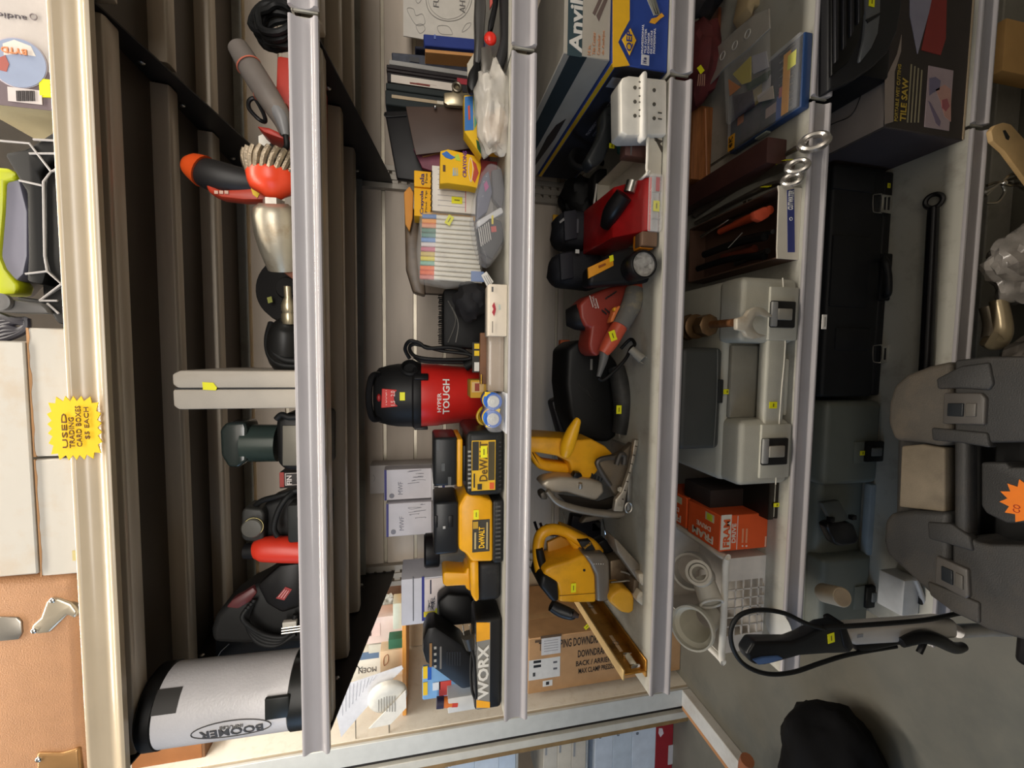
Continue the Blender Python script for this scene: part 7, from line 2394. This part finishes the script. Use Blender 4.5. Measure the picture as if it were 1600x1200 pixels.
# drill with chuck
t = root('corded_drill', 'black drill lying with its steel chuck up, cord wound round it', 'drill', 445, 520, 0.85, Z)
bm = new()
a, b_ = at(449, 447, 0.82), at(452, 500, 0.83)
d = b_ - a
lathe(bm, [(0.003, 0.0), (0.0062, 0.0), (0.0062, 0.02), (0.010, 0.028), (0.012, 0.034), (0.012, 0.042), (0.0105, 0.046), (0.0125, 0.05), (0.0125, 0.06), (0.011, 0.066)], a, d, 20)
t.part('chuck', bm, mat((176, 164, 138), 0.3, 0.85, var=0.15), w=True)
bm = new()
lathe(bm, [(0.002, -0.0006), (0.004, -0.0006), (0.004, 0.0)], a, d, 14)
t.part('bore', bm, INK, w=True)
bm = new()
tube(bm, pts3([(452, 502, 0.84), (450, 512, 0.845), (448, 530, 0.85), (450, 556, 0.86), (470, 575, 0.87)]), [0.016, 0.026, 0.032, 0.034, 0.03], 20, 5)
t.part('body', bm, plast(32, 33, 33, rough=0.4), w=True)
bm = new()
tube(bm, pts3([(424, 505, 0.87), (418, 530, 0.85), (422, 556, 0.84), (440, 570, 0.835), (462, 572, 0.835)]), 0.006, 9)
tube(bm, pts3([(430, 508, 0.86), (424, 530, 0.84), (428, 550, 0.832), (445, 562, 0.828), (466, 564, 0.828)]), 0.006, 9)
t.part('cord', bm, RUBBER, w=True)
pb(t, 'stand', 455, 510, 505, 570, 0.84, 0.06, BLACK, 0.006, Z)
# slim grey upright case
t = root('tool_case', 'slim light grey case standing upright with a small yellow sticker', 'case', 430, 608, 0.80, Z)
x0, x1 = at(380, 639, 0.79).x, at(380, 579, 0.79).x
zt = at(269, 608, 0.79).z
SG = mat((176, 168, 156), 0.5, var=0.06, bump=0.15, bscale=700)
xm = (x0 + x1) / 2 + 0.002
for a_, b_, n_ in ((x0, xm - 0.0008, 'front_half'), (xm + 0.0008, x1, 'rear_half')):
    bm = new()
    prism(bm, [(a_, Z), (b_, Z), (b_, zt - (0.012 if n_ == 'rear_half' else 0.0)), (b_ - 0.006, zt), (a_ + 0.006, zt), (a_, zt - 0.008)], 0.79, 0.98, 'xz', 0.004, 2)
    t.part(n_, bm, SG, w=True)
bm = new()
box(bm, xm - 0.001, xm + 0.001, 0.792, 0.975, Z, zt - 0.003)
t.part('seam', bm, INK, w=True)
tr(t, 'price_sticker', [(316, 597), (333, 598), (339, 606), (337, 610), (317, 609)], 0.7885, 0.001, TAG, 0)
# bench grinder-like black tool
t = root('router', 'glossy dark green-black plunge router behind the rail, below the slim grey case', 'router', 420, 695, 0.86, Z)
tr(t, 'handle', [(343, 672), (352, 661), (382, 660), (386, 668), (386, 720), (372, 731), (356, 730), (345, 712)], 0.86, 0.06, mat((34, 42, 40), 0.15), 0.014, seg=4)
bm = new()
cyl(bm, at(384, 692, 0.89), at(436, 692, 0.89), 0.036, 0.036, 24)
t.part('barrel', bm, mat((46, 58, 54), 0.18, 0.1), w=True)
tr(t, 'motor', [(430, 655), (445, 646), (510, 646), (510, 738), (445, 736), (432, 724)], 0.85, 0.1, plast(32, 33, 33, rough=0.4), 0.012, seg=3)
tr(t, 'side_plate', [(441, 665), (510, 664), (510, 728), (441, 728)], 0.847, 0.006, mat((120, 116, 106), 0.4, 0.4), 0.002)
tb(t, 'cord', [(432, 655, 0.84), (440, 648, 0.838), (452, 652, 0.836), (470, 650, 0.838)], 0.0055, RUBBER)
t = root('small_box', 'small black, red and white lettered carton behind the rail below the router', 'box', 450, 748, 0.88, Z)
pb(t, 'carton', 436, 505, 737, 762, 0.88, 0.05, card(40, 36, 36), 0.002, Z)
tq(t, 'red_band', 437, 444, 738, 761, 0.8795, flat(150, 50, 44))
tq(t, 'white_frame', 445.5, 470, 739, 758, 0.8792, flat(206, 196, 190))
tq(t, 'dark_field', 446.5, 468, 740, 757, 0.8784, flat(46, 40, 40))
tt(t, 'FIN', 448, 456, 743, 757, 0.8776, flat(220, 210, 206), bold=0.02)
# dial tool with red handle
t = root('jointer', 'dark grey tool with a round dial and bright red side handle', 'power tool', 420, 830, 0.85, Z)
tr(t, 'dial_housing', [(377, 800), (382, 794), (408, 796), (413, 802), (412, 842), (406, 848), (382, 846), (377, 840)], 0.85, 0.05, plast(64, 64, 62, rough=0.45), 0.006, seg=3)
bm = new()
lathe(bm, [(0.0185, 0), (0.018, 0.008), (0.016, 0.010), (0.0, 0.011)], at(396, 823, 0.85), (0, -1, 0), 28)
dial = t.part('dial', bm, plast(74, 72, 66, rough=0.35), w=True)
bm = new()
ring(bm, at(396, 823, 0.8415), 0.0165, 0.0007, (0, 1, 0), 28, 5)
t.part('dial_scale', bm, flat(190, 176, 120), dial, w=True)
tr(t, 'body', [(408, 790), (445, 775), (510, 775), (510, 850), (412, 846)], 0.87, 0.08, plast(42, 42, 42, rough=0.5), 0.01, seg=3)
pb(t, 'foot_block', 448, 508, 788, 848, 0.835, 0.06, plast(60, 62, 60, rough=0.5), 0.006, Z)
tb(t, 'cord', [(460, 768, 0.85), (446, 780, 0.84), (434, 800, 0.838), (428, 825, 0.838), (434, 838, 0.84)], 0.0052, RUBBER)
tb(t, 'cord', [(470, 764, 0.85), (440, 774, 0.85), (410, 782, 0.86), (398, 792, 0.87)], 0.0052, RUBBER)
bm = new()
tube(bm, pts3([(398, 860, 0.855), (410, 858, 0.855), (440, 858, 0.855), (475, 860, 0.855), (505, 862, 0.855)]), [0.016, 0.0225, 0.0245, 0.0235, 0.022], 18, 5)
t.part('side_handle', bm, mat((214, 54, 34), 0.38, var=0.06), w=True)
bm = new()
cyl(bm, at(383, 861, 0.856), at(400, 860, 0.855), 0.014, 0.016)
t.part('handle_cap', bm, BLACK, w=True)
# maroon and black tool in bag with cord
t = root('reciprocating_saw', 'black and dark red saw wrapped in its cord, beside the white cylinder', 'power tool', 420, 950, 0.86, Z)
tr(t, 'body', [(328, 985), (335, 962), (352, 945), (380, 925), (405, 912), (440, 890), (510, 886), (510, 1004), (440, 1006), (380, 1008), (330, 1006)], 0.87, 0.08, plast(40, 40, 40, rough=0.5), 0.012, seg=3)
tr(t, 'red_shell', [(352, 950), (362, 938), (395, 918), (402, 926), (392, 940), (372, 952)], 0.866, 0.02, mat((92, 44, 46), 0.4), 0.004)
tr(t, 'grip', [(400, 916), (418, 900), (436, 884), (470, 880), (470, 950), (440, 960), (415, 945)], 0.862, 0.03, plast(26, 24, 26), 0.008)
tr(t, 'label', [(431, 935), (446, 917), (456, 921), (444, 938)], 0.8605, 0.001, flat(150, 50, 50), 0)
for i in range(3):
    tb(t, 'label_line', [(435 + 4 * i, 933 + i, 0.8595), (445 + 3 * i, 921 + i, 0.8595)], 0.0007, flat(220, 180, 180), 5, 1)
for k_ in range(4):
    tb(t, 'cord', [(398 - 4 * k_, 936 + 5 * k_, 0.86 - 0.003 * k_), (386 - 2 * k_, 968, 0.855 - 0.003 * k_), (400 + 4 * k_, 1000 - 3 * k_, 0.853), (430 + 6 * k_, 1008 - 5 * k_, 0.854), (462, 990 - 10 * k_, 0.858)], 0.0048, RUBBER)
for i in range(3):
    tb(t, 'steel_bracket', [(440, 982 + 4 * i, 0.848), (470, 978 + 4 * i, 0.848)], 0.0016, CHROME, 6, 1)
pb(t, 'clip', 441, 463, 972, 980, 0.847, 0.01, plast(190, 186, 176), 0.001)
t = root('black_case', 'flat black case lying behind the white cylinder', 'case', 400, 1010, 0.96, Z)
pb(t, 'case', 335, 505, 985, 1040, 0.97, 0.2, plast(30, 30, 30, rough=0.35), 0.006, Z)
tb(t, 'edge_glint', [(338, 1030, 0.969), (345, 1018, 0.969), (358, 1006, 0.969)], 0.0008, STEEL, 5, 1)
# white cylinder
t = root('speaker_tube', 'white ribbed cylinder with black end caps and an oval emblem, standing at the shelf end', 'cylinder', 440, 1090, 0.82, Z)
a, b_ = at(254, 1100, 0.84), at(478, 1072, 0.84)
d = (a - b_)
ax = (a - b_).normalized()
bot = Vector((b_.x, 0.84, Z + 0.001))
Ht = (a.z - Z)
ax = Vector((a.x - bot.x, 0.0, Ht)).normalized()
L_ = Ht / ax.z
Rr = 0.0655
bm = new()
lathe(bm, [(Rr, 0.03), (Rr, L_ - 0.01)], bot, ax, 48)
body = t.part('tube', bm, mat((206, 204, 206), 0.26, var=0.04, bump=0.25, bscale=260), w=True)
bm = new()
lathe(bm, [(Rr * 0.9, 0.0), (Rr * 1.03, 0.004), (Rr * 1.03, 0.034), (Rr * 1.0, 0.036)], bot, ax, 48)
t.part('foot_cap', bm, plast(36, 37, 36, rough=0.35), w=True)
bm = new()
lathe(bm, [(Rr * 1.0, L_ - 0.016), (Rr * 1.03, L_ - 0.014), (Rr * 1.03, L_ + 0.006), (Rr * 0.92, L_ + 0.012), (Rr * 0.9, L_ + 0.004), (0.0, L_ + 0.002)], bot, ax, 48)
t.part('top_cap', bm, plast(30, 30, 30, rough=0.35), w=True)
# patch, clip and emblem on the tube; angles run round the axis, 0 faces the aisle
qz = Vector((0, 0, 1)).rotation_difference(ax)


def onr(th, h, r=Rr):
    return bot + qz @ Vector((r * math.sin(th), -r * math.cos(th), h))


bm = new()
vs = []
for j in range(5):
    th = 0.42 + 0.14 * j
    vs.append((bm.verts.new(onr(th, L_ - 0.052, Rr + 0.001)), bm.verts.new(onr(th, L_ - 0.012, Rr + 0.001))))
for a_, b__ in zip(vs, vs[1:]):
    bm.faces.new([a_[0], b__[0], b__[1], a_[1]])
t.part('dark_patch', bm, flat(52, 50, 48), body, w=True)
bm = new()
th0 = -0.2
hc = L_ * 0.47
pts = [onr(th0 + 0.27 * math.sin(2 * PI * i / 32), hc + 0.062 * math.cos(2 * PI * i / 32), Rr + 0.0003) for i in range(32)]
tube(bm, pts, 0.001, 6, 1, True)
t.part('emblem_oval', bm, flat(64, 62, 62), body, w=True)
for body_, off, wd, ht_, col in (('BOOMER', -0.06, 0.098, 0.017, (70, 68, 68)), ('IMPULSE', 0.10, 0.036, 0.006, (110, 106, 100))):
    o = text_mesh(body_, Vector((0, 0, 0)), X3, Z3, wd, ht_, flat(*col), 0.0008, None, 'lettering', 0.02)
    inv = t.M.inverted()
    for v_ in o.data.vertices:
        # the words climb the tube: their reading direction is the tube's axis, upside down
        th = th0 + off - v_.co.z / Rr
        v_.co = inv @ onr(th, hc + v_.co.x, Rr + 0.0006 - v_.co.y)
    o.parent = body
bm = new()
box(bm, -0.02, 0.02, -0.004, 0.004, -0.02, 0.02, 0.003)
bm.transform(Matrix.Translation(onr(0.25, 0.05, Rr)) @ qz.to_matrix().to_4x4())
t.part('side_clip', bm, plast(40, 42, 40), body, w=True)
# brown carton deep beyond the white cylinder
t = Thing('brown_carton', 'brown carton high beyond the shelf end behind the white cylinder', 'carton', (at(262, 1175, 2.25).x, 2.4, at(316, 1190, 2.25).z))
pb(t, 'carton', 205, 316, 1150, 1230, 2.25, 0.3, card(150, 96, 52), 0.003)
zc_ = at(316, 1190, 2.25).z
bm = new()
box(bm, px0, at(316, 1140, 2.25).x, 2.25, 2.6, zc_ - 0.014, zc_ - 0.0006, 0.002)
single('wall_ledge', 'thin brown ledge under the high brown carton', 'ledge', bm, card(120, 84, 54), (px0 + 0.2, 2.4, zc_ - 0.014))

# ================================================================== top shelf
Z = ZT[0]
y = 0.762
# disc player carton
t = root('stereo_box', 'cream and grey carton with a round colourful picture and barcode, on the top shelf', 'box', 70, 90, y, Z)
x0, x1 = at(40, 166, y).x, at(40, -60, y).x
zt = at(-60, 80, y).z
bm = new()
box(bm, x0, x1, y, y + 0.3, Z, zt, 0.002, 1)
t.part('carton', bm, card(198, 190, 184), w=True)
pb(t, 'grey_panel', -60, 90, 105, 165.5, y - 0.0008, 0.0008, card(112, 98, 102), 0)
bm = new()
lathe(bm, [(0.0345, 0.001), (0.0345, 0)], at(29, 99, y - 0.001), (0, -1, 0), 40)
disc = t.part('round_picture', bm, flat(190, 180, 186), w=True)
bm = new()
lathe(bm, [(0.033, 0.001), (0.033, 0)], at(29, 99, y - 0.002), (0, -1, 0), 40)
t.part('picture_field', bm, flat(146, 158, 184), disc, w=True)
tr(t, 'picture_print', [(4, 68), (22, 62), (48, 72), (56, 88), (30, 84), (6, 86)], y - 0.0032, 0.001, flat(226, 216, 206), 0, parent=disc)
tr(t, 'picture_print', [(-6, 92), (8, 86), (14, 100), (10, 112), (-6, 108)], y - 0.0034, 0.001, flat(170, 90, 80), 0, parent=disc)
tt(t, 'BYTD', 2, 42, 75, 84, y - 0.0042, flat(226, 140, 90), parent=disc, up=True, flip=True, bold=0.02)
tt(t, 'audio', -6, 42, 22, 30, y - 0.001, flat(96, 90, 96), up=True, flip=True)
bm = new()
ring(bm, at(52, 26, y - 0.001), 0.004, 0.0007, (0, 1, 0), 16, 5)
t.part('print_mark', bm, flat(150, 140, 140), w=True)
tq(t, 'barcode_label', 13, 66, 139, 161, y - 0.0016, flat(210, 200, 196))
for i in range(14):
    tq(t, 'barcode_bar', 26 + i * 2.1, 26.8 + i * 2.1 + (i % 3) * 0.3, 142, 158, y - 0.0026, flat(70, 64, 64))
tq(t, 'yellow_label', 62, 79, 124, 150, y - 0.0018, TAG)
tr(t, 'yellow_label_tail', [(66, 146), (83, 150), (82, 152), (66, 152)], y - 0.0018, 0.001, TAG, 0)
bm = new()
slab(bm, Vector((x0, y + 0.15, (Z + zt) / 2)), -Y3, Z3, 0.298, zt - Z - 0.002, 0.0006)
t.part('side_print', bm, card(176, 164, 130), w=True)
# black and lime tool
t = root('shop_light', 'black and lime green folding work light with grey panel, on the top shelf', 'work light', 60, 370, y, Z)
bm = new()
tr(t, 'panel', [(-60, 262), (6, 262), (30, 282), (42, 330), (42, 400), (36, 428), (8, 458), (-60, 458)], 0.775, 0.05, mat((132, 130, 146), 0.35, var=0.06), 0.004)
tr(t, 'lime_shell', [(-60, 255), (12, 262), (25, 270), (22, 280), (6, 283), (4, 330), (-2, 400), (6, 420), (28, 445), (22, 460), (-60, 460)], 0.77, 0.03, mat((206, 214, 30), 0.4, var=0.05), 0.004)
for pts in ([(5, 238), (40, 232), (82, 205), (130, 205), (130, 248), (80, 248), (60, 268), (66, 290), (68, 400), (72, 424), (66, 445), (40, 440), (42, 400), (40, 300), (28, 280), (8, 246)],
            [(68, 270), (88, 262), (130, 262), (130, 430), (104, 440), (94, 445), (74, 424), (68, 400)],
            [(22, 462), (60, 468), (94, 446), (130, 450), (130, 508), (88, 506), (78, 490), (60, 480), (30, 480)]):
    tr(t, 'bumper', pts, 0.765, 0.09, plast(15, 14, 15, rough=0.6), 0.005)
for pts in ([(0, 220), (46, 224), (80, 268), (68, 284), (70, 400), (74, 424), (96, 444), (62, 470)], [(30, 282), (66, 290)], [(82, 268), (92, 262)], [(40, 428), (74, 424)], [(62, 470), (90, 470)], [(74, 474), (92, 490)], [(46, 240), (92, 240)], [(52, 218), (90, 220)]):
    tb(t, 'pale_edge', [(u, v, 0.7635) for u, v in pts], 0.0016, flat(186, 182, 180), 6, 1)
tr(t, 'stand_bar', [(-40, 464), (10, 466), (66, 474), (76, 490), (10, 488), (-40, 484)], 0.755, 0.02, plast(90, 88, 86), 0.004)
bm = new()
lathe(bm, [(0.012, 0), (0.012, 0.006), (0.006, 0.008), (0, 0.006)], at(6, 472, 0.754), (0, -1, 0), 20)
t.part('pivot', bm, plast(110, 108, 106), w=True)
pb(t, 'stand_foot', 60, 130, 250, 470, 0.80, 0.08, BLACK, 0.004, Z)
bm = new()
for k_ in range(4):
    tube(bm, pts3([(-30, 500 + 6 * k_, 0.80), (-5 + 5 * k_, 492 + 5 * k_, 0.79), (20 + 6 * k_, 500, 0.785), (42, 508 - 3 * k_, 0.785), (30 + k_ * 3, 516, 0.785), (8, 512 + 6 * k_, 0.785), (-10, 530, 0.79), (-40, 540, 0.8)]), 0.005, 8)
single('cord_coil', 'dark blue-grey cord looped between the work light and white card boxes', 'cord', bm, mat((44, 42, 52), 0.45), (at(10, 510, 0.79).x, 0.79, at(30, 510, 0.79).z))
# white card boxes
WC = mat((196, 191, 181), 0.7, var=0.05, scale=6, bump=0.1, bscale=60, dirt=(186, 160, 126), dscale=16, damt=0.35)
cb = [(52, 716, 900, 'white card box low on the top shelf, beside the tan case'), (52, 512, 714, 'white card box low on the top shelf, beside the work light')]
zl = None
for i, (u0, v0, v1, lab) in enumerate(cb):
    c = at(90, (v0 + v1) / 2, y)
    t = Thing('card_box', lab, 'box', (c.x, y, Z), group='white trading card boxes')
    x0, x1 = at(85, v1, y).x + 0.001, at(85, v0, y).x - 0.001
    zl = at(u0, 700, y).z
    bm = new()
    box(bm, x0, x1, y, y + 0.3, Z, zl, 0.002, 1)
    t.part('carton', bm, WC, w=True)
    bm = new()
    rnd = random.Random(i)
    n_ = 14
    pts = [(x0 + (x1 - x0) * k_ / n_, zl - 0.004 + 0.003 * rnd.random()) for k_ in range(n_ + 1)]
    prism(bm, pts + [(x1, zl), (x0, zl)], y - 0.0006, y + 0.002, 'xz')
    t.part('torn_edge', bm, card(186, 140, 96), w=True)
    pb(t, 'tape_end', 113, 125, v1 - 40 if i == 0 else v0 + 60, v1 - 24 if i == 0 else v0 + 160, y - 0.0008, 0.001, mat((200, 186, 130), 0.4), 0)
t = Thing('card_box', 'white card box lying across the two low white boxes', 'box', (at(25, 714, y).x, y, zl + 0.001), group='white trading card boxes')
x0, x1 = at(25, 898, y).x, at(25, 533, y).x
bm = new()
box(bm, x0, x1, y - 0.004, y + 0.3, zl + 0.001, zl + 0.085, 0.002, 1)
t.part('carton', bm, WC, w=True)
bm = new()
box(bm, x1 - 0.075, x1, y - 0.006, y + 0.3, zl + 0.086, zl + 0.17, 0.002, 1)
t.part('flap_stack', bm, WC, w=True)
# tan case with metal corners
t = root('amplifier_case', 'tan covered case with metal corner guards and strap, on the top shelf', 'case', 60, 1050, y, Z)
x0, x1 = at(60, 1290, y).x, at(60, 903, y).x
TAN = mat((184, 136, 96), 0.6, var=0.06, scale=30, bump=0.5, bscale=500)
zf = Z + 0.016
bm = new()
box(bm, x0, x1, y, y + 0.3, zf, Z + 0.25, 0.018, 4)
t.part('case', bm, TAN, w=True)
CM = mat((206, 194, 172), 0.28, 0.75, var=0.06)
bm = new()
pts = [(70, 942), (78, 934), (92, 936), (112, 944), (122, 956), (116, 968), (104, 962), (88, 978), (76, 990), (58, 992), (46, 990), (48, 978), (62, 966)]
t.part('corner_guard', (lambda b: prism(b, tp(pts, y - 0.004), y - 0.004, y + 0.02, 'xz', 0.004, 3))(bm), CM, w=True)
for u, v in ((82, 938), (53, 986)):
    bm = new()
    ball(bm, at(u, v, y - 0.004), (0.0045, 0.0025, 0.0045), 12)
    t.part('rivet', bm, CHROME, w=True)
bm = new()
prism(bm, tp([(56, 1178), (96, 1178), (122, 1170), (128, 1230), (56, 1230)], y - 0.004), y - 0.004, y + 0.02, 'xz', 0.004, 3)
t.part('corner_guard', bm, mat((170, 130, 84), 0.35, 0.6), w=True)
bm = new()
ball(bm, at(60, 1187, y - 0.004), (0.0045, 0.0025, 0.0045), 12)
t.part('rivet', bm, CHROME, w=True)
tr(t, 'metal_strap', [(-60, 963), (26, 965), (33, 972), (34, 990), (28, 1000), (-60, 1008)], y - 0.003, 0.004, mat((176, 170, 160), 0.3, 0.8), 0.002)
for u0, u1, v0, v1 in ((112, 130, 950, 984), (122, 142, 1142, 1174)):
    c = at(118, (v0 + v1) / 2, 0.80)
    bm = new()
    lathe(bm, [(0.016, 0.0), (0.024, 0.004), (0.024, 0.012), (0.018, 0.017)], (c.x, 0.79, Z), n=24)
    t.part('foot', bm, mat((190, 180, 170), 0.35), w=True)
# starburst sign clipped on the top rail
ysg = 0.730
cs = at(117, 669, ysg)
t = Thing('price_sign', 'yellow starburst price sign with handwritten lines, stuck on the top rail', 'sign', (cs.x, ysg, cs.z - 0.04))
pts = []
n_ = 22
for i in range(2 * n_):
    a = 2 * PI * i / (2 * n_)
    k_ = (1.0 if i % 2 == 0 else 0.84) * (1 / (abs(math.cos(a)) ** 5 + abs(math.sin(a)) ** 5) ** 0.2) 
    pts.append((cs.x + 0.047 * k_ * math.cos(a), cs.z + 0.033 * k_ * math.sin(a)))
bm = new()
prism(bm, pts, ysg, ysg + 0.0012, 'xz')
sg = t.part('starburst', bm, mat((250, 206, 10), 0.5, var=0.03), w=True)
for s_, du, v0, v1 in (('USED', 0, 646, 700), ('TRADING', 11, 652, 700), ('CARD BOXES', 22, 634, 698), ('$5 EACH', 35, 636, 686)):
    tt(t, s_, 97 + du, 105 + du, v0, v1, ysg - 0.0006, flat(110, 70, 20), sg)
